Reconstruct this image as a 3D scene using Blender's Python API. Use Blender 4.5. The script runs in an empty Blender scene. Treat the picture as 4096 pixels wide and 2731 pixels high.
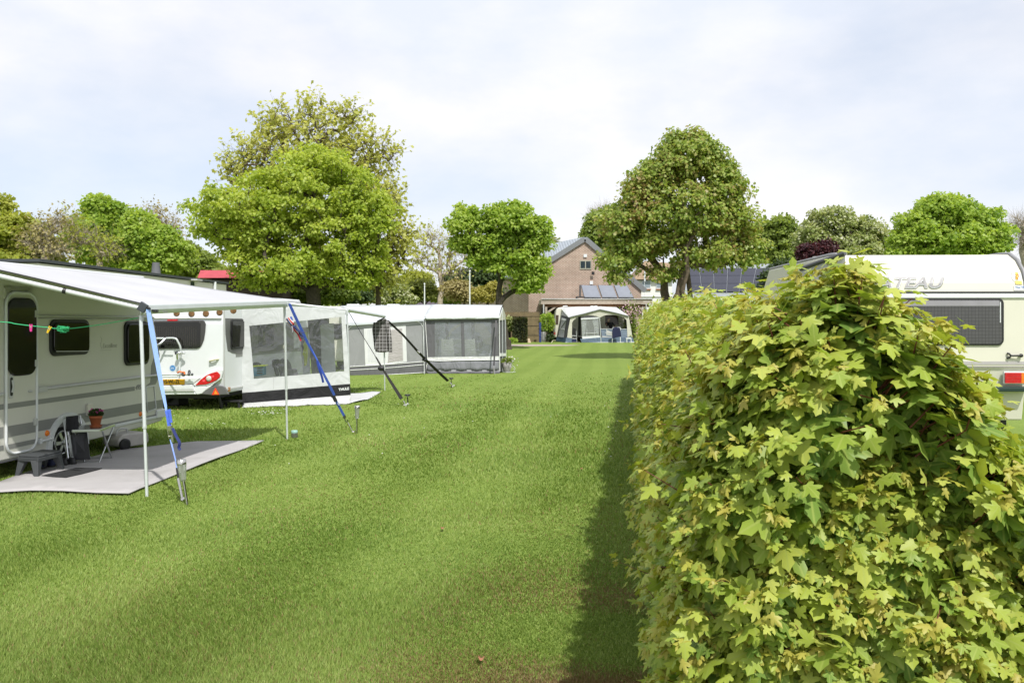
import bpy, bmesh, math, random
import numpy as np
from mathutils import Vector, Matrix
SC = bpy.context.scene
COL = SC.collection
# ---------------------------------------------------------------- camera, sky, sun, exposure
FPX, CX, HZ, EYE = 3306.0, 2048.0, 1295.0, 1.65      # focal length, centre and horizon in photo pixels; eye height in metres
cam_data = bpy.data.cameras.new('camera')
cam = bpy.data.objects.new('camera', cam_data); COL.objects.link(cam)
cam.location = (0, 0, EYE); cam.rotation_euler = (math.pi/2, 0, 0)
cam_data.sensor_width = 36; cam_data.lens = FPX/4096*36
cam_data.shift_y = -(1365.5-HZ)/4096
cam_data.clip_start = 0.05; cam_data.clip_end = 3000
SC.camera = cam
SUN_EL, SUN_AZ = math.radians(55), math.atan2(0.37, -0.93)   # azimuth measured from +Y towards +X
W = bpy.data.worlds.new('World'); SC.world = W; W.use_nodes = True
nt = W.node_tree; nt.nodes.clear()
def wn(t, **k):
    n = nt.nodes.new(t)
    for a, b in k.items(): setattr(n, a, b)
    return n
wo = wn('ShaderNodeOutputWorld'); wmix = wn('ShaderNodeMixShader'); bg1 = wn('ShaderNodeBackground'); bg2 = wn('ShaderNodeBackground')
sky = wn('ShaderNodeTexSky', sky_type='NISHITA', sun_disc=False, sun_elevation=SUN_EL, sun_rotation=SUN_AZ)
sky.air_density = 1.0; sky.dust_density = 1.5; sky.ozone_density = 1.2
nt.links.new(sky.outputs[0], bg1.inputs[0]); bg1.inputs[1].default_value = 0.15
bg2.inputs[0].default_value = (0.90, 0.925, 1.0, 1); bg2.inputs[1].default_value = 0.98
tc = wn('ShaderNodeTexCoord'); mp = wn('ShaderNodeMapping'); mp.inputs['Scale'].default_value = (1.0, 1.0, 2.2); mp.inputs['Location'].default_value = (3.1, 1.7, 0.4)
no = wn('ShaderNodeTexNoise'); no.inputs['Scale'].default_value = 2.2; no.inputs['Detail'].default_value = 6; no.inputs['Roughness'].default_value = 0.52
rp = wn('ShaderNodeValToRGB'); rp.color_ramp.elements[0].position = 0.38; rp.color_ramp.elements[0].color = (.70, .70, .70, 1)
rp.color_ramp.elements[1].position = 0.60; rp.color_ramp.elements[1].color = (1, 1, 1, 1)
nt.links.new(tc.outputs['Generated'], mp.inputs[0]); nt.links.new(mp.outputs[0], no.inputs['Vector'])
nt.links.new(no.outputs[0], rp.inputs[0]); nt.links.new(rp.outputs[0], wmix.inputs[0])
# slow second noise gives the cloud veil its own grey-white tone
no2 = wn('ShaderNodeTexNoise'); no2.inputs['Scale'].default_value = 2.4; no2.inputs['Detail'].default_value = 8; no2.inputs['Roughness'].default_value = 0.55
rp2 = wn('ShaderNodeValToRGB'); rp2.color_ramp.elements[0].position = 0.40; rp2.color_ramp.elements[0].color = (.78, .825, .92, 1)
rp2.color_ramp.elements[1].position = 0.62; rp2.color_ramp.elements[1].color = (.985, .965, .975, 1)
nt.links.new(mp.outputs[0], no2.inputs['Vector']); nt.links.new(no2.outputs[0], rp2.inputs[0]); nt.links.new(rp2.outputs[0], bg2.inputs[0])
nt.links.new(bg1.outputs[0], wmix.inputs[1]); nt.links.new(bg2.outputs[0], wmix.inputs[2]); nt.links.new(wmix.outputs[0], wo.inputs[0])
sl = bpy.data.lights.new('sun', 'SUN'); sl.energy = 4.2; sl.angle = math.radians(0.9); sl.color = (1.0, 0.965, 0.905)
so = bpy.data.objects.new('sun', sl); COL.objects.link(so)
sd = Vector((math.sin(SUN_AZ)*math.cos(SUN_EL), math.cos(SUN_AZ)*math.cos(SUN_EL), math.sin(SUN_EL)))
so.rotation_euler = sd.to_track_quat('Z', 'Y').to_euler(); so.location = (0, 0, 30)
SC.view_settings.view_transform = 'Standard'; SC.view_settings.look = 'None'
SC.view_settings.exposure = 0.18; SC.view_settings.gamma = 1.0
SC.render.engine = 'CYCLES'
SC.cycles.max_bounces = 8; SC.cycles.transparent_max_bounces = 24; SC.cycles.diffuse_bounces = 3

# ---------------------------------------------------------------- helpers
RNG = np.random.default_rng(7)
random.seed(7)
CAM = Vector((0, 0, EYE))
def rise(y):                       # the field rises about 0.3 m towards the far end
    t = np.clip((np.asarray(y, float)-28)/32, 0, 1)
    return 0.3*t*t*(3-2*t)
def P(px, py, D):                  # photo pixel -> world point at distance D
    return Vector(((px-CX)/FPX*D, D, EYE-(py-HZ)/FPX*D))
def G(px, py, dz=0.0):             # photo pixel -> point on the ground
    D = 20.0
    for _ in range(60): D = 0.5*D+0.5*(EYE-float(rise(D)))*FPX/max(py-HZ, 8)
    return Vector(((px-CX)/FPX*D, D, float(rise(D))+dz))
class Frame:                       # a vertical plane: x to the viewer's right, y into it, z up
    def __init__(s, o, rot):
        s.o = Vector(o); s.r = rot
        s.m = Matrix.Translation(s.o) @ Matrix.Rotation(rot, 4, 'Z')
    def pix(s, px, py, y=0.0):
        d = Vector(((px-CX)/FPX, 1, -(py-HZ)/FPX))
        n = s.m.to_3x3() @ Vector((0, 1, 0)); o = s.m @ Vector((0, y, 0))
        t = (o-CAM).dot(n)/d.dot(n)
        q = s.m.inverted() @ (CAM+d*t)
        return (q.x, q.z)
    def w(s, x, y, z): return s.m @ Vector((x, y, z))
def wmat(o):
    m = o.matrix_basis.copy()
    while o.parent: o = o.parent; m = o.matrix_basis @ m
    return m
def tag(o, label, cat, group=None, kind=None):
    if label: o['label'] = label
    if cat: o['category'] = cat
    if group: o['group'] = group
    if kind: o['kind'] = kind
    return o
def thing(name, loc, rot=0.0, label=None, cat=None, group=None):
    o = bpy.data.objects.new(name, None); COL.objects.link(o); o.empty_display_size = 0.2
    o.location = loc; o.rotation_euler = (0, 0, rot)
    return tag(o, label, cat, group)
def link_mesh(name, me, mats, parent):
    o = bpy.data.objects.new(name, me); COL.objects.link(o)
    for m in (mats if isinstance(mats, (list, tuple)) else [mats]): me.materials.append(m)
    if parent is not None:
        me.transform(wmat(parent).inverted()); o.parent = parent
    return o
def copy_tree(o, parent=None):
    c = o.copy(); COL.objects.link(c)
    if parent is not None: c.parent = parent
    for ch in o.children: copy_tree(ch, c)
    return c
class MB:                          # collects shapes (world coordinates), builds ONE mesh object
    def __init__(s): s.v = []; s.f = []; s.mi = []; s.sm = []
    def add(s, vs, fs, mi=0, sm=False):
        b = len(s.v); s.v += [tuple(v) for v in vs]
        for f in fs: s.f.append(tuple(b+i for i in f)); s.mi.append(mi); s.sm.append(sm)
        return s
    def hexa(s, p, mi=0):          # 8 points: bottom 0-3 ccw, top 4-7
        return s.add(p, [(3, 2, 1, 0), (4, 5, 6, 7), (0, 1, 5, 4), (1, 2, 6, 5), (2, 3, 7, 6), (3, 0, 4, 7)], mi)
    def box(s, c, d, m=None, mi=0):
        x, y, z = d[0]/2, d[1]/2, d[2]/2; c = Vector(c)
        p = [Vector(q)+c for q in [(-x, -y, -z), (x, -y, -z), (x, y, -z), (-x, y, -z), (-x, -y, z), (x, -y, z), (x, y, z), (-x, y, z)]]
        if m is not None: p = [m @ q for q in p]
        return s.hexa(p, mi)
    def tube(s, pts, r, n=8, mi=0, caps=True, sm=True):
        pts = [Vector(p) for p in pts]; k = len(pts)
        rr = list(r) if isinstance(r, (list, tuple, np.ndarray)) else [r]*k
        vs, fs = [], []; prev = None
        for i, p in enumerate(pts):
            t = (pts[min(i+1, k-1)]-pts[max(i-1, 0)])
            t = t.normalized() if t.length > 1e-9 else Vector((0, 0, 1))
            if prev is None:
                a = Vector((0, 0, 1)) if abs(t.z) < 0.9 else Vector((1, 0, 0)); u = t.cross(a).normalized()
            else:
                u = prev-t*prev.dot(t)
                u = u.normalized() if u.length > 1e-6 else t.orthogonal().normalized()
            prev = u; w = t.cross(u)
            for j in range(n):
                a = 2*math.pi*j/n; vs.append(p+(u*math.cos(a)+w*math.sin(a))*rr[i])
        for i in range(k-1):
            for j in range(n):
                fs.append((i*n+j, i*n+(j+1) % n, (i+1)*n+(j+1) % n, (i+1)*n+j))
        s.add(vs, fs, mi, sm)
        if caps: s.add(vs[:n], [tuple(range(n))[::-1]], mi); s.add(vs[-n:], [tuple(range(n))], mi)
        return s
    def lathe(s, c, prof, n=16, mi=0, axis=None, sm=True):   # prof: (radius, height) along axis from c
        c = Vector(c); ax = Vector(axis).normalized() if axis is not None else Vector((0, 0, 1))
        pts = [c+ax*h for _, h in prof]
        vs, fs = [], []; u = ax.orthogonal().normalized(); w = ax.cross(u)
        for (r, h), p in zip(prof, pts):
            for j in range(n):
                a = 2*math.pi*j/n; vs.append(p+(u*math.cos(a)+w*math.sin(a))*max(r, 1e-4))
        for i in range(len(prof)-1):
            for j in range(n): fs.append((i*n+j, i*n+(j+1) % n, (i+1)*n+(j+1) % n, (i+1)*n+j))
        s.add(vs, fs, mi, sm)
        s.add(vs[:n], [tuple(range(n))[::-1]], mi); s.add(vs[-n:], [tuple(range(n))], mi)
        return s
    def prism(s, pts, d, mi=0):    # polygon of world points pushed along vector d
        pts = [Vector(p) for p in pts]; d = Vector(d); n = len(pts)
        vs = pts+[p+d for p in pts]
        nv = Vector((0, 0, 0))
        for i in range(n): nv += pts[i].cross(pts[(i+1) % n])
        a, b = tuple(range(n)), tuple(range(n, 2*n))
        if nv.dot(d) > 0: fs = [a[::-1], b]+[(i, (i+1) % n, n+(i+1) % n, n+i) for i in range(n)]
        else: fs = [a, b[::-1]]+[((i+1) % n, i, n+i, n+(i+1) % n) for i in range(n)]
        return s.add(vs, fs, mi)
    def fpoly(s, F, p2, y0, y1, mi=0):   # polygon (x, z) in frame F, from depth y0 (front) to y1
        return s.prism([F.w(x, y0, z) for x, z in p2], (F.m.to_3x3() @ Vector((0, y1-y0, 0))), mi)
    def ffpix(s, F, pp, y0, y1, mi=0):   # the same, polygon given in photo pixels
        return s.fpoly(F, [F.pix(a, b, y0) for a, b in pp], y0, y1, mi)
    def fbox(s, F, x0, x1, z0, z1, y0, y1, mi=0):
        return s.fpoly(F, [(x0, z0), (x1, z0), (x1, z1), (x0, z1)], y0, y1, mi)
    def ppoly(s, pp, D, th, mi=0):       # polygon in photo pixels standing at distance D (front), thickness th away from the viewer
        return s.prism([P(a, b, D) for a, b in pp], (0, th, 0), mi)
    def grid(s, fn, nu, nv, mi=0, sm=True):
        vs = [fn(i/(nu-1), j/(nv-1)) for j in range(nv) for i in range(nu)]
        return s.add(vs, [(j*nu+i, j*nu+i+1, (j+1)*nu+i+1, (j+1)*nu+i) for j in range(nv-1) for i in range(nu-1)], mi, sm)
    def sheet(s, fn, nu, nv, d, mi=0):   # a cloth: grid with a back side at offset d
        d = Vector(d)
        vs = [Vector(fn(i/(nu-1), j/(nv-1))) for j in range(nv) for i in range(nu)]; N = len(vs)
        fs = []
        for j in range(nv-1):
            for i in range(nu-1):
                a, b, c, e = j*nu+i, j*nu+i+1, (j+1)*nu+i+1, (j+1)*nu+i
                fs += [(a, b, c, e), (N+e, N+c, N+b, N+a)]
        rim = [i for i in range(nu)]+[j*nu+nu-1 for j in range(1, nv)]+[(nv-1)*nu+i for i in range(nu-2, -1, -1)]+[j*nu for j in range(nv-2, 0, -1)]
        for k in range(len(rim)):
            a, b = rim[k], rim[(k+1) % len(rim)]; fs.append((b, a, N+a, N+b))
        return s.add(vs+[v+d for v in vs], fs, mi, True)
    def ball(s, c, r, n=10, mi=0, m=None):
        c = Vector(c); r = r if isinstance(r, (tuple, list)) else (r, r, r); vs, fs = [], []
        for i in range(n+1):
            th = math.pi*i/n
            for j in range(n*2):
                ph = math.pi*j/n; q = Vector((r[0]*math.sin(th)*math.cos(ph), r[1]*math.sin(th)*math.sin(ph), r[2]*math.cos(th)))
                vs.append(c+(m @ q if m is not None else q))
        for i in range(n):
            for j in range(n*2): fs.append((i*n*2+j, i*n*2+(j+1) % (n*2), (i+1)*n*2+(j+1) % (n*2), (i+1)*n*2+j)[::-1])
        return s.add(vs, fs, mi, True)
    def ribbon(s, pts, wdt, th=0.003, side=None, mi=0):  # flat strap along pts; side = width direction(s)
        pts = [Vector(p) for p in pts]; k = len(pts)
        ws = wdt if isinstance(wdt, (list, tuple)) else [wdt]*k
        sd_ = side if isinstance(side, list) else [side]*k
        vs, fs = [], []
        for i, p in enumerate(pts):
            t = (pts[min(i+1, k-1)]-pts[max(i-1, 0)]).normalized()
            a = Vector(sd_[i]) if sd_[i] is not None else Vector((1, 0, 0))
            a = (a-t*a.dot(t)).normalized()*ws[i]/2; nn = t.cross(a).normalized()*th/2
            vs += [p-a-nn, p+a-nn, p+a+nn, p-a+nn]
        for i in range(k-1):
            b = i*4
            for j in range(4): fs.append((b+j, b+(j+1) % 4, b+4+(j+1) % 4, b+4+j))
        fs += [(3, 2, 1, 0), tuple(len(vs)-4+i for i in range(4))]
        return s.add(vs, fs, mi)
    def build(s, name, mats, parent=None, bevel=0.0, label=None, seg=2, recalc=True):
        me = bpy.data.meshes.new(name); me.from_pydata(s.v, [], s.f)
        me.polygons.foreach_set('material_index', s.mi); me.polygons.foreach_set('use_smooth', s.sm); me.update()
        if recalc or bevel:
            bm = bmesh.new(); bm.from_mesh(me)
            if recalc: bmesh.ops.recalc_face_normals(bm, faces=bm.faces)
            if bevel:
                es = [e for e in bm.edges if len(e.link_faces) == 2 and e.calc_face_angle(0) > 0.6]
                bmesh.ops.bevel(bm, geom=es, offset=bevel, segments=seg, affect='EDGES', profile=0.5, clamp_overlap=True)
            bm.to_mesh(me); bm.free()
        o = link_mesh(name, me, mats, parent)
        if label: o['label'] = label
        return o
def rrect(x0, x1, z0, z1, r, n=5):
    out = []
    for cx_, cz_, a0 in ((x1-r, z1-r, 0), (x0+r, z1-r, 90), (x0+r, z0+r, 180), (x1-r, z0+r, 270)):
        for i in range(n+1):
            a = math.radians(a0+90*i/n); out.append((cx_+r*math.cos(a), cz_+r*math.sin(a)))
    return out
def smooth_line(pts, k=8):         # Catmull-Rom through points
    pts = [Vector(p) for p in pts]; q = [pts[0]]+pts+[pts[-1]]; out = []
    for i in range(1, len(q)-2):
        for j in range(k):
            t = j/k; a, b, c, d = q[i-1], q[i], q[i+1], q[i+2]
            out.append(0.5*((2*b)+(c-a)*t+(2*a-5*b+4*c-d)*t*t+(3*b-a-3*c+d)*t**3))
    return out+[pts[-1]]
def text_mesh(name, txt, size, mat, parent, F, x, z, y, extr=0.0015, shear=0.0, bold=0.0, align='LEFT', rot=0.0, sx=1.0):
    cu = bpy.data.curves.new(name, 'FONT'); cu.body = txt; cu.size = size; cu.extrude = extr; cu.shear = shear; cu.offset = bold; cu.align_x = align
    t = bpy.data.objects.new(name, cu); COL.objects.link(t)
    me = bpy.data.meshes.new_from_object(t.evaluated_get(bpy.context.evaluated_depsgraph_get()))
    bpy.data.objects.remove(t); bpy.data.curves.remove(cu)
    me.transform(Matrix.Diagonal((sx, 1, 1, 1)))
    me.transform(F.m @ Matrix.Translation((x, y, z)) @ Matrix.Rotation(math.pi/2, 4, 'X') @ Matrix.Rotation(rot, 4, 'Z'))
    me.materials.clear()
    return link_mesh(name, me, mat, parent)
def np_mesh(name, verts, faces, mats, parent=None, midx=None, uv=None, smooth=False):
    verts = np.asarray(verts, np.float32); faces = np.asarray(faces, np.int32)
    if parent is not None:
        M = np.array(wmat(parent).inverted(), np.float32); verts = verts @ M[:3, :3].T+M[:3, 3]
    n, k = faces.shape
    me = bpy.data.meshes.new(name); me.vertices.add(len(verts)); me.vertices.foreach_set('co', verts.ravel())
    me.loops.add(n*k); me.loops.foreach_set('vertex_index', faces.ravel())
    me.polygons.add(n); me.polygons.foreach_set('loop_start', np.arange(0, n*k, k, dtype=np.int32))
    if midx is not None: me.polygons.foreach_set('material_index', np.asarray(midx, np.int32))
    if smooth: me.polygons.foreach_set('use_smooth', np.ones(n, bool))
    if uv is not None:
        l = me.uv_layers.new(name='leaf'); l.data.foreach_set('uv', np.asarray(uv, np.float32)[faces.ravel()].ravel())
    me.update(calc_edges=True)
    o = bpy.data.objects.new(name, me); COL.objects.link(o)
    for m in (mats if isinstance(mats, (list, tuple)) else [mats]): me.materials.append(m)
    if parent is not None: o.parent = parent
    return o

# ---------------------------------------------------------------- materials
MATS = {}
def mat(name, col, rough=0.5, metal=0.0, var=0.06, scale=6.0, bump=0.0, bscale=40.0, spec=0.5, dirt=None, dscale=2.0, damt=0.3):
    if name in MATS: return MATS[name]
    m = bpy.data.materials.new(name); m.use_nodes = True; t = m.node_tree; b = t.nodes['Principled BSDF']
    b.inputs['Roughness'].default_value = rough; b.inputs['Metallic'].default_value = metal; b.inputs['Specular IOR Level'].default_value = spec
    c = t.nodes.new('ShaderNodeTexCoord'); n = t.nodes.new('ShaderNodeTexNoise'); n.inputs['Scale'].default_value = scale; n.inputs['Detail'].default_value = 5
    t.links.new(c.outputs['Object'], n.inputs['Vector'])
    r = t.nodes.new('ShaderNodeValToRGB'); k0, k1 = 1-var, 1+var
    r.color_ramp.elements[0].position = 0.3; r.color_ramp.elements[0].color = (col[0]*k0, col[1]*k0, col[2]*k0, 1)
    r.color_ramp.elements[1].position = 0.7; r.color_ramp.elements[1].color = (min(1, col[0]*k1), min(1, col[1]*k1), min(1, col[2]*k1), 1)
    t.links.new(n.outputs[0], r.inputs[0]); out = r.outputs[0]
    if dirt is not None:
        n2 = t.nodes.new('ShaderNodeTexNoise'); n2.inputs['Scale'].default_value = dscale; n2.inputs['Detail'].default_value = 8; n2.inputs['Roughness'].default_value = .65
        t.links.new(c.outputs['Object'], n2.inputs['Vector'])
        r2 = t.nodes.new('ShaderNodeValToRGB'); r2.color_ramp.elements[0].position = .45; r2.color_ramp.elements[1].position = .75
        r2.color_ramp.elements[0].color = (0, 0, 0, 1); r2.color_ramp.elements[1].color = (damt, damt, damt, 1)
        mx = t.nodes.new('ShaderNodeMixRGB'); t.links.new(n2.outputs[0], r2.inputs[0]); t.links.new(r2.outputs[0], mx.inputs[0])
        t.links.new(out, mx.inputs[1]); mx.inputs[2].default_value = (*dirt, 1); out = mx.outputs[0]
    t.links.new(out, b.inputs['Base Color'])
    if bump:
        nb = t.nodes.new('ShaderNodeTexNoise'); nb.inputs['Scale'].default_value = bscale; nb.inputs['Detail'].default_value = 4
        t.links.new(c.outputs['Object'], nb.inputs['Vector'])
        bp = t.nodes.new('ShaderNodeBump'); bp.inputs['Strength'].default_value = bump; bp.inputs['Distance'].default_value = 0.02
        t.links.new(nb.outputs[0], bp.inputs['Height']); t.links.new(bp.outputs[0], b.inputs['Normal'])
    MATS[name] = m; return m
def cloth(name, col, trans=0.2, wr=0.35, wscale=3.0, var=0.05, stretch=(1, 1, 1)):     # tent cloth: wrinkles, some light shows through
    if name in MATS: return MATS[name]
    m = mat(name, col, 0.75, 0, var, 2.0, 0, 1, 0.25); t = m.node_tree; b = t.nodes['Principled BSDF']
    c = t.nodes.new('ShaderNodeTexCoord'); mpn = t.nodes.new('ShaderNodeMapping'); mpn.inputs['Scale'].default_value = stretch
    n = t.nodes.new('ShaderNodeTexNoise'); n.inputs['Scale'].default_value = wscale; n.inputs['Detail'].default_value = 3
    n.inputs['Distortion'].default_value = 1.2
    t.links.new(c.outputs['Object'], mpn.inputs[0]); t.links.new(mpn.outputs[0], n.inputs['Vector'])
    bp = t.nodes.new('ShaderNodeBump'); bp.inputs['Strength'].default_value = wr; bp.inputs['Distance'].default_value = 0.08
    t.links.new(n.outputs[0], bp.inputs['Height']); t.links.new(bp.outputs[0], b.inputs['Normal'])
    if trans > 0:
        tr = t.nodes.new('ShaderNodeBsdfTranslucent'); tr.inputs[0].default_value = (*[min(1, x*1.05) for x in col], 1)
        mx = t.nodes.new('ShaderNodeMixShader'); mx.inputs[0].default_value = trans
        o = t.nodes['Material Output']; t.links.new(b.outputs[0], mx.inputs[1]); t.links.new(tr.outputs[0], mx.inputs[2]); t.links.new(mx.outputs[0], o.inputs[0])
    return m
def clear_film(name, tint=(.9, .92, .95), refl=0.12, veil=0.12, veilcol=(.55, .58, .6)):           # clear tent window / glass
    if name in MATS: return MATS[name]
    m = bpy.data.materials.new(name); m.use_nodes = True; t = m.node_tree; t.nodes.clear()
    o = t.nodes.new('ShaderNodeOutputMaterial'); tr = t.nodes.new('ShaderNodeBsdfTransparent'); tr.inputs[0].default_value = (*tint, 1)
    gl = t.nodes.new('ShaderNodeBsdfGlossy'); gl.inputs['Roughness'].default_value = 0.06
    c = t.nodes.new('ShaderNodeTexCoord'); n = t.nodes.new('ShaderNodeTexNoise'); n.inputs['Scale'].default_value = 2.5; n.inputs['Distortion'].default_value = 1.5
    bp = t.nodes.new('ShaderNodeBump'); bp.inputs['Strength'].default_value = .25; bp.inputs['Distance'].default_value = .1
    t.links.new(c.outputs['Object'], n.inputs['Vector']); t.links.new(n.outputs[0], bp.inputs['Height']); t.links.new(bp.outputs[0], gl.inputs['Normal'])
    df = t.nodes.new('ShaderNodeBsdfDiffuse'); df.inputs[0].default_value = (*veilcol, 1)
    lw = t.nodes.new('ShaderNodeLayerWeight'); lw.inputs[0].default_value = 0.3
    ad = t.nodes.new('ShaderNodeMath'); ad.operation = 'MULTIPLY_ADD'; ad.inputs[1].default_value = 0.6; ad.inputs[2].default_value = refl
    t.links.new(lw.outputs['Fresnel'], ad.inputs[0])
    m1 = t.nodes.new('ShaderNodeMixShader'); m1.inputs[0].default_value = veil; t.links.new(tr.outputs[0], m1.inputs[1]); t.links.new(df.outputs[0], m1.inputs[2])
    m2 = t.nodes.new('ShaderNodeMixShader'); t.links.new(ad.outputs[0], m2.inputs[0]); t.links.new(m1.outputs[0], m2.inputs[1]); t.links.new(gl.outputs[0], m2.inputs[2])
    t.links.new(m2.outputs[0], o.inputs[0]); MATS[name] = m; return m
def leaf_mat(name, cols, trans=0.35, rough=0.45, tcol=None, veins=False, patch=1.0, spec=0.35):   # cols: ramp picked at random per leaf
    if name in MATS: return MATS[name]
    m = bpy.data.materials.new(name); m.use_nodes = True; t = m.node_tree; b = t.nodes['Principled BSDF']
    b.inputs['Roughness'].default_value = rough; b.inputs['Specular IOR Level'].default_value = spec
    g = t.nodes.new('ShaderNodeNewGeometry'); r = t.nodes.new('ShaderNodeValToRGB'); r.color_ramp.interpolation = 'LINEAR'
    els = r.color_ramp.elements; els[0].position = 0; els[0].color = (*cols[0], 1); els[1].position = 1; els[1].color = (*cols[-1], 1)
    for i, c in enumerate(cols[1:-1]): e = els.new((i+1)/(len(cols)-1)); e.color = (*c, 1)
    # clump-scale variation shifts the ramp so neighbouring leaves share a tone
    c = t.nodes.new('ShaderNodeTexCoord'); n = t.nodes.new('ShaderNodeTexNoise'); n.inputs['Scale'].default_value = patch; n.inputs['Detail'].default_value = 2
    t.links.new(c.outputs['Object'], n.inputs['Vector'])
    a = t.nodes.new('ShaderNodeMath'); a.operation = 'MULTIPLY_ADD'; a.inputs[1].default_value = 1.3; a.inputs[2].default_value = -0.65
    t.links.new(n.outputs[0], a.inputs[0])
    s = t.nodes.new('ShaderNodeMath'); s.operation = 'MULTIPLY_ADD'; s.inputs[1].default_value = 0.8; s.inputs[2].default_value = 0.1
    t.links.new(g.outputs['Random Per Island'], s.inputs[0])
    ad = t.nodes.new('ShaderNodeMath'); ad.operation = 'ADD'; ad.use_clamp = True; t.links.new(a.outputs[0], ad.inputs[0]); t.links.new(s.outputs[0], ad.inputs[1])
    t.links.new(ad.outputs[0], r.inputs[0]); out = r.outputs[0]
    if veins:
        uvn = t.nodes.new('ShaderNodeUVMap'); uvn.uv_map = 'leaf'; sp = t.nodes.new('ShaderNodeSeparateXYZ'); t.links.new(uvn.outputs[0], sp.inputs[0])
        def mth(op, x, y=None):
            q = t.nodes.new('ShaderNodeMath'); q.operation = op
            for i, z in enumerate((x, y)):
                if z is None: continue
                if isinstance(z, float): q.inputs[i].default_value = z
                else: t.links.new(z, q.inputs[i])
            return q.outputs[0]
        ax = mth('ABSOLUTE', sp.outputs[0]); y = sp.outputs[1]; best = ax
        for ang in (47, 82):
            dd = mth('ABSOLUTE', mth('SUBTRACT', mth('MULTIPLY', ax, math.cos(math.radians(ang))), mth('MULTIPLY', y, math.sin(math.radians(ang)))))
            best = mth('MINIMUM', best, dd)
        mr = t.nodes.new('ShaderNodeMapRange'); mr.inputs[1].default_value = 0.008; mr.inputs[2].default_value = 0.05; mr.inputs[3].default_value = 0.55; mr.inputs[4].default_value = 0.0
        t.links.new(best, mr.inputs[0])
        mx = t.nodes.new('ShaderNodeMixRGB'); t.links.new(mr.outputs[0], mx.inputs[0]); t.links.new(out, mx.inputs[1]); mx.inputs[2].default_value = (.38, .44, .12, 1); out = mx.outputs[0]
        # third uv-like cue: distance from the blade's centre reddens the rim
        ln = t.nodes.new('ShaderNodeVectorMath'); ln.operation = 'LENGTH'; sb = t.nodes.new('ShaderNodeVectorMath'); sb.operation = 'SUBTRACT'; sb.inputs[1].default_value = (0, .42, 0)
        t.links.new(uvn.outputs[0], sb.inputs[0]); t.links.new(sb.outputs[0], ln.inputs[0])
        m2 = t.nodes.new('ShaderNodeMapRange'); m2.inputs[1].default_value = .50; m2.inputs[2].default_value = .64; m2.inputs[3].default_value = 0; m2.inputs[4].default_value = .3
        t.links.new(ln.outputs['Value'], m2.inputs[0])
        mx2 = t.nodes.new('ShaderNodeMixRGB'); t.links.new(m2.outputs[0], mx2.inputs[0]); t.links.new(out, mx2.inputs[1]); mx2.inputs[2].default_value = (.20, .10, .03, 1); out = mx2.outputs[0]
    t.links.new(out, b.inputs['Base Color'])
    tr = t.nodes.new('ShaderNodeBsdfTranslucent')
    hs = t.nodes.new('ShaderNodeMixRGB'); hs.blend_type = 'MULTIPLY'; hs.inputs[0].default_value = 1; hs.inputs[2].default_value = (*(tcol or (1.5, 1.45, .7)), 1)
    t.links.new(out, hs.inputs[1]); t.links.new(hs.outputs[0], tr.inputs[0])
    mxs = t.nodes.new('ShaderNodeMixShader'); mxs.inputs[0].default_value = trans
    o = t.nodes['Material Output']; t.links.new(b.outputs[0], mxs.inputs[1]); t.links.new(tr.outputs[0], mxs.inputs[2]); t.links.new(mxs.outputs[0], o.inputs[0])
    MATS[name] = m; return m
# ---------------------------------------------------------------- shared materials
WHITE = mat('white_paint', (.70, .725, .745), .28, 0, .02, 3, dirt=(.55, .55, .5), dscale=1.2, damt=.12)
CREAM = mat('caravan_cream', (.61, .61, .55), .35, 0, .02, 3, .06, 160, dirt=(.5, .5, .42), dscale=1.1, damt=.15)
CREAM2 = mat('caravan_ivory', (.66, .645, .555), .35, 0, .02, 3, .06, 120, dirt=(.55, .54, .45), dscale=1.0, damt=.15)
LGREY = mat('light_grey_plastic', (.5, .51, .5), .4, 0, .05, 5)
GREY = mat('grey_stripe', (.23, .235, .225), .4, 0, .04, 5)
DGREY = mat('dark_grey', (.07, .072, .078), .5, 0, .1, 8)
BLACK = mat('black_plastic', (.014, .014, .016), .45, 0, .2, 9)
RUBBER = mat('black_rubber', (.02, .02, .02), .8, 0, .2, 12)
ACRYL = mat('dark_acrylic', (.012, .012, .010), .08, 0, .2, 3)
ALU = mat('aluminium', (.66, .68, .69), .3, 1.0, .05, 20)
ALUW = mat('painted_aluminium', (.62, .66, .66), .35, 0.25, .04, 10, dirt=(.45, .47, .46), dscale=4, damt=.2)
STEEL = mat('stainless_steel', (.6, .58, .54), .22, 1.0, .06, 15)
REDL = mat('red_lens', (.55, .012, .018), .15, 0, .15, 40)
ORANGE = mat('orange_lens', (.85, .22, .02), .2, 0, .1, 40)
GLASSL = clear_film('lamp_glass', (.9, .93, .92), .18, .35, (.6, .62, .6))
BLUE = mat('blue_webbing', (.06, .13, .58), .7, 0, .15, 60)
LBLUE = mat('light_blue_webbing', (.27, .42, .80), .7, 0, .08, 60)
NAVY = mat('navy_cloth', (.012, .016, .055), .9, 0, .2, 20)
TERRA = mat('terracotta', (.36, .10, .035), .8, 0, .15, 25)
WOODG = mat('weathered_wood', (.40, .34, .28), .75, 0, .15, 6, .2, 30)
WOODB = mat('brown_timber', (.17, .085, .04), .75, 0, .2, 6, .2, 30)
YELLOW = mat('yellow_plate', (.80, .42, .01), .35, 0, .03, 10)
BARK = mat('bark', (.10, .075, .05), .9, 0, .35, 9, .6, 25)
BARKD = mat('dark_bark', (.055, .045, .033), .9, 0, .35, 9, .6, 25)
BARKL = mat('pale_bark', (.37, .32, .25), .9, 0, .25, 9, .4, 25)
SOIL = mat('soil', (.09, .06, .035), .95, 0, .3, 8)

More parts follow.
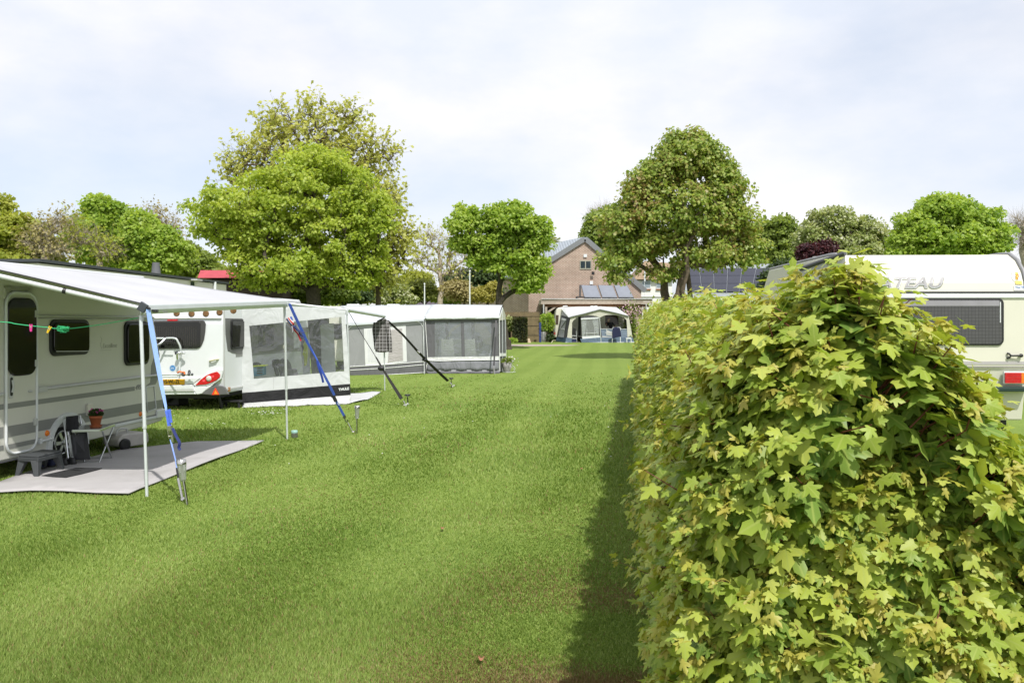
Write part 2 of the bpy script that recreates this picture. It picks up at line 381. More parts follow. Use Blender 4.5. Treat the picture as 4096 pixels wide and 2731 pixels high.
# ---------------------------------------------------------------- ground
def ground():
    ys = np.concatenate([np.linspace(-25, 25, 26), np.linspace(28, 64, 37), np.geomspace(66, 700, 20)])
    xs = np.concatenate([-np.geomspace(500, 12, 24), np.linspace(-10, 10, 21), np.geomspace(12, 500, 24)])
    X, Y = np.meshgrid(xs, ys); Z = rise(Y)
    nx, ny = len(xs), len(ys); i = np.arange(nx*ny).reshape(ny, nx)
    f = np.stack([i[:-1, :-1], i[:-1, 1:], i[1:, 1:], i[1:, :-1]], -1).reshape(-1, 4)
    m = bpy.data.materials.new('lawn'); m.use_nodes = True; t = m.node_tree; b = t.nodes['Principled BSDF']; b.inputs['Roughness'].default_value = .9; b.inputs['Specular IOR Level'].default_value = .1
    c = t.nodes.new('ShaderNodeTexCoord')
    def noise(sc, det, vec=None):
        n = t.nodes.new('ShaderNodeTexNoise'); n.inputs['Scale'].default_value = sc; n.inputs['Detail'].default_value = det
        t.links.new(vec or c.outputs['Object'], n.inputs['Vector']); return n.outputs[0]
    def ramp(v, a, b_, p0=.35, p1=.65):
        r = t.nodes.new('ShaderNodeValToRGB'); r.color_ramp.elements[0].position = p0; r.color_ramp.elements[1].position = p1
        r.color_ramp.elements[0].color = (*a, 1); r.color_ramp.elements[1].color = (*b_, 1); t.links.new(v, r.inputs[0]); return r.outputs[0]
    def mix(fac, a, b_):
        q = t.nodes.new('ShaderNodeMixRGB'); t.links.new(a, q.inputs[1]); t.links.new(b_, q.inputs[2])
        if isinstance(fac, float): q.inputs[0].default_value = fac
        else: t.links.new(fac, q.inputs[0])
        return q.outputs[0]
    A = ramp(noise(.35, 4), (.14, .21, .038), (.19, .26, .056)); B = ramp(noise(9, 6), (.09, .145, .024), (.205, .265, .066))
    # mowing stripes towards the house; light off leaning blades painted into the colour
    mp_ = t.nodes.new('ShaderNodeMapping'); mp_.inputs['Rotation'].default_value = (0, 0, math.radians(6.9)); t.links.new(c.outputs['Object'], mp_.inputs[0])
    wv = t.nodes.new('ShaderNodeTexWave'); wv.inputs['Scale'].default_value = .30; wv.inputs['Distortion'].default_value = 1.2; wv.inputs['Detail'].default_value = 2; wv.inputs['Detail Scale'].default_value = .6
    t.links.new(mp_.outputs[0], wv.inputs['Vector'])
    S = ramp(wv.outputs['Fac'], (.145, .21, .039), (.185, .255, .054), .3, .7)
    out = mix(.4, mix(.45, A, B), S)
    t.links.new(out, b.inputs['Base Color'])
    bp = t.nodes.new('ShaderNodeBump'); bp.inputs['Strength'].default_value = .6; bp.inputs['Distance'].default_value = .03
    t.links.new(noise(22, 6), bp.inputs['Height']); t.links.new(bp.outputs[0], b.inputs['Normal'])
    o = np_mesh('ground', np.stack([X.ravel(), Y.ravel(), Z.ravel()], 1), f, m, smooth=True)
    tag(o, 'wide green mown lawn of the camping field', 'lawn', kind='structure')
ground()
def ground_poly(name, pts, m, label, cat, dz=.012, th=.008, kind=None, n=1, wav=0.0):
    mb = MB(); q = [Vector((p.x, p.y, p.z+dz-th)) for p in pts]
    mb.prism(q, (0, 0, th)); o = mb.build(name, m); return tag(o, label, cat, kind=kind)
PATHM = mat('gravel', (.36, .30, .27), .9, 0, .2, 3, .4, 18, dirt=(.22, .2, .14), dscale=1.5, damt=.5)
mb = MB(); pp = [(-30, 51.5), (1.5, 51.7), (3.5, 52.3), (4.4, 53.2), (3.2, 54.2), (1.0, 54.9), (-30, 55.3)]
mb.prism([Vector((x, y, float(rise(y))+.004)) for x, y in pp], (0, 0, .006)); tag(mb.build('path', PATHM), 'pale gravel path crossing the end of the lawn', 'path', kind='structure')

CARPET_PX = [(-250, 2012), (-60, 1984), (0, 1978), (120, 1973), (250, 1974), (380, 1981), (515, 1984), (560, 1963), (700, 1906), (840, 1853), (960, 1806), (1056, 1768), (980, 1767), (900, 1768), (790, 1774), (700, 1784), (580, 1795), (480, 1803), (330, 1846), (120, 1893), (0, 1936), (-250, 2005)]
CARPET = [G(*p) for p in CARPET_PX]
CM = mat('grey_groundsheet', (.40, .385, .39), .85, 0, .05, 3, .25, 9, dirt=(.24, .23, .22), dscale=1.6, damt=.45)
def sheet_poly(name, pts, m, label, amp, dz, seed):    # groundsheet: polygon remeshed with a gently wavy surface
    rs = np.random.default_rng(seed); bm = bmesh.new()
    vs = [bm.verts.new((p.x, p.y, p.z+dz)) for p in pts]; bm.faces.new(vs)
    bmesh.ops.triangulate(bm, faces=bm.faces)
    for _ in range(4):
        es = [e for e in bm.edges if e.calc_length() > .28]
        if not es: break
        bmesh.ops.subdivide_edges(bm, edges=es, cuts=1); bmesh.ops.triangulate(bm, faces=[f for f in bm.faces if len(f.verts) > 3])
    k = rs.uniform(2, 6, (5, 2)); ph = rs.uniform(0, 6, 5)
    for v in bm.verts: v.co.z += amp*sum(math.sin(k[i, 0]*v.co.x+k[i, 1]*v.co.y*.7+ph[i]) for i in range(5))/2.2
    ret = bmesh.ops.extrude_face_region(bm, geom=list(bm.faces))
    for v in [g for g in ret['geom'] if isinstance(g, bmesh.types.BMVert)]: v.co.z += .008
    bmesh.ops.recalc_face_normals(bm, faces=bm.faces)
    me = bpy.data.meshes.new(name); bm.to_mesh(me); bm.free(); me.polygons.foreach_set('use_smooth', [True]*len(me.polygons))
    return tag(link_mesh(name, me, m, None), label, 'groundsheet')
sheet_poly('groundsheet', CARPET, CM, 'grey groundsheet spread on the grass under the nearest awning', .006, .022, 3)
CARPET2_PX = [(985, 1624), (1180, 1622), (1404, 1615), (1470, 1602), (1523, 1571), (1490, 1569), (1440, 1574), (1200, 1585), (1010, 1592)]
CARPET2 = [G(*p) for p in CARPET2_PX]
sheet_poly('groundsheet', CARPET2, mat('pale_tarp', (.55, .56, .57), .6, 0, .06, 3, .4, 7), 'pale grey tarpaulin floor sticking out beyond the white windbreak panel', .008, .02, 5)

# ---------------------------------------------------------------- grass blades
AX = Vector((.151, .989, 0)).normalized()
def in_poly(x, y, poly):
    c = np.zeros(len(x), bool); n = len(poly)
    for i in range(n):
        a, b = poly[i], poly[i-1]
        if abs(b.y-a.y) < 1e-9: continue
        k = ((a.y > y) != (b.y > y)) & (x < (b.x-a.x)*(y-a.y)/(b.y-a.y)+a.x); c ^= k
    return c
def lump(x, y, s, seed):           # cheap smooth pseudo-noise
    r = np.random.default_rng(seed); o = np.zeros_like(x)
    for _ in range(6):
        a, b, c = r.normal(0, s), r.normal(0, s), r.uniform(0, 6.28); o += np.sin(a*x+b*y+c)
    return o/2.4
def grass():
    N = 560000; r = RNG
    py = 1490+(2860-1490)*r.random(N)**.85; px = -1500+(2760+1500)*r.random(N)
    py = np.where(py < 1560, np.where(r.random(N) < (py-1470)/90, py, 1560+r.random(N)*400), py)
    D = EYE*FPX/(py-HZ); x = (px-CX)/FPX*D; y = D
    def shrink(p, k): c = sum(p, Vector())/len(p); return [q+(c-q).normalized()*k for q in p]
    ok = ~in_poly(x, y, shrink(CARPET, .05)) & ~in_poly(x, y, shrink(CARPET2, .05)) & (x < .151*D+.35)
    x, y, D = x[ok], y[ok], D[ok]; n = len(x)
    u = x-.12*y                                     # across the mowing stripes
    stripe = np.tanh(1.3*np.sin(2*np.pi*u/1.9+.55*lump(x, y, .3, 3))+0.35*lump(x, y, .9, 8))
    tall = np.clip(.9+.35*lump(x, y, 1.6, 4), .55, 1.5)
    h = (.017+.015*r.random(n))*tall*np.clip(D/9, 1, 1.35); wd = (.0022+.0014*r.random(n))*np.clip(D/4.2, 1, 5)
    edge = .151*D-x                                  # distance to the hedge foot
    lean = np.stack([.12*stripe*.5, .99*stripe*.5], 1)*h[:, None]*.55+r.normal(0, .42, (n, 2))*h[:, None]
    an = r.normal(0, .9, n); ca, sa = np.cos(an)*wd, np.sin(an)*wd
    z0 = rise(y)
    v = np.zeros((n, 3, 3), np.float32)
    v[:, 0] = np.stack([x-ca, y-sa, z0], 1); v[:, 1] = np.stack([x+ca, y+sa, z0], 1)
    v[:, 2] = np.stack([x+lean[:, 0], y+lean[:, 1], z0+h], 1)
    dry = (np.clip(1.05-edge/1.35, 0, 1)*np.clip((6.0-D)/1.3, 0, 1)*np.clip(.85+.9*lump(x, y, 2.2, 9), 0, 1.4))+.06*np.clip(lump(x, y, 1.1, 12), 0, 1)+.012
    mi = np.where(r.random(n) < dry, 1, np.where(.45*stripe+.7*lump(x, y, .8, 21)+1.0*r.normal(0, 1, n) > -.2, 0, 2))  # stripe term paints the lean's light and dark into the blade colour
    f = np.arange(n*3, dtype=np.int32).reshape(n, 3)
    ga = leaf_mat('grass_light', [(.20, .29, .06), (.26, .345, .078), (.33, .39, .125)], .3, .55, (1.2, 1.25, .7), patch=.7, spec=.25)
    gb = leaf_mat('grass_dry', [(.24, .20, .08), (.26, .17, .08), (.30, .25, .13)], .25, .7, (1.2, 1.1, .8), patch=2, spec=.2)
    gc = leaf_mat('grass_deep', [(.135, .22, .04), (.175, .26, .052), (.22, .30, .072)], .3, .55, (1.2, 1.25, .7), patch=.7, spec=.25)
    o = np_mesh('grass', v.reshape(-1, 3), f, [ga, gb, gc], midx=mi)
    tag(o, 'short mown grass blades covering the lawn', 'grass', kind='stuff')
grass()
def daisies():
    mb = MB(); pts = []
    for (a, b, w, h, n) in ((1070, 1657, 75, 10, 34), (870, 1700, 40, 10, 6), (1130, 1642, 40, 8, 6), (2440, 1790, 30, 30, 3), (2460, 1640, 60, 160, 8), (1500, 1540, 120, 40, 8), (1700, 1650, 500, 150, 8), (1350, 1800, 900, 200, 5), (700, 1650, 120, 40, 6)):
        for _ in range(n): pts.append(G(a+random.gauss(0, w/2), b+random.gauss(0, h/2)))
    for p in pts:
        if p.x > .151*p.y-.1: continue
        r = random.uniform(.008, .012)
        mb.lathe(p+Vector((0, 0, .035)), [(r*.3, -.003), (r, .0), (r, .002), (r*.35, .003), (r*.1, .006)], 7)
    tag(mb.build('daisies', mat('daisy_white', (.8, .8, .76), .7)), 'tiny white daisies dotted over the lawn', 'daisies', kind='stuff')
daisies()
def fallen_leaf_bits():
    m = mat('brown_leaf', (.30, .13, .07), .8, 0, .3, 30)
    for i, (a, b) in enumerate(((2268, 1527), (1798, 1548), (1925, 2655), (2326, 1883), (1770, 2125))):
        p = G(a, b); mb = MB(); mb.sheet(lambda u, v: p+Vector(((u-.5)*.035*math.sin(math.pi*(.15+.7*v)), (v-.5)*.045, .026+.010*(u-.5)**2*4*(.5+v)+.008*math.sin(5*v))), 6, 6, (0, 0, -.001))
        tag(mb.build('dry_leaf', m), ['curled brown leaf on the mid lawn between tents and hedge', 'small brown leaf by the far strap stake', 'crumpled brown leaf on the grass near the bottom edge', 'pinkish brown leaf on the grass beside the hedge shade', 'dry tan leaf in the middle of the near lawn'][i], 'leaf', 'dry leaves on the lawn')
fallen_leaf_bits()

# ---------------------------------------------------------------- the maple hedge
def fan_template(half, cy=.3, fold=.18, droop=.25, curl=.2):
    right = half; left = [(-x, y) for x, y in half[-2:0:-1]]
    o = np.array([(0, cy)]+right+left, float)
    r2 = o[:, 0]**2
    z = -fold*np.abs(o[:, 0])-droop*np.clip(o[:, 1], 0, 2)**2*.6+curl*np.abs(o[:, 0])*np.clip(.5-o[:, 1], -.2, .5)
    k = len(o)-1; f = np.array([(0, 1+i, 1+(i+1) % k) for i in range(k)])
    return np.column_stack([o, z]), f
FULL = [(0, 0), (.10, -.05), (.24, -.10), (.36, -.04), (.40, .06), (.33, .13), (.26, .19), (.38, .25), (.50, .30), (.63, .43), (.60, .51), (.50, .50), (.42, .55), (.30, .51), (.19, .49), (.22, .62), (.24, .73), (.15, .81), (.10, .87), (0, 1.02)]
MED = [(0, 0), (.36, -.03), (.26, .19), (.61, .47), (.19, .49), (.2, .75), (0, 1)]
def place_leaves(name, T, pos, tip, nrm, size, mats, parent, midx=None, wscale=None):
    tv, tf = T; n = len(pos)
    tip = tip/np.linalg.norm(tip, axis=1, keepdims=True)
    nrm = nrm-tip*(nrm*tip).sum(1, keepdims=True); nrm = nrm/np.maximum(np.linalg.norm(nrm, axis=1, keepdims=True), 1e-6)
    s = np.cross(tip, nrm); w = np.ones(n) if wscale is None else wscale
    v = pos[:, None, :]+size[:, None, None]*(tv[None, :, 0, None]*w[:, None, None]*s[:, None, :]+tv[None, :, 1, None]*tip[:, None, :]+tv[None, :, 2, None]*nrm[:, None, :])
    f = (np.arange(n)[:, None, None]*len(tv)+tf[None]).reshape(-1, 3)
    mi = None if midx is None else np.repeat(midx, len(tf))
    return np_mesh(name, v.reshape(-1, 3), f, mats, parent, mi, np.tile(tv[:, :2], (n, 1)), True)
def join_leaf_meshes(objs):        # several template resolutions, one part
    me0 = objs[0].data; bm = bmesh.new()
    for o in objs: bm.from_mesh(o.data)
    bm.to_mesh(me0); bm.free()
    for o in objs[1:]: me = o.data; bpy.data.objects.remove(o); bpy.data.meshes.remove(me)
    return objs[0]
def hedge():
    r = RNG; L = 22.5; A0 = np.array([.705+.151*2.0, 2.0, 0.0]); ax = np.array(AX); lat = np.array([ax[1], -ax[0], 0.0])
    root = thing('hedge', (A0[0]+ax[0]*.6, A0[1]+ax[1]*.6, 0), 0, 'long leafy field maple hedge with yellow green leaves along the right of the lawn', 'hedge')
    def surf(a, th, inset=0.0):
        a = np.asarray(a, float); th = np.asarray(th, float)
        s = np.clip(1-np.clip(1-(a+.02)/.62, 0, 1)**2.6, 0.0, 1)**(1/2.6); e = np.clip((L-a)/.4, 0, 1)**.4
        hw = (.68*s**.8*e-inset)+.05*np.sin(a*2.1)*np.sin(th)+.03*np.sin(a*5.3+th*3)
        zt = (1.685+.0195*a+.085*np.exp(-a/.9))*(.90+.10*s)*e-inset+.035*np.sin(a*3.1+1)+.02*np.sin(a*7.7)
        c, sn = np.cos(th), np.sin(th); q = 2/2.7
        x = hw*np.sign(c)*np.abs(c)**q; z = np.maximum(zt, .02)*np.abs(sn)**q
        x = x*(1-.10*(1-z/1.9))      # a little slimmer towards the ground
        z = z*(1-.42*np.clip((x+.145)/.70, 0, 1)**1.2*np.clip(1.3-a/7, 0, 1))
        return A0+a[..., None]*ax+x[..., None]*lat+z[..., None]*np.array([0, 0, 1.0])
    def sample(n, a0, a1, side_w=.45, nose=1.0):
        m = n*6; a = a0+(a1-a0)*r.random(m)
        if a0 == 0: a = np.where(r.random(m) < .3*nose, .1+.52*r.random(m), a)
        th = np.pi*(.004+.992*r.random(m)); e = 1e-3
        p = surf(a, th); da = surf(a+e, th)-p; dt = surf(a, th+e)-p; nn = np.cross(dt, da)
        ar = np.linalg.norm(nn, axis=1)/e/e; nn = nn/np.maximum(np.linalg.norm(nn, axis=1, keepdims=True), 1e-12)
        out = p-(A0+np.clip(a, .5, L-.5)[:, None]*ax+np.array([0, 0, .8])); nn *= np.sign((nn*out).sum(1, keepdims=True)+1e-9)
        w = ar*np.where((nn@lat) > .5, side_w, 1.0); k = r.random(m) < w/np.percentile(w, 97)
        i = np.nonzero(k)[0][:n]; p, nn = p[i], nn[i]
        if a0 == 0:                  # the rounded end face
            m = int(n*1.05); x = np.where(r.random(m) < .3, r.uniform(0, 1, m), r.uniform(-1, 1, m)); z = r.uniform(0.02, 1, m); rho = (np.abs(x)**2.7+z**2.7)**(1/2.7); g = rho < .985
            x, z, rho = x[g], z[g], rho[g]; a = .62*(1-(1-rho**2.6)**(1/2.6))
            c = surf(np.full(len(x), .62), np.full(len(x), 1.57)); zt = 1.69
            q = A0+a[:, None]*ax+(x*.66*(1-.1*(1-z)))[:, None]*lat
            q[:, 2] = z*zt*(1-.42*np.clip((x+.21)/1.06, 0, 1)**1.2)+.03*np.sin(x*7)
            w2 = np.clip(rho, 0, 1)[:, None]**3; nq = -ax*(1-w2)+lat*(x[:, None]*w2)+np.array([0, 0, 1.0])*(z[:, None]*w2); nq /= np.linalg.norm(nq, axis=1, keepdims=True)
            p = np.concatenate([p, q]); nn = np.concatenate([nn, nq])
        return p, nn
    def rnd(n, s): return r.normal(0, s, (n, 3))
    up = np.array([0, 0, 1.0])
    T1 = [fan_template(FULL, .3, f, d, c) for f, d, c in ((.14, .22, .2), (.42, .45, .5), (-.12, .2, .1), (.28, .7, .3))]
    T2 = [fan_template(MED, .3, .2, .25, .2)]
    fol = leaf_mat('hedge_leaf', [(.22, .31, .05), (.30, .39, .06), (.39, .45, .075), (.47, .50, .12)], .33, .42, (1.35, 1.3, .6), veins=True, patch=3.5, spec=.22)
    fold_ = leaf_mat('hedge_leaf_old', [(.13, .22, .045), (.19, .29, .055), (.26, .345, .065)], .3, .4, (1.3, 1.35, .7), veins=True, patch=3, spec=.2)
    fyo = leaf_mat('hedge_leaf_young', [(.38, .39, .06), (.44, .42, .085), (.42, .37, .085)], .35, .45, (1.3, 1.2, .7), veins=False, patch=5)
    parts, tubes = [], MB()
    REDM = mat('red_shoot', (.16, .045, .03), .6, 0, .3, 30)
    for (a0, a1, ns, ln, sz, T, young, tubep) in ((0, 1.7, 2000, .14, .066, T1, 5, .55), (1.7, 5.2, 2700, .16, .074, T2, 3, .12), (5.2, L, 8200, .18, .088, T2, 2, 0)):
        p, nn = sample(ns, a0, a1, 1.0 if a0 < 3 else .5); n = len(p)
        d = nn*.65+up*.5+rnd(n, .35); d /= np.linalg.norm(d, axis=1, keepdims=True)
        long_ = r.random(n) < .06; le = ln*(.55+.7*r.random(n))*np.where(long_, 1.6, 1.0); base = p-nn*(.10+.04*r.random((n, 1)))
        u = np.cross(d, rnd(n, 1)); u /= np.linalg.norm(u, axis=1, keepdims=True); v = np.cross(d, u)
        P_, TI, NO, S_, M_ = [], [], [], [], []
        for k in range(4):
            for sgn in (1, -1):
                q = (u if k % 2 == 0 else v)*sgn
                keep = r.random(n) < (.95 if k < 3 else .8)
                ti = q*.85+d*.3+nn*.5-up*.5+rnd(n, .22); no_ = nn*.65+up*.65+rnd(n, .30)
                pet = base+d*(le*(.2+.27*k))[:, None]+(q*.7+d*.5)*(.018+.02*r.random(n))[:, None]
                s = sz*(1.12-.18*k)*(.45+.95*r.random(n))*np.where(r.random(n) < .06, 1.4, 1)
                P_.append(pet[keep]); TI.append(ti[keep]); NO.append(no_[keep]); S_.append(s[keep])
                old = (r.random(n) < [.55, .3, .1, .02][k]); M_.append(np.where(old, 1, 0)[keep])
        P_, TI, NO, S_, M_ = map(np.concatenate, (P_, TI, NO, S_, M_))
        cut = r.integers(0, len(T), len(P_))
        for ti_, t_ in enumerate(T):
            i = cut == ti_; parts.append(place_leaves('foliage', t_, P_[i], TI[i], NO[i], S_[i], [fol, fold_, fyo], root, M_[i]))
        # small folded young leaves at the shoot tips
        yy = r.random(n) < (.6 if a0 == 0 else .7); ny = yy.sum(); tipp = base+d*le[:, None]
        P_, TI, NO, S_ = [], [], [], []
        for k in range(young):
            ph = 2*np.pi*(k/young)+r.random(ny)*.7
            q = u[yy]*np.cos(ph)[:, None]+v[yy]*np.sin(ph)[:, None]
            P_.append(tipp[yy]+q*.004+rnd(ny, .008)); TI.append(q*.6+d[yy]*.55-up*.55+rnd(ny, .25)); NO.append(d[yy]*.6+up*.3+q*.6+rnd(ny, .2)); S_.append(sz*(.35+.4*r.random(ny)))
        P_, TI, NO, S_ = map(np.concatenate, (P_, TI, NO, S_))
        parts.append(place_leaves('foliage', T2[0] if a0 else T1[1], P_, TI, NO, S_, [fol, fold_, fyo], root, np.full(len(P_), 2), np.full(len(P_), .62)))
        if tubep:
            for i in np.nonzero(r.random(n) < tubep)[0]:
                e = base[i]+d[i]*le[i]; b = base[i]-nn[i]*.08
                tubes.tube([b, base[i]*.5+e*.5+rnd(1, .004)[0], e], [.0028, .0022, .0012], 5)
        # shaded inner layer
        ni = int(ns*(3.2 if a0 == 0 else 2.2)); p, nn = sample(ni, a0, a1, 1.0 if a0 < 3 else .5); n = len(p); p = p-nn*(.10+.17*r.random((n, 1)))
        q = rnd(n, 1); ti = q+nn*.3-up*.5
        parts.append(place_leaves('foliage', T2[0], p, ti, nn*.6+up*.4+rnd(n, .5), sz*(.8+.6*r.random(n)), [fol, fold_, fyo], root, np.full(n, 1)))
    fo = join_leaf_meshes(parts); fo.name = 'foliage'
    # inner branches and main stems
    br = MB()
    for i in range(150):
        a = L*r.random()**1.6; b = A0+ax*max(a, 1.0)+lat*r.normal(0, .10); b[2] = -.05
        pts = [b]; dirv = np.array([r.normal(0, .08), abs(r.normal(0, .10)), 1.0])
        for k in range(5):
            dirv = dirv+r.normal(0, .11, 3)*np.array([1, 1, .2]); pts.append(pts[-1]+dirv/np.linalg.norm(dirv)*.29)
        br.tube(pts, [.018, .014, .011, .008, .006, .003], 6)
        if a < 5:
            for k in (1, 2, 3):
                for s_ in range(1):
                    o = np.array([r.normal(0, 1), r.normal(0, 1), .6]); o /= np.linalg.norm(o)
                    br.tube([pts[k], pts[k]+o*.14+rnd(1, .02)[0], pts[k]+o*.26+rnd(1, .03)[0]], [.006, .004, .002], 5)
    br.build('branches', BARKD, root, recalc=False)
    tubes.build('shoots', REDM, root, recalc=False)
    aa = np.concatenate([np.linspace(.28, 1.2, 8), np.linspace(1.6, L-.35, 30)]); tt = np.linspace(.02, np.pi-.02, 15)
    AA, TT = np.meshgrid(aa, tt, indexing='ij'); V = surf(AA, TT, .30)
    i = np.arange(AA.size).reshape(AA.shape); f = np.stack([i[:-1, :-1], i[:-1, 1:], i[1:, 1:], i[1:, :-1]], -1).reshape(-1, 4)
    np_mesh('dark_core', V.reshape(-1, 3), f, mat('hedge_dark_core', (.022, .03, .010), .95, 0, .5, 14, .8, 30), root)  # solid dark core added to close see-through gaps between the leaves
hedge()
# ---------------------------------------------------------------- trees
KITE = np.array([(0, 0, 0), (.42, .45, -.10), (0, 1, -.22), (-.42, .45, -.10)])
STAR = np.array([(0, 0, 0), (.5, .05, -.08), (.28, .42, .0), (.55, .75, -.2), (0, 1.05, -.25), (-.55, .75, -.2), (-.28, .42, .0), (-.5, .05, -.08)])
def leaf_cloud(name, pos, tip, nrm, size, mats, parent, T=KITE, midx=None):
    n = len(pos); tip = tip/np.maximum(np.linalg.norm(tip, axis=1, keepdims=True), 1e-9)
    nrm = nrm-tip*(nrm*tip).sum(1, keepdims=True); nrm = nrm/np.maximum(np.linalg.norm(nrm, axis=1, keepdims=True), 1e-9)
    s = np.cross(tip, nrm); k = len(T)
    v = pos[:, None]+size[:, None, None]*(T[None, :, 0, None]*s[:, None]+T[None, :, 1, None]*tip[:, None]+T[None, :, 2, None]*nrm[:, None])
    f = np.arange(n*k, dtype=np.int32).reshape(n, k)
    return np_mesh(name, v.reshape(-1, 3), f, mats, parent, midx)
def skeleton(base, targets, fork, r, trunk_r, lean=(0, 0), leader=None, rise_pen=.9, stems=1):
    """grow a limb structure from the trunk to every target; returns tube polylines with radii"""
    nodes, par = [np.array(base, float)], [-1]
    tops = []
    for s_ in range(stems):
        prev = 0; a = 2*math.pi*s_/max(stems, 1)+r.random()
        for k in range(1, 6):
            t = k/5; off = np.array([lean[0]*t, lean[1]*t, fork*t])+(r.normal(0, .03, 3)*fork*.25*np.array([1, 1, 0]))
            if stems > 1: off[:2] += np.array([math.cos(a), math.sin(a)])*trunk_r*(.8+1.6*t)
            nodes.append(nodes[0]+off); par.append(prev); prev = len(nodes)-1
        tops.append(prev)
    if leader is not None:
        for tp in tops:
            b = nodes[tp].copy(); prev = tp; L = np.array(leader)-b
            if stems > 1: L = L+r.normal(0, .15, 3)*np.linalg.norm(L)
            for k in range(1, 7):
                nodes.append(b+L*k/6+r.normal(0, .03, 3)*np.linalg.norm(L)); par.append(prev); prev = len(nodes)-1
    b0 = nodes[tops[0]]
    order = np.argsort([np.linalg.norm(t-b0) for t in targets]); leaf_ids = []
    for i in order:
        c = targets[i]; N = np.array(nodes); d = c-N; dist = np.linalg.norm(d, axis=1); hor = np.linalg.norm(d[:, :2], axis=1)
        cost = dist+rise_pen*np.maximum(0, .35*hor-d[:, 2]); cost[:max(1, min(tops[0]-1, 4))] += 1e3
        j = int(np.argmin(cost)); n = max(2, min(5, int(dist[j]/.6)+1)); prev = j
        for k in range(1, n+1):
            t = k/n; p = N[j]*(1-t)+c*t; p = p+np.array([0, 0, .10*dist[j]*math.sin(math.pi*t)])
            if k < n: p = p+r.normal(0, .045*dist[j], 3)
            nodes.append(p); par.append(prev); prev = len(nodes)-1
        leaf_ids.append(prev)
    cnt = np.zeros(len(nodes))
    for l in leaf_ids:
        j = l
        while j >= 0: cnt[j] += 1; j = par[j]
    cnt = np.maximum(cnt, 1); rad = trunk_r*(cnt/cnt[0])**.46
    for k in range(len(nodes)):
        if k <= tops[0] and stems == 1: rad[k] = max(rad[k], trunk_r*(1-.25*k/max(tops[0], 1)))
    child = {}
    for k, p in enumerate(par): child.setdefault(p, []).append(k)
    used = set(); lines = []
    for k in range(len(nodes)):
        if k in used: continue
        start = k; pts, rr = [], []
        if par[k] >= 0: pts.append(nodes[par[k]]); rr.append(min(rad[par[k]], rad[k]*1.15))
        while True:
            used.add(start); pts.append(nodes[start]); rr.append(rad[start]); ch = [c for c in child.get(start, []) if c not in used]
            if not ch: break
            start = max(ch, key=lambda c: cnt[c])
        if len(pts) > 1: lines.append((pts, rr))
    return lines
TREE_N = [0]
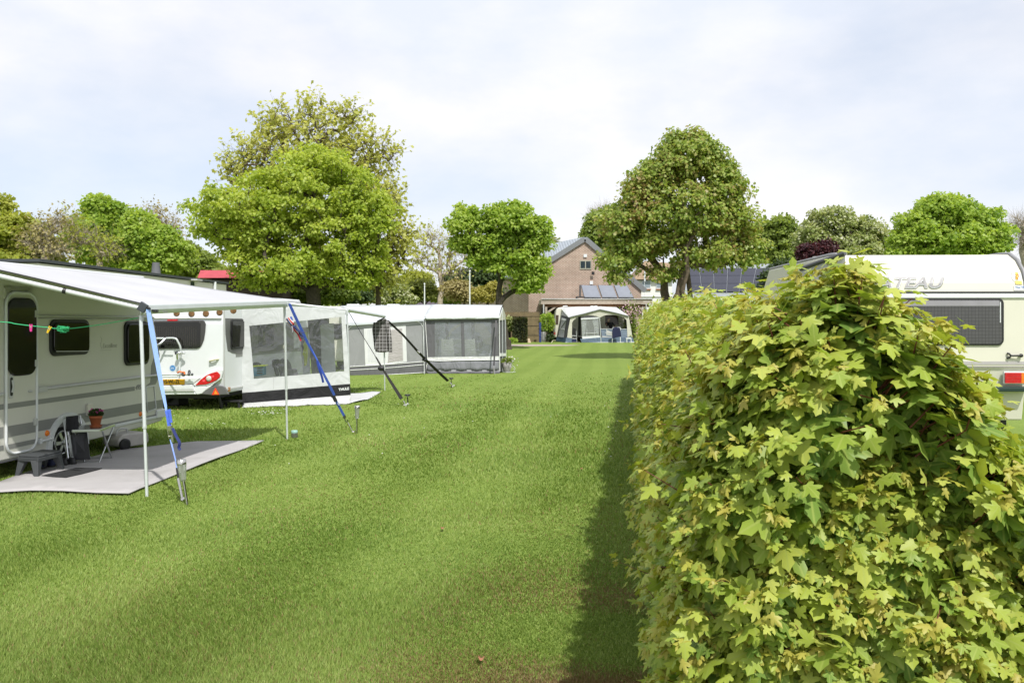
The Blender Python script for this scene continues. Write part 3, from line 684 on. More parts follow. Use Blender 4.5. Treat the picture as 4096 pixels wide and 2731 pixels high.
def tree(name, label, px, D, blobs, fork, trunk_r, clumps, per, leaf, lm, bark=None, clump=.55, flat=.6, seed=1, twigs=0, twig_len=.6, lean=(0, 0), inner=.3, stems=1,
         leader=True, cat='tree', group='trees around the camping field', star=True, dz=0, droop=.25, twig_r=.008, up_bias=.75, foot=None, crown_name='crown'):
    """blobs: (px, py, rx, ry[, depth offset]) crown masses in photo pixels at the tree's own distance D"""
    if per > 40: clumps, per, leaf, clump = int(clumps*1.35), int(per*1.08), leaf*.70, clump*.88
    elif per > 0: per, leaf = int(per*1.5), leaf*.72
    r = np.random.default_rng(seed); z0 = float(rise(D)); X = (px-CX)/FPX*D
    base = np.array([X, D, z0-.05+dz]); root = thing(name, (X, D, z0+dz), 0, label, cat, group)
    vol = np.array([b[2]*b[3]*min(b[2], b[3]*1.2) for b in blobs], float)**.8; vol /= vol.sum(); T = []; rr = []
    for b, w in zip(blobs, vol):
        c = np.array(P(b[0], b[1], D)); c[1] += b[4] if len(b) > 4 else 0
        R = np.array([b[2], (b[2]*.5+b[3]*.5), b[3]])*D/FPX; k_ = clump*.62+(twig_len*.45 if twigs else 0); R = np.maximum(R-k_, R*.45); n = max(3, int(round(clumps*w)))
        for _ in range(n):
            best = None
            for _k in range(5):
                q = r.normal(0, 1, 3); q /= np.linalg.norm(q); q *= (r.random()**(.5) if r.random() < inner else (.74+.38*r.random()**1.5))
                p = c+q*R; p[2] = max(p[2], z0+dz+.15)
                dmin = min([np.linalg.norm(p-t) for t in T[-60:]], default=9)
                if best is None or dmin > best[0]: best = (dmin, p, q)
            T.append(best[1]); rr.append(best[2])
    T = np.array(T); out = np.array(rr)
    top = T[:, 2].max(); ctr = T.mean(0)
    lines = skeleton(base, T, fork, r, trunk_r, lean, leader=(ctr[0]*.7+base[0]*.3, ctr[1], ctr[2]+.55*(top-ctr[2])) if leader else None, stems=stems)
    mb = MB()
    for pts, ra in lines: mb.tube(pts, [max(x, twig_r) for x in ra], 7 if max(ra) > .06 else (5 if max(ra) > .025 else 3), caps=False)
    if trunk_r > .08 and stems == 1:
        mb.lathe(base-np.array([0, 0, .1]), [(trunk_r*1.9, 0), (trunk_r*1.35, .12), (trunk_r*1.08, .35), (trunk_r*.95, .7)], 9)
    mb.build('trunk', bark or BARK, root, recalc=False)
    n = len(T)
    if twigs:
        tw_v, tw_f = [], []
        m = n*twigs; c = np.repeat(T, twigs, 0); o = np.repeat(out, twigs, 0)
        d = o*.6+r.normal(0, .7, (m, 3))+np.array([0, 0, .35]); d /= np.linalg.norm(d, axis=1, keepdims=True)
        le = twig_len*(.4+.9*r.random(m)); e = c+d*le[:, None]; mid = c+d*le[:, None]*.5+r.normal(0, .06, (m, 3))*twig_len
        s = np.cross(d, r.normal(0, 1, (m, 3))); s /= np.linalg.norm(s, axis=1, keepdims=True); s2 = np.cross(d, s); wv = twig_r*.75
        V = np.stack([c+s*wv, c-s*wv*.5+s2*wv*.87, c-s*wv*.5-s2*wv*.87, mid+s*wv*.7, mid-s*wv*.35+s2*wv*.6, mid-s*wv*.35-s2*wv*.6, e, e+s*1e-3, e+s2*1e-3], 1)
        ff = np.array([(0, 1, 4, 3), (1, 2, 5, 4), (2, 0, 3, 5), (3, 4, 7, 6), (4, 5, 8, 7), (5, 3, 6, 8)])
        F_ = (np.arange(m)[:, None, None]*9+ff[None]).reshape(-1, 4)
        np_mesh('twigs', V.reshape(-1, 3), F_, bark or BARK, root)
        tipsrc, tipdir = e, d
    if per > 0:
        m = n*per; c = np.repeat(T, per, 0); o = np.repeat(out, per, 0)
        if twigs:
            k = r.integers(0, len(tipsrc), m); pos = tipsrc[k]-tipdir[k]*(r.random((m, 1))**1.5)*twig_len*.6+r.normal(0, .05, (m, 3))*max(clump, .3); o = tipdir[k]
        else:
            q = r.normal(0, 1, (m, 3)); q /= np.linalg.norm(q, axis=1, keepdims=True); q[:, 2] = np.where(q[:, 2] < -.6, -q[:, 2]*.6, q[:, 2])
            sc = clump*(.75+.5*np.repeat(r.random(n), per))
            pos = c+q*(r.random((m, 1))**.45)*sc[:, None]*np.array([1, 1, flat])
            o = o*.5+q*.8
        tipd = o*.7+r.normal(0, .55, (m, 3))-np.array([0, 0, droop]); nr = np.array([0, 0, up_bias*.6])+o*.75+r.normal(0, .42, (m, 3))
        leaf_cloud('crown', pos, tipd, nr, leaf*(.65+.6*r.random(m)), lm, root, STAR if star else KITE).name = crown_name
    return root
TC = (1.55, 1.5, .85)
LM = {
 'maple_bright': leaf_mat('maple_leaf_bright', [(.23, .32, .045), (.33, .42, .06), (.42, .50, .085), (.49, .54, .14)], .50, .45, TC, patch=.55),
 'maple_fresh': leaf_mat('maple_leaf_fresh', [(.18, .29, .045), (.27, .39, .06), (.36, .47, .085), (.42, .51, .13)], .50, .45, TC, patch=.5),
 'sparse_yellow': leaf_mat('spring_leaf_yellow', [(.33, .36, .09), (.45, .47, .13), (.55, .55, .20)], .5, .5, TC, patch=.5),
 'bronze': leaf_mat('maple_leaf_bronze', [(.15, .23, .045), (.23, .32, .06), (.32, .40, .085), (.37, .39, .12), (.30, .21, .085)], .46, .42, TC, patch=.45),
 'mid': leaf_mat('mid_green_leaf', [(.15, .22, .05), (.22, .29, .06), (.29, .36, .085)], .46, .5, TC, patch=.4),
 'olive': leaf_mat('olive_leaf', [(.18, .22, .06), (.26, .30, .08), (.34, .36, .12)], .46, .5, TC, patch=.4),
 'dark': leaf_mat('dark_green_leaf', [(.03, .055, .018), (.05, .085, .024), (.08, .115, .03)], .25, .5, patch=.6),
 'white_bloom': leaf_mat('blossoming_leaf', [(.18, .24, .06), (.26, .32, .09), (.35, .39, .17), (.65, .65, .52)], .36, .5, TC, patch=.8),
 'copper': leaf_mat('copper_leaf', [(.032, .012, .016), (.06, .02, .024), (.10, .032, .036)], .25, .4, (1.4, .9, .9), patch=.8),
 'brown': leaf_mat('brown_bud_leaf', [(.28, .24, .11), (.36, .31, .14), (.40, .38, .17)], .3, .6, TC, patch=.7),
 'yellow': leaf_mat('yellow_leaf', [(.26, .25, .05), (.36, .33, .07), (.42, .39, .12)], .36, .5, TC, patch=.8),
 'fresh_yellow': leaf_mat('yellow_green_leaf', [(.24, .29, .045), (.34, .38, .065), (.43, .45, .10)], .5, .5, TC, patch=.45),
}
# the big maple behind the tents and the tall half-leafed tree behind it
tree('maple_tree', 'big dense bright green maple standing behind the tents left of centre', 1262, 38,
     [(1262, 665, 165, 115), (1260, 780, 270, 170), (995, 880, 220, 155, -1), (1460, 870, 130, 130), (1250, 960, 300, 150), (1000, 990, 150, 80), (1150, 1080, 230, 85, -1.5), (1330, 1090, 200, 80), (1060, 1135, 150, 55), (1480, 1040, 90, 110), (930, 900, 110, 100), (1450, 1125, 95, 55)],
     2.3, .34, 330, 120, .17, LM['maple_bright'], BARKD, clump=.60, flat=.74, seed=11, inner=.38)
tree('tall_tree', 'tallest tree, half in leaf with open yellowish twigs, rising behind the big maple', 1255, 52,
     [(1230, 480, 230, 110), (1010, 650, 150, 120), (1450, 640, 170, 150), (1235, 640, 300, 170), (1390, 470, 90, 90), (1080, 520, 100, 80), (1530, 780, 120, 110), (940, 720, 90, 80), (1560, 620, 70, 60)],
     5.0, .33, 330, 15, .27, LM['sparse_yellow'], BARK, clump=.6, seed=12, twigs=7, twig_len=1.15, twig_r=.014, inner=.5)
tree('slender_tree', 'slender tree with a bare leaning trunk and airy drooping twigs right of the big maple', 1487, 40,
     [(1560, 850, 75, 120), (1580, 1000, 100, 110), (1620, 950, 70, 60), (1540, 1100, 110, 70), (1480, 940, 70, 60)],
     2.9, .135, 130, 14, .20, LM['sparse_yellow'], BARK, clump=.4, seed=13, twigs=6, twig_len=.85, twig_r=.010, inner=.5, lean=(.35, 0))
tree('maple_tree', 'small round bright green maple with a dark curved trunk left of the brick house', 2030, 47,
     [(1860, 905, 78, 95), (2035, 900, 130, 105), (2120, 950, 92, 80), (1960, 990, 110, 75), (2060, 1050, 135, 70), (2130, 1100, 80, 62), (1850, 980, 62, 45), (2110, 1150, 70, 35), (1930, 1050, 70, 45), (2170, 910, 45, 55)],
     2.7, .21, 150, 95, .23, LM['maple_fresh'], BARKD, clump=.60, flat=.8, seed=14, inner=.3, lean=(-.45, 0))
tree('maple_tree', 'large olive and bronze maple with several stems behind the hedge right of the brick house', 2735, 36,
     [(2745, 640, 130, 125), (2780, 560, 65, 60), (2640, 680, 95, 90), (2890, 760, 115, 110), (2580, 800, 120, 100), (2740, 850, 230, 140), (2490, 900, 105, 85), (2930, 920, 120, 110), (2600, 980, 170, 80), (2800, 1020, 190, 75), (2480, 1045, 110, 60), (3000, 1010, 85, 80), (2640, 1095, 100, 40), (2470, 1110, 55, 25), (2700, 570, 60, 70), (2850, 640, 75, 80), (2600, 730, 100, 90), (2890, 690, 70, 70)],
     2.2, .30, 300, 95, .175, LM['bronze'], BARK, clump=.56, flat=.9, seed=15, inner=.4, stems=4, droop=.7)
# right background
for i, a in enumerate((
    (2420, 92, [(2440, 900, 110, 75), (2500, 960, 90, 90), (2370, 960, 60, 60)], 'mid', 'rounded green tree peeping over the ridge of the brick house', 170, 80, .42, 1.1),
    (3110, 75, [(3090, 930, 110, 75), (3130, 1020, 130, 100), (3060, 1090, 120, 80), (3170, 960, 60, 60)], 'mid', 'mid green tree directly right of the bronze maple', 150, 80, .36, .9),
    (3350, 62, [(3330, 905, 120, 85), (3450, 950, 110, 90), (3250, 960, 80, 80), (3380, 1020, 190, 95), (3500, 1040, 80, 80)], 'white_bloom', 'green tree speckled with white blossom behind the cream caravan', 230, 80, .24, .75),
    (3800, 52, [(3790, 850, 130, 90), (3900, 890, 110, 85), (3680, 900, 110, 75), (3800, 950, 220, 90), (3960, 950, 90, 80), (3610, 970, 70, 60), (3850, 1000, 200, 60), (3640, 1010, 100, 50)], 'maple_fresh', 'broad domed vivid green tree above the cream caravan roof', 260, 95, .24, .72),
    (2165, 95, [(2190, 985, 45, 35), (2230, 1000, 40, 40)], 'olive', 'small olive treetop left of the brick house ridge', 40, 60, .4, .9),
    (3290, 50, [(3235, 1010, 50, 45), (3295, 1000, 50, 48), (3260, 1060, 75, 48)], 'copper', 'dark purple copper beech right of the bronze maple', 90, 90, .19, .55),
    (3160, 46, [(3150, 1100, 80, 70), (3090, 1130, 60, 60), (3200, 1140, 60, 50)], 'dark', 'dark shrub beside the solar panelled shed', 70, 80, .17, .5),
)):
    tree('tree', a[4], a[0], a[1], a[2], 2.5, .22, a[5], a[6], a[7], LM[a[3]], BARK, clump=a[8], seed=30+i, group='trees in the right background', cat='tree')
tree('bare_tree', 'bare grey twiggy tree showing above the brick house ridge beside the bronze maple', 2400, 100, [(2390, 880, 60, 50), (2420, 860, 40, 45)], 6.5, .3, 70, 0, .2, LM['brown'], BARKL, seed=41, twigs=16, twig_len=1.7, twig_r=.016, inner=.6, group='trees in the right background')
tree('bare_tree', 'bare thorny looking tree at the right edge behind the cream caravan', 4110, 58, [(4085, 900, 70, 75), (4120, 970, 80, 70)], 3.0, .2, 80, 0, .2, LM['brown'], BARKL, seed=42, twigs=14, twig_len=1.1, twig_r=.011, inner=.6, group='trees in the right background')
# left background
for i, a in enumerate((
    (60, 45, [(60, 930, 130, 85), (-60, 960, 120, 110), (150, 990, 90, 70), (10, 830, 30, 70), (60, 1040, 200, 60)], 'fresh_yellow', 'yellow green tree at the left edge above the flat roof', 170, 80, .24, .65),
    (400, 50, [(400, 830, 70, 60), (380, 920, 110, 80), (470, 860, 40, 55), (330, 960, 90, 70), (420, 1010, 140, 70)], 'maple_fresh', 'pointed bright green tree behind the flat roof, left of the leafless one', 170, 80, .25, .7),
    (590, 47, [(560, 900, 75, 60), (600, 960, 120, 80), (520, 1000, 90, 60), (660, 1010, 110, 70), (540, 870, 30, 50), (600, 1060, 150, 50)], 'maple_fresh', 'lumpy green tree above the flat roof in front of the leafless crown', 190, 80, .24, .68),
    (770, 50, [(740, 1010, 60, 55), (790, 1050, 70, 50), (830, 1090, 80, 50), (720, 1080, 90, 50)], 'mid', 'lower dark green tree where the flat roof meets the big maple', 110, 80, .24, .65),
    (900, 44, [(900, 1130, 90, 70), (1000, 1160, 110, 60), (1120, 1170, 130, 55), (1290, 1175, 140, 50)], 'mid', 'broad shrubby tree filling the shade under the big maple', 150, 80, .22, .6),
    (1180, 46, [(1100, 1190, 130, 45), (1240, 1180, 160, 50), (1380, 1185, 120, 45)], 'dark', 'dark evergreen shrub behind the trunk of the big maple', 120, 80, .2, .55),
)):
    tree('tree', a[4], a[0], a[1], a[2], 2.2, .2, a[5], a[6], a[7], LM[a[3]], BARK, clump=a[8], seed=50+i, group='trees in the left background')
for i, (px, D, bl, lb) in enumerate(((190, 44, [(180, 920, 60, 60), (230, 900, 60, 60), (140, 980, 110, 60), (220, 1000, 90, 60)], 'brownish twiggy tree just budding above the flat roof near the left edge'),
    (400, 46, [(330, 950, 110, 60), (440, 1000, 110, 60), (290, 900, 40, 60)], 'brown budding twigs of a low tree in front of the pointed green tree'),
    (640, 56, [(620, 880, 90, 70), (680, 920, 70, 90), (560, 890, 60, 60)], 'leafless pale twiggy tree showing above the lumpy green one'))):
    tree('budding_tree', lb, px, D, bl, 3.0, .17, 95, 8, .17, LM['brown'] if i != 1 else LM['fresh_yellow'], BARKL, seed=70+i, twigs=7, twig_len=.95, twig_r=.011, inner=.6, group='trees in the left background')
# behind the tents, middle
tree('bare_tree', 'leafless spreading tree behind the grey tents, left of the small maple', 1760, 58, [(1720, 960, 85, 60), (1800, 990, 80, 70), (1680, 1040, 80, 60), (1790, 1080, 110, 60), (1850, 1020, 40, 60)], 3.2, .2, 110, 6, .2, LM['sparse_yellow'], BARKL, seed=81, twigs=9, twig_len=1.1, twig_r=.011, inner=.6, group='trees behind the tents')
for i, a in enumerate((
    (1880, 66, [(1850, 1120, 90, 50), (1940, 1110, 80, 55), (1900, 1160, 120, 40)], 'dark', 'dark conifer mass behind the leafless tree', 80, 60, .26, .75),
    (1690, 60, [(1680, 1150, 80, 45), (1740, 1180, 90, 35), (1650, 1190, 60, 30)], 'olive', 'pale olive budding shrub behind the middle tent roof', 70, 60, .2, .6),
    (1845, 56, [(1830, 1160, 70, 50), (1890, 1180, 60, 40)], 'brown', 'rusty brown shrub left of the pink walled annex', 60, 70, .19, .55),
    (1945, 54, [(1940, 1180, 55, 38), (1975, 1160, 30, 40)], 'yellow', 'yellow flowering shrub beside the pink walled annex', 60, 80, .17, .45),
    (1585, 50, [(1585, 1170, 50, 40), (1620, 1195, 50, 30), (1550, 1200, 50, 25)], 'white_bloom', 'white blossoming shrub beside the lamp post', 70, 80, .15, .42),
    (1670, 72, [(1660, 1120, 70, 40), (1610, 1140, 60, 40)], 'fresh_yellow', 'airy yellow green shrub behind the first white flag pole', 80, 60, .26, .7),
    (1800, 62, [(1800, 1195, 70, 25)], 'mid', 'low green bush in front of the purple tiled roof', 40, 70, .2, .5),
    (1500, 58, [(1480, 1180, 80, 40), (1560, 1150, 70, 45)], 'olive', 'olive shrub behind the slender leaning trunk', 80, 70, .22, .6),
)):
    tree('shrub', a[4], a[0], a[1], a[2], .8, .08, a[5], a[6], a[7], LM[a[3]], BARK, clump=a[8], seed=90+i, cat='shrub', group='shrubs behind the tents', crown_name='foliage')
# far wood closing the horizon
def far_wood():
    r = np.random.default_rng(5); n = 26000
    x = r.uniform(-150, 190, n); d = 135+r.uniform(0, 25, n); top = 5.2+1.6*np.sin(x*.11)+1.2*np.sin(x*.37+1)+.8*np.sin(x*.9)
    z = top*r.random(n)**.7; pos = np.stack([x, d, z], 1)
    q = r.normal(0, 1, (n, 3)); q[:, 1] -= .5
    o = leaf_cloud('far_wood', pos, q, r.normal(0, .5, (n, 3))+np.array([0, -.3, .7]), .75+.5*r.random(n), LM['mid'], None, KITE)
    tag(o, 'low far off belt of woodland along the horizon', 'woodland', kind='stuff')
far_wood()
# ---------------------------------------------------------------- caravans
def sphere_cap(mb, c, r, ax, n=8, h=.6, mi=0):
    mb.lathe(c, [(r, 0), (r*.92, r*h*.4), (r*.7, r*h*.75), (r*.35, r*h*.95), (r*.02, r*h)], n*2, mi, ax)
def wheel(parent, F, x, y, z, R, wdt=.17):
    ax = F.m.to_3x3() @ Vector((0, -1, 0)); c = F.w(x, y+wdt, z)
    t = MB(); t.lathe(c, [(R*.62, 0), (R*.95, .01), (R, .04), (R, wdt-.04), (R*.95, wdt-.01), (R*.66, wdt)], 28, 0, ax)
    wh = t.build('wheel', RUBBER, parent)
    h = MB(); c2 = F.w(x, y, z)
    h.lathe(c2-ax*.02, [(R*.64, 0), (R*.64, .025), (R*.58, .03), (R*.56, .012)], 24, 0, ax)
    for k in range(6):
        a = 2*math.pi*k/6; u = F.m.to_3x3() @ Vector((math.cos(a), 0, math.sin(a))); v = F.m.to_3x3() @ Vector((-math.sin(a), 0, math.cos(a)))
        b = c2+ax*.004
        h.prism([b+u*R*.1+v*R*.07, b+u*R*.1-v*R*.07, b+u*R*.6-v*R*.10, b+u*R*.6+v*R*.10], ax*.014)
    h.lathe(c2, [(R*.16, 0), (R*.15, .025), (R*.05, .03)], 12, 0, ax); h.build('rim', ALU, wh)
def window(parent, F, x0, x1, z0, z1, y, r=.06, m=None, fr=None, proud=.03, name='window', inset=.035):
    w = MB(); w.fpoly(F, rrect(x0, x1, z0, z1, r), y-proud*.5, y); o = w.build(name, fr or BLACK, parent, bevel=.006)
    p = MB(); p.fpoly(F, rrect(x0+inset, x1-inset, z0+inset, z1-inset, max(r-inset*.5, .02)), y-proud, y-proud*.5); p.build('pane', m or ACRYL, o, bevel=.01); return o
def c1(u, v): return (u*.6698, 1000+v*.6698)
def caravan_near():
    F = Frame((-5.06, 12.0, 0), math.atan2(.994, .11)); root = thing('caravan', F.w(-2.4, 1, 0), F.r, 'cream grey striped caravan with a dark door window, nearest on the left under an awning', 'caravan', 'caravans on the field')
    px = lambda u, v: F.pix(*c1(u, v)); X = lambda u, v: px(u, v)[0]; Z = lambda u, v: px(u, v)[1]
    xa, za = F.pix(268, 1765); za = .22; R = .225
    arch = [(xa+.30*math.cos(a), max(.20, za+.30*math.sin(a))) for a in np.linspace(math.pi, 0, 17)]
    prof = [(-4.9, .19)]+[(xa-.34, .19)]+[(xa-.30, .19)]+arch+[(xa+.30, .20), (xa+.34, .20), (-.5, .22), (-.02, .25), (.005, .42), (-.12, 1.25), (-.27, 1.75), (-.45, 2.18), (-.62, 2.25), (-4.2, 2.25), (-4.55, 2.12), (-5.0, 1.5), (-5.1, .8)]
    b = MB(); b.fpoly(F, prof, 0, 2.1); b.build('body', CREAM, root, bevel=.035)
    # grey stripes (sheet strips laid on the side), interrupted by the door
    xd0, xd1 = X(28, 1000), X(212, 1000)
    zt = [Z(220, 892), Z(220, 922)]; zb = [Z(210, 1022), Z(210, 1085)]; zl = [Z(280, 1112), Z(280, 1138)]
    st = MB()
    for z1, z0, xe in ((zt[0], zt[1], X(803, 830)), (zb[0], zb[1], -.02), (zl[0], zl[1], xa-.47)):
        st.fbox(F, xd1+.02, xe, z0, z1, -.004, .0); st.fbox(F, -4.85, xd0-.02, z0, z1, -.004, .0)
    st.fbox(F, xa+.5, -.03, Z(690, 1028), Z(690, 1044), -.004, 0)
    st.ffpix(F, [c1(905, 690), c1(948, 560), c1(955, 745), c1(930, 800), c1(870, 812), c1(900, 790)], -.0045, 0)
    st.build('side_stripe', GREY, root)
    # windows
    for q, rr in (((292, 415, 525, 628), .09), ((738, 425, 882, 686), .09)):
        u0, v0, u1, v1 = q; um = (u0+u1)/2
        window(root, F, X(u0, v0), X(u1, v0), Z(um, v1), Z(um, v0), 0, rr, proud=.05)
    ww = MB(); ww.tube([F.w(X(312, 600), -.052, Z(312, 605)), F.w(X(515, 600), -.052, Z(515, 603))], .006, 6); ww.build('window_trim', LGREY, root)
    # door with dark window, frame, handle, hinges
    d = MB(); zd0 = Z(120, 1205); ztop = Z(100, 285)
    dp = rrect(xd0, xd1, zd0, Z(100, 255), .14, 7); d.fpoly(F, dp, -.012, .0); door = d.build('door', CREAM, root, bevel=.004)
    fr = MB(); pl = [F.w(x, -.016, z) for x, z in dp]; fr.tube(pl+[pl[0]], .015, 8); fr.build('door_frame', WHITE, door)
    dw = MB(); dw.fpoly(F, rrect(xd0+.012, xd1-.02, Z(110, 750), ztop, .13, 7), -.035, -.012); dw.build('door_window', ACRYL, door, bevel=.012)
    ds = MB()
    for z1, z0 in (zt, zb, zl): ds.fbox(F, xd0+.02, xd1-.02, z0, z1, -.016, -.012)
    ds.build('door_stripe', GREY, door)
    h = MB(); hx, hz = px(58, 815); h.fpoly(F, rrect(hx-.032, hx+.032, hz-.13, hz+.13, .03), -.02, -.012, 0); h.fpoly(F, rrect(hx-.018, hx+.018, hz-.10, hz+.10, .016), -.024, -.02, 1); h.tube([F.w(hx, -.03, hz+.07), F.w(hx, -.045, hz), F.w(hx, -.03, hz-.06)], .011, 8, 0); h.build('door_handle', [LGREY, BLACK], door)
    for v in (380, 675, 1025):
        hg = MB(); x, z = px(200, v); hg.fbox(F, x-.025, x+.02, z-.04, z+.04, -.04, -.012); hg.build('hinge', LGREY, door, bevel=.006)
    kn = MB(); kn.tube([F.w(X(160, 843), -.02, Z(160, 843)), F.w(X(180, 843), -.02, Z(180, 843))], .012, 8); kn.build('door_knob', LGREY, door)
    # arch light panel above the door
    al = MB(); al.fpoly(F, rrect(xd0-.01, xd1-.05, Z(95, 285), Z(95, 238), .10, 7), -.01, 0); al.build('entry_light', CREAM, root, bevel=.004)
    # rails
    rl = MB(); rl.tube([F.w(X(215, 832), -.02, Z(215, 832)), F.w(X(945, 745), -.02, Z(945, 745))], .018, 8)
    rl.fbox(F, X(215, 832), X(262, 828), Z(235, 832)-.03, Z(235, 832)+.03, -.045, 0)
    rl.tube([F.w(-4.8, -.02, Z(215, 860)), F.w(xd0-.05, -.02, Z(10, 860))], .018, 8); rl.build('side_rail', LGREY, root)
    tr = MB(); zt_ = Z(500, 397); tr.tube([F.w(X(195, 392), -.012, zt_), F.w(-.28, -.012, zt_)], .012, 6); tr.tube([F.w(X(195, 392), -.010, zt_-.03), F.w(-.28, -.010, zt_-.03)], .008, 6); tr.build('trim_rail', LGREY, root)
    sk = MB(); sk.fbox(F, X(680, 1045), -.02, Z(700, 1052), Z(700, 1036), -.02, 0); sk.build('skirt_rail', WHITE, root, bevel=.005)
    sk = MB(); sk.fbox(F, -.22, .015, .30, .42, -.03, 0); sk.build('corner_cap', WHITE, root, bevel=.012)
    sk = MB(); sk.fbox(F, -4.8, xd1, Z(120, 1240)-.01, Z(120, 1240)+.01, -.02, 0); sk.build('step_rail', DGREY, root, bevel=.004)
    gh = MB(); a, bq = px(228, 1140), px(298, 1125); gh.tube([F.w(a[0], -.035, a[1]), F.w(bq[0], -.035, bq[1])], .014, 8); gh.fbox(F, a[0]-.02, a[0]+.02, a[1]-.03, a[1]+.03, -.04, 0); gh.fbox(F, bq[0]-.02, bq[0]+.02, bq[1]-.03, bq[1]+.03, -.04, 0); gh.build('grab_handle', WHITE, root)
    # wheel arch trim
    at = MB(); n = len(arch)
    for i in range(n-1):
        (x0, z0), (x1, z1) = arch[i], arch[i+1]; k = 1.25
        q = [(x0, z0), (x1, z1), (xa+(x1-xa)*k, za+(z1-za)*k), (xa+(x0-xa)*k, za+(z0-za)*k)]; at.fpoly(F, q, -.03, .0)
    for sg_ in (-1, 1): at.fpoly(F, [(xa+sg_*.30, .222), (xa+sg_*.375, .222), (xa+sg_*.385, .17), (xa+sg_*.30, .17)], -.03, 0)
    at.build('wheel_arch', WHITE, root)
    wheel(root, F, xa, .06, za+.02, R)
    for u, v in ((280, 1093), (838, 978)):
        x, z = px(u, v); o = MB(); sphere_cap(o, F.w(x, 0, z), .035, F.m.to_3x3() @ Vector((0, -1, 0))); o.build('reflector', ORANGE, root)
    ht = MB(); pl = [F.w(*[(x, -.006, z) for x, z in [px(u, v)]][0]) for u, v in ((870, 818), (918, 812), (930, 945), (880, 968))]; ht.tube(pl+[pl[0]], .008, 6); ht.build('service_hatch', WHITE, root)
    so_ = MB(); x, z = px(525, 952); so_.fpoly(F, rrect(x-.05, x+.05, z-.075, z+.075, .015), -.035, 0); so_.build('socket_box', CREAM2, root, bevel=.006)
    text_mesh('side_lettering', '495', .095, mat('lettering_grey', (.25, .25, .245), .5), root, F, X(806, 833), Z(806, 833)-.004, -.003, shear=.25, bold=.002)
    sg = MB(); zz = Z(635, 597); sg.fbox(F, X(598, 597), X(665, 597), zz-.002, zz+.002, -.002, 0)
    sg.tube([F.w(x, -.001, z) for x, z in [px(600, 515), px(608, 535), px(600, 560), px(606, 590)]], .002, 5); sg.build('signature_line', mat('faint_grey', (.42, .42, .38), .5), root)
    text_mesh('signature', 'Excellent', .085, MATS['faint_grey'], root, F, X(612, 590), Z(612, 585), -.002, shear=.2)
    un = MB(); un.fbox(F, -4.6, -.3, .24, .38, .35, 1.8); un.tube([F.w(xa, .1, za), F.w(xa, 2.0, za)], .04, 8); un.fbox(F, -.55, -.50, .0, .36, .4, .46); un.build('chassis', BLACK, root)
    return F
F1 = caravan_near()

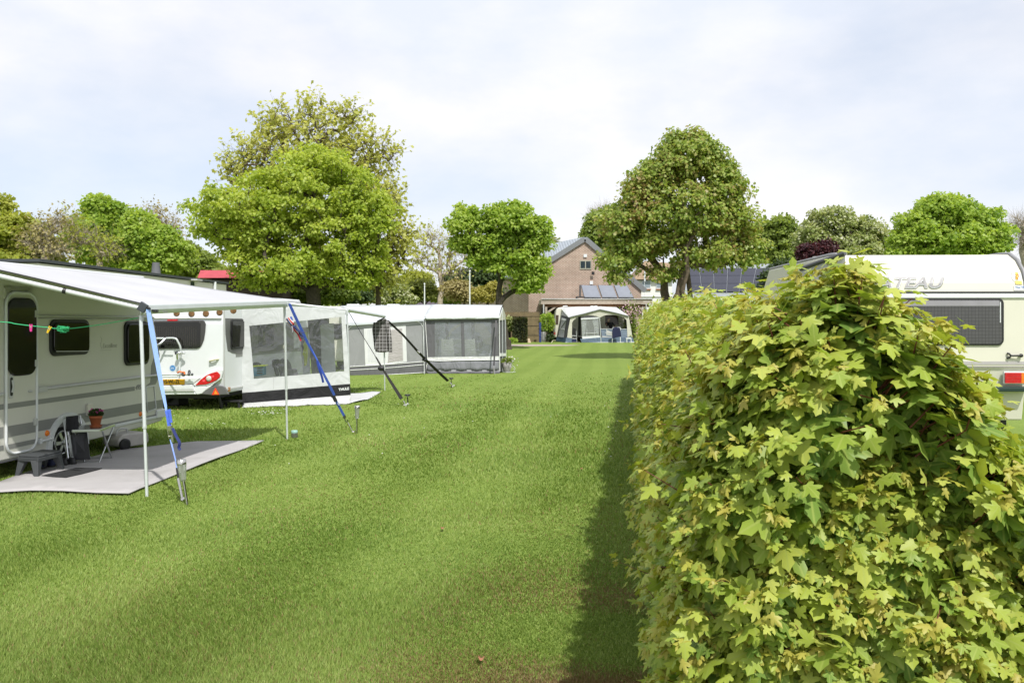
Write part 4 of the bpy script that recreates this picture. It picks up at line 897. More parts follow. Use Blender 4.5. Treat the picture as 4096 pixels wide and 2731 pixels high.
def awning_near():
    C1 = Vector((-3.617, 8.10, 1.797)); C2 = Vector((-3.210, 11.78, 1.945))
    Wf = F1.w(-.668, -.05, 2.285); Wn = F1.w(-4.35, -.05, 2.31)
    root = thing('awning', C1*.5+C2*.5-Vector((0, 0, 1.87)), F1.r, 'big white roll out awning sloping from the nearest caravan to two thin poles', 'awning', 'awnings')
    fm = cloth('awning_fabric', (.46, .465, .485), .05, .12, 1.5)
    cv = MB(); up = Vector((0, 0, .045))
    def fab(u, v):
        a = Wn.lerp(Wf, u); b = (C1+up).lerp(C2+up, u); p = a.lerp(b, v); p.z -= .045*math.sin(math.pi*v)*math.sin(math.pi*u)**.5 if 0 < u < 1 else .0
        p.z += .006*math.sin(22*u+3*v)*math.sin(math.pi*v); return p
    cv.sheet(fab, 24, 14, (0, 0, -.004)); cv.build('canopy', fm, root)
    pi = MB(); pi.tube([fab(0, j/10)+Vector((0, 0, .004)) for j in range(11)], .007, 6); pi.build('edge_piping', BLACK, root)
    # front roller rail: rounded profile
    d = (C2-C1).normalized(); s = d.cross(Vector((0, 0, 1))).normalized(); u_ = s.cross(d)
    rr = MB(); prof = [(-.03, .055), (.015, .058), (.04, .035), (.045, -.01), (.03, -.045), (0, -.055), (-.03, -.05)]
    rr.prism([C1+s*a+u_*b for a, b in prof], C2-C1); rr.build('front_rail', ALUW, root, bevel=.006)
    gl = MB(); gl.fbox(F1, -4.4, -.66, 2.235, 2.30, -.09, -.001); gl.build('wall_rail', WHITE, root, bevel=.01)
    ra = MB(); a, b = Wn+Vector((0, .03, -.05)), C1+Vector((0, .03, .0)); ra.tube([a, b], .024, 10); ra.build('rafter', WHITE, root)
    ra = MB(); a, b = Wf+Vector((0, -.05, -.05)), C2+Vector((0, -.04, 0)); ra.tube([a, b], .022, 10); ra.build('rafter', WHITE, root)
    jt = MB(); q = Wn.lerp(C1, .62)+Vector((0, .03, -.02)); jt.tube([q, q+(C1-Wn).normalized()*.03], .03, 10); jt.build('rafter_joint', BLACK, root)
    Fr = Frame(C1, math.atan2(d.y, d.x))
    eb = MB(); m = Matrix.Translation(P(571, 1229, 7.99)) @ Matrix.Rotation(math.radians(31), 4, 'Y')
    eb.box((0, 0, 0), (.078, .035, .088), m); eb.build('end_cap', mat('slate_plastic', (.045, .052, .062), .5, 0, .1, 30), root, bevel=.005)
    kb = MB(); kb.ball(P(594, 1232, 7.98), (.02, .015, .012), 5); kb.tube([P(588, 1228, 7.98), P(601, 1236, 7.96)], .008, 6); kb.build('locking_lever', BLACK, root)
    for (tx, ty, D, fx, fy, nm) in ((563, 1263, 8.05, 588, 1985, 0), (1138, 1227, 11.76, 1149, 1757, 1)):
        top = P(tx, ty, D); ft = G(fx, fy); k = top.lerp(ft, .62)
        p = MB(); p.tube([top, k], .0175, 10); p.tube([k, ft-Vector((0, 0, .03))], .0145, 10); p.lathe(k, [(.021, -.012), (.021, .012)], 10); leg = p.build('pole', ALUW, root)
        c = MB()
        if nm: c.box(top.lerp(ft, .30)+Vector((-.016, -.01, 0)), (.02, .03, .05)); c.box(top.lerp(ft, .33)+Vector((-.01, -.015, 0)), (.012, .02, .03))
        else: c.tube([top, P(572, 1245, 8.03)], .014, 8); c.box(top+Vector((.02, 0, -.02)), (.012, .02, .05))
        c.build('clamp', LGREY if not nm else STEEL, leg)
    FT = Frame(C1+s*.046, math.atan2(d.y, d.x))
    bm = mat('print_black', (.02, .02, .022), .5)
    fx, fz = FT.pix(607, 1244)
    text_mesh('rail_lettering', 'THULE', .038, bm, root, FT, fx, fz-.012, -.004, bold=.002)
    text_mesh('rail_lettering', 'Omnistor', .022, mat('print_grey', (.3, .3, .3), .5), root, FT, fx+.21, fz-.008, -.004)
    return C1, C2
AW1, AW2 = awning_near()

def c2(u, v): return (550+u*.4252, 1150+v*.4252)
def cr(u, v): return (620+u*.2359, 1270+v*.2359)
def caravan_second():
    rot = -math.radians(6.3); F = Frame((-5.49, 15.7, -.02), rot); S = Frame((-5.49, 15.7, -.02), rot+math.pi/2)
    root = thing('caravan', F.w(-1.07, 2.3, 0), rot, 'white caravan seen from behind with a red tail light and yellow number plate', 'caravan', 'caravans on the field')
    X = lambda u, v: F.pix(*cr(u, v))[0]; Z = lambda u, v: F.pix(*cr(u, v))[1]
    b = MB(); prof = [(.06, .34), (.0, .62), (.0, 1.66), (.05, 1.95), (.18, 2.16), (.4, 2.24), (4.0, 2.24), (4.5, 1.9), (4.7, 1.2), (4.6, .5), (4.3, .34)]
    b.prism([F.w(-2.15, y, z) for y, z in prof], F.m.to_3x3() @ Vector((2.15, 0, 0))); b.build('body', WHITE, root, bevel=.03)
    # rear window: wide dark acrylic with rounded lower corners, curtains behind it
    xc = -1.07; pts = [cr(-480, 62), cr(800, 48), cr(838, 65), cr(856, 110), cr(848, 230), cr(825, 370), cr(790, 460), cr(755, 505), cr(700, 527), cr(-380, 535), cr(-450, 480), cr(-500, 300)]
    w = MB(); w.ffpix(F, pts, -.025, .001); win = w.build('rear_window', mat('smoked_frame', (.055, .052, .052), .25), root, bevel=.01)
    p = MB(); p.ffpix(F, [cr(-430, 88), cr(740, 72), cr(770, 100), cr(765, 480), cr(735, 508), cr(-340, 515)], -.032, -.025); p.build('pane', ACRYL, win, bevel=.006)
    cu = MB()
    for k in range(30):
        x0 = -360+k*36
        if x0 > 700: break
        cu.ffpix(F, [cr(x0+4, 150), cr(x0+16, 148), cr(x0+16, 470), cr(x0+4, 472)], -.0345, -.032)
    cu.build('curtain', mat('curtain_brown', (.035, .032, .029), .9, 0, .3, 30), win)
    for u in (290, 600): wl = MB(); wl.ffpix(F, [cr(u-35, 490), cr(u, 470), cr(u+35, 490)], -.045, -.03); wl.build('window_latch', BLACK, win)
    bl = MB(); bl.ffpix(F, [cr(205, 35), cr(375, 33), cr(375, 56), cr(205, 58)], -.03, 0); bl.build('brake_light', REDL, root, bevel=.004)
    tt = MB(); z = Z(600, 12); tt.tube([F.w(-2.12, -.006, z), F.w(-.03, -.006, z)], .014, 8); tt.build('trim_rail', LGREY, root)
    ho = mat('amber_disc', (.17, .085, .03), .4, 0, .5, 14)
    for u, v in ((362, 240), (503, 246), (638, 244), (766, 232), (895, 216)):
        x, z = F.pix(*c2(u, v)); o = MB(); nrm = F.m.to_3x3() @ Vector((0, -1, 0)); yy = -.005 if z < 1.7 else .0+max(0, (z-1.66))*.17-.01
        o.lathe(F.w(x, yy, z), [(.062, 0), (.062, .008), (.05, .012)], 18, 0, nrm); o.build('clearance_light', ho, root)
    # tail light cluster with its moulding
    mo = MB(); mo.ffpix(F, [cr(640, 1130), cr(760, 1040), cr(880, 940), cr(1060, 868), cr(1150, 880), cr(1140, 960), cr(1120, 1040), cr(1000, 1120), cr(850, 1165), cr(680, 1172)], -.04, 0); tl = mo.build('tail_light_housing', WHITE, root, bevel=.012)
    l = MB(); l.ffpix(F, [cr(682, 1148), cr(760, 1062), cr(850, 992), cr(940, 945), cr(1050, 915), cr(1100, 962), cr(1100, 1008), cr(1040, 1060), cr(960, 1098), cr(860, 1132)], -.055, -.04); l.build('tail_light', REDL, tl, bevel=.006)
    x, z = F.pix(*cr(935, 1030)); l = MB(); nrm = F.m.to_3x3() @ Vector((0, -1, 0)); l.lathe(F.w(x, -.055, z), [(.055, 0), (.05, .012), (.02, .018)], 18, 0, nrm); l.build('reversing_light', mat('clear_lens', (.6, .58, .52), .12), tl)
    for u, v in ((850, 1075), (1000, 1005)):
        x, z = F.pix(*cr(u, v)); l = MB(); sphere_cap(l, F.w(x, -.055, z), .03, nrm, 8, .3); l.build('lamp_bulb', mat('bright_red_lens', (.85, .05, .06), .2), tl)
    # bumper in several steps, number plate
    bp = MB(); bp.ffpix(F, [cr(-700, 1030), cr(770, 1020), cr(640, 1130), cr(-560, 1160)], -.05, 0); bp.ffpix(F, [cr(-560, 1165), cr(632, 1140), cr(640, 1215), cr(-560, 1235)], -.08, 0)
    bp.ffpix(F, [cr(-560, 1240), cr(642, 1222), cr(690, 1300), cr(-560, 1315)], -.06, 0); bp.ffpix(F, [cr(640, 1178), cr(860, 1170), cr(1000, 1125), cr(930, 1185), cr(860, 1230), cr(790, 1290), cr(705, 1305), cr(650, 1230)], -.05, 0); bp.build('bumper', WHITE, root, bevel=.012)
    g = MB(); g.ffpix(F, [cr(-560, 1222), cr(640, 1213), cr(660, 1246), cr(-560, 1256)], -.083, -.05); g.build('bumper_strip', LGREY, root)
    cp = MB(); cp.ffpix(F, [cr(785, 1298), cr(850, 1230), cr(930, 1175), cr(1040, 1153), cr(1140, 1158), cr(1185, 1180), cr(1215, 1240), cr(1250, 1302), cr(1000, 1318)], -.045, 0); cp.build('corner_cladding', mat('grey_cladding', (.12, .12, .12), .5), root, bevel=.012)
    tri = MB(); tri.ffpix(F, [cr(958, 1312), cr(1020, 1185), cr(1088, 1308)], -.06, -.045); t_ = tri.build('triangle_reflector', mat('red_reflector', (.8, .05, .02), .2), root, bevel=.004)
    tri = MB(); tri.ffpix(F, [cr(1000, 1295), cr(1022, 1225), cr(1068, 1296)], -.063, -.06); tri.build('triangle_core', mat('orange_reflector', (.9, .30, .03), .25), t_)
    np_ = MB(); np_.ffpix(F, [cr(40, 1048), cr(503, 1043), cr(497, 1136), cr(40, 1142)], -.062, -.05); pl = np_.build('number_plate', YELLOW, root, bevel=.004)
    np_ = MB(); np_.ffpix(F, [cr(34, 1142), cr(500, 1136), cr(500, 1150), cr(34, 1156)], -.064, -.05); np_.build('plate_frame', BLACK, pl)
    x, z = F.pix(*cr(168, 1116)); x2, _ = F.pix(*cr(452, 1116)); text_mesh('plate_lettering', '15-WL-ZL', .115, BLACK, pl, F, x, z, -.0635, bold=.0015, sx=(x2-x)/.50)
    # handle, sticker
    hd = MB(); a, b_ = F.pix(*cr(935, 735)), F.pix(*cr(1072, 702)); hd.tube([F.w(a[0], 0, a[1]), F.w(a[0]+.02, -.05, a[1]), F.w(b_[0]-.02, -.05, b_[1]), F.w(b_[0], 0, b_[1])], .022, 8); hd.build('grab_handle', mat('ivory_plastic', (.6, .58, .42), .4), root)
    x, z = F.pix(*cr(300, 857)); sk = MB(); sk.lathe(F.w(x, 0, z), [(.072, 0), (.072, .002)], 24, 0, nrm); sk.lathe(F.w(x, 0, z), [(.056, 0), (.056, .003)], 24, 1, nrm); sk.build('round_sticker', [mat('sticker_pale', (.55, .6, .66), .5), mat('sticker_blue', (.06, .22, .48), .5)], root)
    text_mesh('sticker_mark', 'EN', .05, MATS['sticker_pale'], root, F, x-.038, z-.018, -.004)
    # bicycle rack
    def tp(u, v, y): xx, zz = F.pix(*cr(u, v)); return F.w(xx, y, zz)
    rk = MB(); rk.tube(smooth_line([tp(70, 520, -.07), tp(50, 440, -.10), tp(45, 360, -.12), tp(200, 350, -.12), tp(390, 350, -.12), tp(440, 410, -.11), tp(470, 500, -.09), tp(465, 590, -.07), tp(455, 720, -.07), tp(458, 940, -.1)], 6), .019, 8)
    rk.tube([tp(40, 355, -.12), tp(60, 520, -.09), tp(75, 620, -.06), tp(80, 940, -.1)], .019, 8); rack = rk.build('bike_rack', ALUW, root)
    rk = MB(); rk.tube(smooth_line([tp(235, 360, -.13), tp(195, 425, -.2), tp(140, 470, -.24)], 5), .02, 8); rk.build('holding_arm', ALU, rack); rk = MB(); rk.tube(smooth_line([tp(470, 610, -.07), tp(540, 592, -.12), tp(548, 600, -.12), tp(480, 590, -.18), tp(455, 640, -.17), tp(450, 700, -.15)], 4), .02, 8); rk.build('holding_arm', ALU, rack)
    for u, v, r_ in ((105, 490, .035), (230, 350, .028), (95, 602, .04), (425, 598, .04), (390, 385, .02)): rk = MB(); rk.ball(tp(u, v, -.12), r_, 6); rk.build('clamp_knob', BLACK, rack)
    rk = MB(); rk.tube([tp(190, 402, -.17), tp(380, 405, -.17)], .012, 6); rk.build('lock_bar', BLACK, rack)
    rk = MB(); rk.tube([tp(-600, 965, -.16), tp(700, 950, -.16)], .022, 8); rk.tube([tp(-600, 1000, -.3), tp(520, 985, -.3)], .02, 8); rk.tube([tp(330, 985, -.17), tp(505, 975, -.3)], .014, 6); rk.build('carrier_rail', ALUW, rack)
    rk = MB(); rk.tube(smooth_line([tp(460, 925, -.17), tp(500, 905, -.18), tp(545, 915, -.2), tp(585, 912, -.2), tp(590, 950, -.2)], 5), .016, 6); rk.build('tie_strap', mat('orange_strap', (.75, .20, .06), .7), rack)
    rk = MB(); rk.tube(smooth_line([tp(640, 950, -.17), tp(648, 895, -.17), tp(665, 890, -.17), tp(675, 950, -.17)], 4), .012, 6); rk.build('wheel_holder', DGREY, rack)
    for u_, r_ in ((560, .04), (650, .03), (705, .025)): rk = MB(); rk.ball(tp(u_, 953, -.17), r_, 6); rk.build('rail_clamp', DGREY, rack)
    # right side wall
    cs = lambda u, v: S.pix(*cr(u, v))
    cn = MB(); cn.fbox(S, .0, .05, .38, 2.0, -.02, 0); cn.build('corner_post', LGREY, root, bevel=.012)
    w = MB(); x0 = cs(1190, 200)[0]; zt, zb = cs(1200, 12)[1], cs(1330, 632)[1]
    w.fpoly(S, [(x0, zt), (x0+.01, zt-.3), (x0+.10, zt-.62), (x0+.3, zb+.04), (x0+.6, zb), (3.6, zb), (3.6, zt)], -.006, 0); w.build('window_band', mat('band_grey', (.12, .12, .118), .35), root)
    x1 = cs(1275, 200)[0]; window(root, S, x1, x1+.95, cs(1330, 535)[1], cs(1300, 30)[1], -.006, .06)
    window(root, S, x1+1.3, x1+2.1, cs(1330, 535)[1], cs(1300, 30)[1], -.006, .06)
    gs = MB(); gs.fbox(S, .55, 4.4, 1.02, 1.10, -.005, 0); gs.build('side_stripe', GREY, root)
    sl_ = MB(); x, z = cs(1250, 1215); sl_.fbox(S, x-.04, x+.04, z-.04, z+.04, -.02, 0); sl_.build('marker_light', mat('dull_amber', (.35, .15, .04), .3), root, bevel=.006)
    sk_ = MB(); sk_.fbox(S, .05, 4.4, .40, .43, -.015, 0); sk_.build('skirt_rail', LGREY, root)
    for yy in (.35, 1.75): wheel(root, S, 2.3, yy-.2, .27, .29)
    un = MB(); un.fbox(F, -1.9, -.3, .22, .35, .3, 4.2); un.tube([F.w(-.25, .3, .32), F.w(-.18, .35, .0)], .03, 8); un.tube([F.w(-1.9, .3, .32), F.w(-1.97, .35, .0)], .03, 8); un.lathe(F.w(-1.5, .5, .30), [(.0, 0), (.2, .0), (.2, .0)], 12, 0, F.m.to_3x3() @ Vector((0, 1, 0))); un.build('chassis', BLACK, root)
    ws = MB(); ws.fbox(F, -1.75, -1.2, .03, .30, .6, 1.0); ws.build('waste_tank', BLACK, root, bevel=.03)
    rv = MB(); rv.fbox(F, -1.3, -.9, 2.24, 2.3, 1.0, 1.4); rv.build('roof_vent', WHITE, root, bevel=.02)
    return F, S
F2, S2 = caravan_second()
def awning_second():
    A = P(1388, 1239, 17.15); B = P(1536, 1265, 20.2); An = P(938, 1192, 16.45); Bn = Vector((An.x+.36, 19.75, 2.13))
    root = thing('awning', Vector((-3.3, 18.6, 0)), F2.r, 'awning of the white caravan with a clear windowed white side panel and black foot band', 'awning', 'awnings')
    fm = cloth('grey_awning_fabric', (.16, .165, .17), .1, .15, 2)
    cv = MB(); cv.sheet(lambda u, v: An.lerp(A, v).lerp(Bn.lerp(B, v), u)+Vector((0, 0, .035-.03*math.sin(math.pi*v))), 8, 6, (0, 0, -.004)); cv.build('canopy', fm, root)
    rf = MB(); rf.tube([An, A], .024, 8); rf.build('rafter', ALUW, root); rf = MB(); rf.tube([Bn, B], .024, 8); rf.build('rafter', ALUW, root)
    fr = MB(); d = (B-A).normalized(); fr.tube([A-d*.02, B+d*.02], .042, 10); fr.build('front_rail', ALUW, root)
    for t, ft in ((A, G(1400, 1613)), (B, G(1539, 1565))):
        p = MB(); p.tube([t-Vector((0, 0, .03)), t.lerp(ft, .6)], .018, 8); p.tube([t.lerp(ft, .6), ft], .015, 8); p.lathe(t-Vector((0, 0, .05)), [(.03, -.05), (.03, .05)], 8); p.build('pole', ALUW, root)
    # windbreak side panel: frame pieces round a clear pane
    DL, DR = 16.50, 17.12
    def q(u, v, off=0):      # crop c2 coordinates on the panel plane
        x, y = c2(u, v); t = (x-941)/(1402-941); return P(x, y, DL+(DR-DL)*t+off)
    wm = cloth('panel_white', (.74, .76, .77), .3, .5, 2.2); th = Vector((0, .006, 0))
    pn = MB()
    pn.prism([q(918, 190), q(1400, 155), q(1960, 215), q(1955, 258), q(1918, 276), q(1490, 320), q(1050, 360), q(945, 372)], th)
    pn.prism([q(945, 372), q(1050, 360), q(1075, 620), q(1095, 858), q(983, 868)], th); pn.prism([q(1918, 276), q(1955, 258), q(1985, 700), q(1990, 780), q(1945, 785)], th)
    pn.prism([q(983, 868), q(1095, 858), q(1520, 822), q(1945, 785), q(1990, 780), q(2000, 905), q(985, 990)], th); panel = pn.build('side_panel', wm, root)
    bd = MB(); bd.prism([q(985, 990, -.004), q(1500, 947, -.004), q(2000, 905, -.004), q(2005, 1010, -.004), q(1500, 1050, -.004), q(987, 1090, -.004)], Vector((0, .008, 0))); bd.build('foot_band', cloth('band_black', (.022, .022, .024), 0, .8, 2.5), panel)
    fl = MB(); n = 24
    def flap(u, v):
        a = q(987+u*1018, 1088-u*78, -.003); b = G(*c2(990+u*1010, 1130-u*32)); p = a.lerp(b, v); p.y -= .05*v+.05*math.sin(u*17)*v+.03*math.sin(u*41)*v; p.z = max(p.z+.015*math.sin(u*23)*v, .012); return p
    fl.sheet(flap, 40, 5, (0, .004, 0)); fl.build('mud_flap', cloth('flap_grey', (.62, .63, .62), .2, .9, 5), panel)
    pa = MB(); pa.prism([q(1050, 360, .002), q(1490, 320, .002), q(1918, 276, .002), q(1945, 785, .002), q(1520, 822, .002), q(1095, 858, .002)], Vector((0, .002, 0))); pa.build('pane', clear_film('clear_window', (.95, .96, .97), .03, .07, (.55, .57, .58)), panel)
    x0, y0 = c2(1893, 968); FP = Frame(P(x0, y0, DL+(DR-DL)*(x0-941)/461-.012), math.atan2(DR-DL, (1402-CX)/FPX*DR-(941-CX)/FPX*DL))
    text_mesh('panel_lettering', 'THULE', .070, WHITE, panel, FP, 0, -.005, 0, bold=.003, rot=.10)
    sm = MB()
    for u in (1280,): sm.tube([q(u, 840-(u-1095)*.086+8, -.006), q(u, 840-(u-1095)*.086+130, -.006)], .003, 4)
    sm.build('seam', LGREY, panel)
    # front wall behind the panel: grey and clear strips between caravan and poles, further back
    fw = MB(); 
    def r2(u, v, D): x, y = c2(u, v); return P(x, y, D)
    fw.prism([r2(1605, 290, 19.2), r2(1800, 270, 19.25), r2(1820, 810, 19.25), r2(1640, 850, 19.2)], (0, .006, 0), 0); fw.prism([r2(1520, 380, 18.9), r2(1605, 372, 18.9), r2(1630, 850, 18.9), r2(1560, 860, 18.9)], (0, .006, 0), 1); fw.prism([r2(1720, 345, 19.0), r2(1845, 335, 19.05), r2(1865, 815, 19.05), r2(1735, 850, 19.0)], (0, .006, 0), 1); fw.build('front_wall', [cloth('wall_grey', (.15, .155, .165), .15, .5, 3), wm], root)
awning_second()
# ---------------------------------------------------------------- things under and around the nearest awning
def tc_(u, v): return (u*.28056, 1560+v*.28056)
def near_things():
    # step stool
    r = thing('step_stool', (-5.15, 9.0, 0), 0, 'dark grey plastic step stool standing before the caravan door', 'stool')
    A, B, C = Vector((-5.31, 8.82, .02)), Vector((-5.015, 8.74, .02)), Vector((-4.985, 9.22, .02)); Dp = A+C-B
    PL = mat('stool_plastic', (.055, .06, .065), .5, 0, .08, 60, .15, 200); ctr = (A+C)/2; h = .205
    up = Vector((0, 0, h)); ins = lambda p, k: ctr+(p-ctr)*k
    t = MB(); t.prism([ins(p, .86)+up for p in (A, B, C, Dp)], (0, 0, .022)); t.prism([ins(p, .89)+up-Vector((0, 0, .045)) for p in (A, B, C, Dp)], (0, 0, .045)); t.build('seat', PL, r, bevel=.008)
    for p in (A, B, C, Dp):
        q = ins(p, .87)+up-Vector((0, 0, .03)); n1 = (ctr-p); n1.z = 0; e1 = Vector((n1.x, 0, 0)).normalized()*.055; e2 = Vector((0, n1.y, 0)).normalized()*.055
        l = MB(); f = p-Vector((0, 0, .0)); l.hexa([f, f+e1*.7, f+e1*.7+e2*.7, f+e2*.7, q, q+e1*1.5, q+e1*1.5+e2*1.5, q+e2*1.5]); l.build('leg', PL, r, bevel=.004)
    # door mat
    m = MB(); m.prism([G(*tc_(u, v), .034) for u, v in ((590, 1270), (750, 1288), (940, 1297), (1180, 1240), (1455, 1161), (1270, 1160), (1080, 1157), (830, 1215))], (0, 0, .008))
    tag(m.build('doormat', mat('black_mat', (.022, .022, .024), .95, 0, .25, 40, .6, 220)), 'thin black doormat lying slantwise on the grey groundsheet by the stool', 'doormat')
    # clogs and shoes
    for i, (u, v, a, lb) in enumerate(((1010, 1062, .45, 'black rubber clog, left one of the pair at the foot of the folded chair'), (1110, 1050, .6, 'black rubber clog, right one of the pair at the foot of the folded chair'), (740, 1105, .1, 'dark blue shoe tucked behind the step stool, nearer one'), (850, 1085, .2, 'dark blue shoe tucked behind the step stool, farther one'))):
        p = G(*tc_(u, v), .03); p.y -= .15; p.x -= .02; mm = Matrix.Translation(p) @ Matrix.Rotation(a-1.2, 4, 'Z'); o = thing('clog' if i < 2 else 'shoe', p, 0, lb, 'shoe', 'footwear beside the step stool')
        s = MB(); n = 14
        pr = [(.13*math.cos(2*math.pi*k/n), (.048+.008*math.cos(2*math.pi*k/n))*math.sin(2*math.pi*k/n)) for k in range(n)]
        s.prism([mm @ Vector((x, y, 0)) for x, y in pr], (0, 0, .025)); s.build('sole', RUBBER, o, bevel=.004)
        u_ = MB(); cm = NAVY if i > 1 else BLACK
        u_.grid(lambda a_, b_: mm @ Vector((.01+.115*math.cos(a_*math.pi-math.pi/2)*(1-.25*b_)-(.0 if b_ < .5 else 0), .05*math.sin(a_*math.pi-math.pi/2)*(1-.55*b_), .025+.055*math.sin(b_*1.45))), 14, 7); u_.tube([mm @ Vector((-.02-.09*math.sin(math.pi*t), .05*math.cos(math.pi*t), .045)) for t in np.linspace(0, 1, 9)], .011, 6)
        u_.build('upper', cm, o)
    # folding table
    Fz = .385; r = thing('folding_table', (-5.0, 9.75, 0), 0, 'low folding camping table with aluminium edge and crossed legs', 'table')
    pl = [Vector((-5.14, 9.42, Fz)), Vector((-4.80, 9.45, Fz)), Vector((-4.74, 9.98, Fz)), Vector((-5.14, 9.93, Fz))]
    def at(u, v, y=None): a, b = tc_(u, v); return (a, b)
    FLp, FRp, BRp, BLp = [P(*tc_(u, v), D) for u, v, D in ((1022, 572, 9.55), (1425, 566, 9.6), (1640, 497, 10.12), (1170, 507, 10.02))]
    for q in (FLp, FRp, BRp, BLp): q.z = .425
    t = MB(); t.prism([FLp, FRp, BRp, BLp], (0, 0, -.028)); top = t.build('tabletop', ALU, r, bevel=.003)
    c = (FLp+BRp)/2; t = MB(); t.prism([c+(q-c)*.94+Vector((0, 0, .003)) for q in (FLp, FRp, BRp, BLp)], (0, 0, -.003)); t.build('inlay', mat('table_inlay', (.16, .165, .16), .18, 0, .2, 8), top)
    def foot(u, v): return G(*tc_(u, v), .03)
    f1, f2, b1, b2 = foot(1200, 1068), foot(1410, 1066), foot(1290, 1003), foot(1592, 998); dn = Vector((0, 0, -.03))
    for pts in ([FLp.lerp(BLp, .15)+dn, b1, b2, FRp.lerp(BRp, .15)+dn], [BLp.lerp(FLp, .15)+dn, P(*tc_(1075, 1000), 9.75), f1.lerp(f2, .0), f2, BRp.lerp(FRp, .1)+dn]):
        l = MB()
        if len(pts) == 4:
            l.tube([pts[0], pts[1]], .010, 8); l.tube([pts[1], pts[2]], .010, 8); l.tube([pts[2], pts[3]], .010, 8)
        else:
            pts[1].z = .03; l.tube([pts[0], pts[2]], .010, 8); l.tube([pts[2], pts[3]], .010, 8); l.tube([pts[3], pts[4]], .010, 8)
        l.build('leg_frame', ALU, r)
    # flower pot and plant on the table
    pc = P(*tc_(1366, 530), 9.80); pc.z = .427; r = thing('flower_pot', pc, 0, 'terracotta pot of small pink flowers on the folding table', 'flower pot')
    s = MB(); s.lathe(pc, [(.055, 0), (.072, .022), (.066, .022), (.05, .008)], 24); s.build('saucer', TERRA, r)
    s = MB(); s.lathe(pc+Vector((0, 0, .010)), [(.046, 0), (.066, .095), (.071, .095), (.073, .126), (.064, .126), (.062, .11), (.03, .108)], 24); s.build('pot', TERRA, r)
    rg = np.random.default_rng(3); n = 900; b = np.array(pc)+np.array([0, 0, .135]); q = rg.normal(0, 1, (n, 3)); q /= np.linalg.norm(q, axis=1, keepdims=True); q[:, 2] = np.abs(q[:, 2])
    leaf_cloud('foliage', b+q*np.array([.075, .075, .07])*rg.random((n, 1))**.5, q+np.array([0, 0, .6]), rg.normal(0, 1, (n, 3)), .018+.012*rg.random(n), LM['dark'], r)
    fl = MB()
    for k in range(26):
        a = rg.uniform(0, 6.28); d = rg.uniform(.02, .085); p = pc+Vector((d*math.cos(a), d*math.sin(a), .215-.5*d+rg.uniform(-.02, .02)))
        fl.lathe(p, [(.003, 0), (.013, .004), (.011, .008), (.003, .006)], 7, 0, (rg.normal(0, .4), -.6, 1))
    fl.build('blossom', mat('pink_petal', (.55, .06, .30), .6, 0, .3, 60), r)
    # folded chair leaning on the wheel arch
    r = thing('folded_chair', P(275, 1838, 9.6), 0, 'folded camping chair with aluminium frame and black cloth leaning on the wheel arch', 'chair')
    D0 = 9.62; c = lambda u, v, d=0: P(*tc_(u, v), D0+d)
    f = MB(); f.tube(smooth_line([c(975, 985, -.06), c(940, 650, 0), c(915, 440, .06), c(920, 400, .07), c(950, 390, .07), c(1120, 368, .10), c(1145, 385, .10), c(1160, 480, .08)], 5), .013, 8); f.build('frame', ALU, r)
    f = MB(); f.tube([c(1040, 985, -.06), c(985, 660, .0), c(950, 420, .06)], .013, 8); f.prism([c(968, 640, -.02), c(1000, 640, -.02), c(1045, 985, -.07), c(1005, 985, -.07)], (0, .02, 0)); f.build('leg', ALU, r)
    f = MB(); f.sheet(lambda u, v: c(940+u*175, 378+v*210-u*20, .05-.05*v-.02*math.sin(u*3.1)), 8, 8, (0, .006, 0)); f.build('backrest', mat('black_cloth', (.018, .018, .022), .85, 0, .2, 30, .3, 90), r)
    f = MB(); f.prism([c(1000, 640, .03), c(1235, 590, .10), c(1285, 985, .0), c(1045, 1000, -.02)], (0, .012, 0)); f.build('seat', BLACK, r, bevel=.003)
    # waste water can under the rear
    jc = P(505, 1767, 10.95); jc.z = .13; r = thing('water_can', (jc.x, jc.y, 0), 0, 'flat whitish wheeled waste water can under the rear of the nearest caravan', 'water can')
    R = Matrix.Translation(jc) @ Matrix.Rotation(math.radians(62), 4, 'Z'); b = MB()
    b.prism([R @ Vector((x, -.16, z)) for x, z in ((-.22, -.06), (-.24, .02), (-.17, .085), (-.10, .09), (.17, .08), (.22, .06), (.23, -.06), (.18, -.09), (-.16, -.09))], R.to_3x3() @ Vector((0, .32, 0))); b.build('body', mat('milky_plastic', (.5, .48, .46), .4, 0, .1, 6, dirt=(.3, .27, .24), dscale=5, damt=.4), r, bevel=.02)
    b = MB(); ax = R.to_3x3() @ Vector((0, -1, 0)); b.lathe(R @ Vector((-.15, -.155, -.045)), [(.075, 0), (.075, .035), (.055, .04)], 20, 0, ax); b.build('wheel', BLACK, r)
    b = MB(); b.tube(smooth_line([R @ Vector((-.19, -.05, .06)), R @ Vector((-.16, -.05, .14)), R @ Vector((-.04, -.05, .14)), R @ Vector((-.02, -.05, .08))], 4), .014, 7); b.build('handle', LGREY, r)
    # clothes line with pegs
    GR = mat('green_cord', (.04, .50, .20), .6, 0, .1, 40)
    pts = [F1.w(-4.47, -.02, 1.71)]+[P(*p, 8.0+.04*k) for k, p in enumerate(((0, 1287), (60, 1295), (124, 1303), (196, 1310), (222, 1314), (275, 1314), (330, 1308), (420, 1295), (553, 1271)))]
    r = thing('clothes_line', P(275, 1314, 8.1), 0, 'thin green clothes line strung under the nearest awning', 'clothes line')
    l = MB(); l.tube(smooth_line(pts, 4), .0045, 6); l.build('cord', GR, r); l = MB()
    rg = random.Random(4); pb = [P(222, 1314, 8.1)]
    for k in range(40): pb.append(P(226+rg.random()*52, 1302+rg.random()*28, 8.06+rg.random()*.06))
    l.tube(smooth_line(pb, 4), .0022, 5); l.build('tangled_bundle', GR, r)
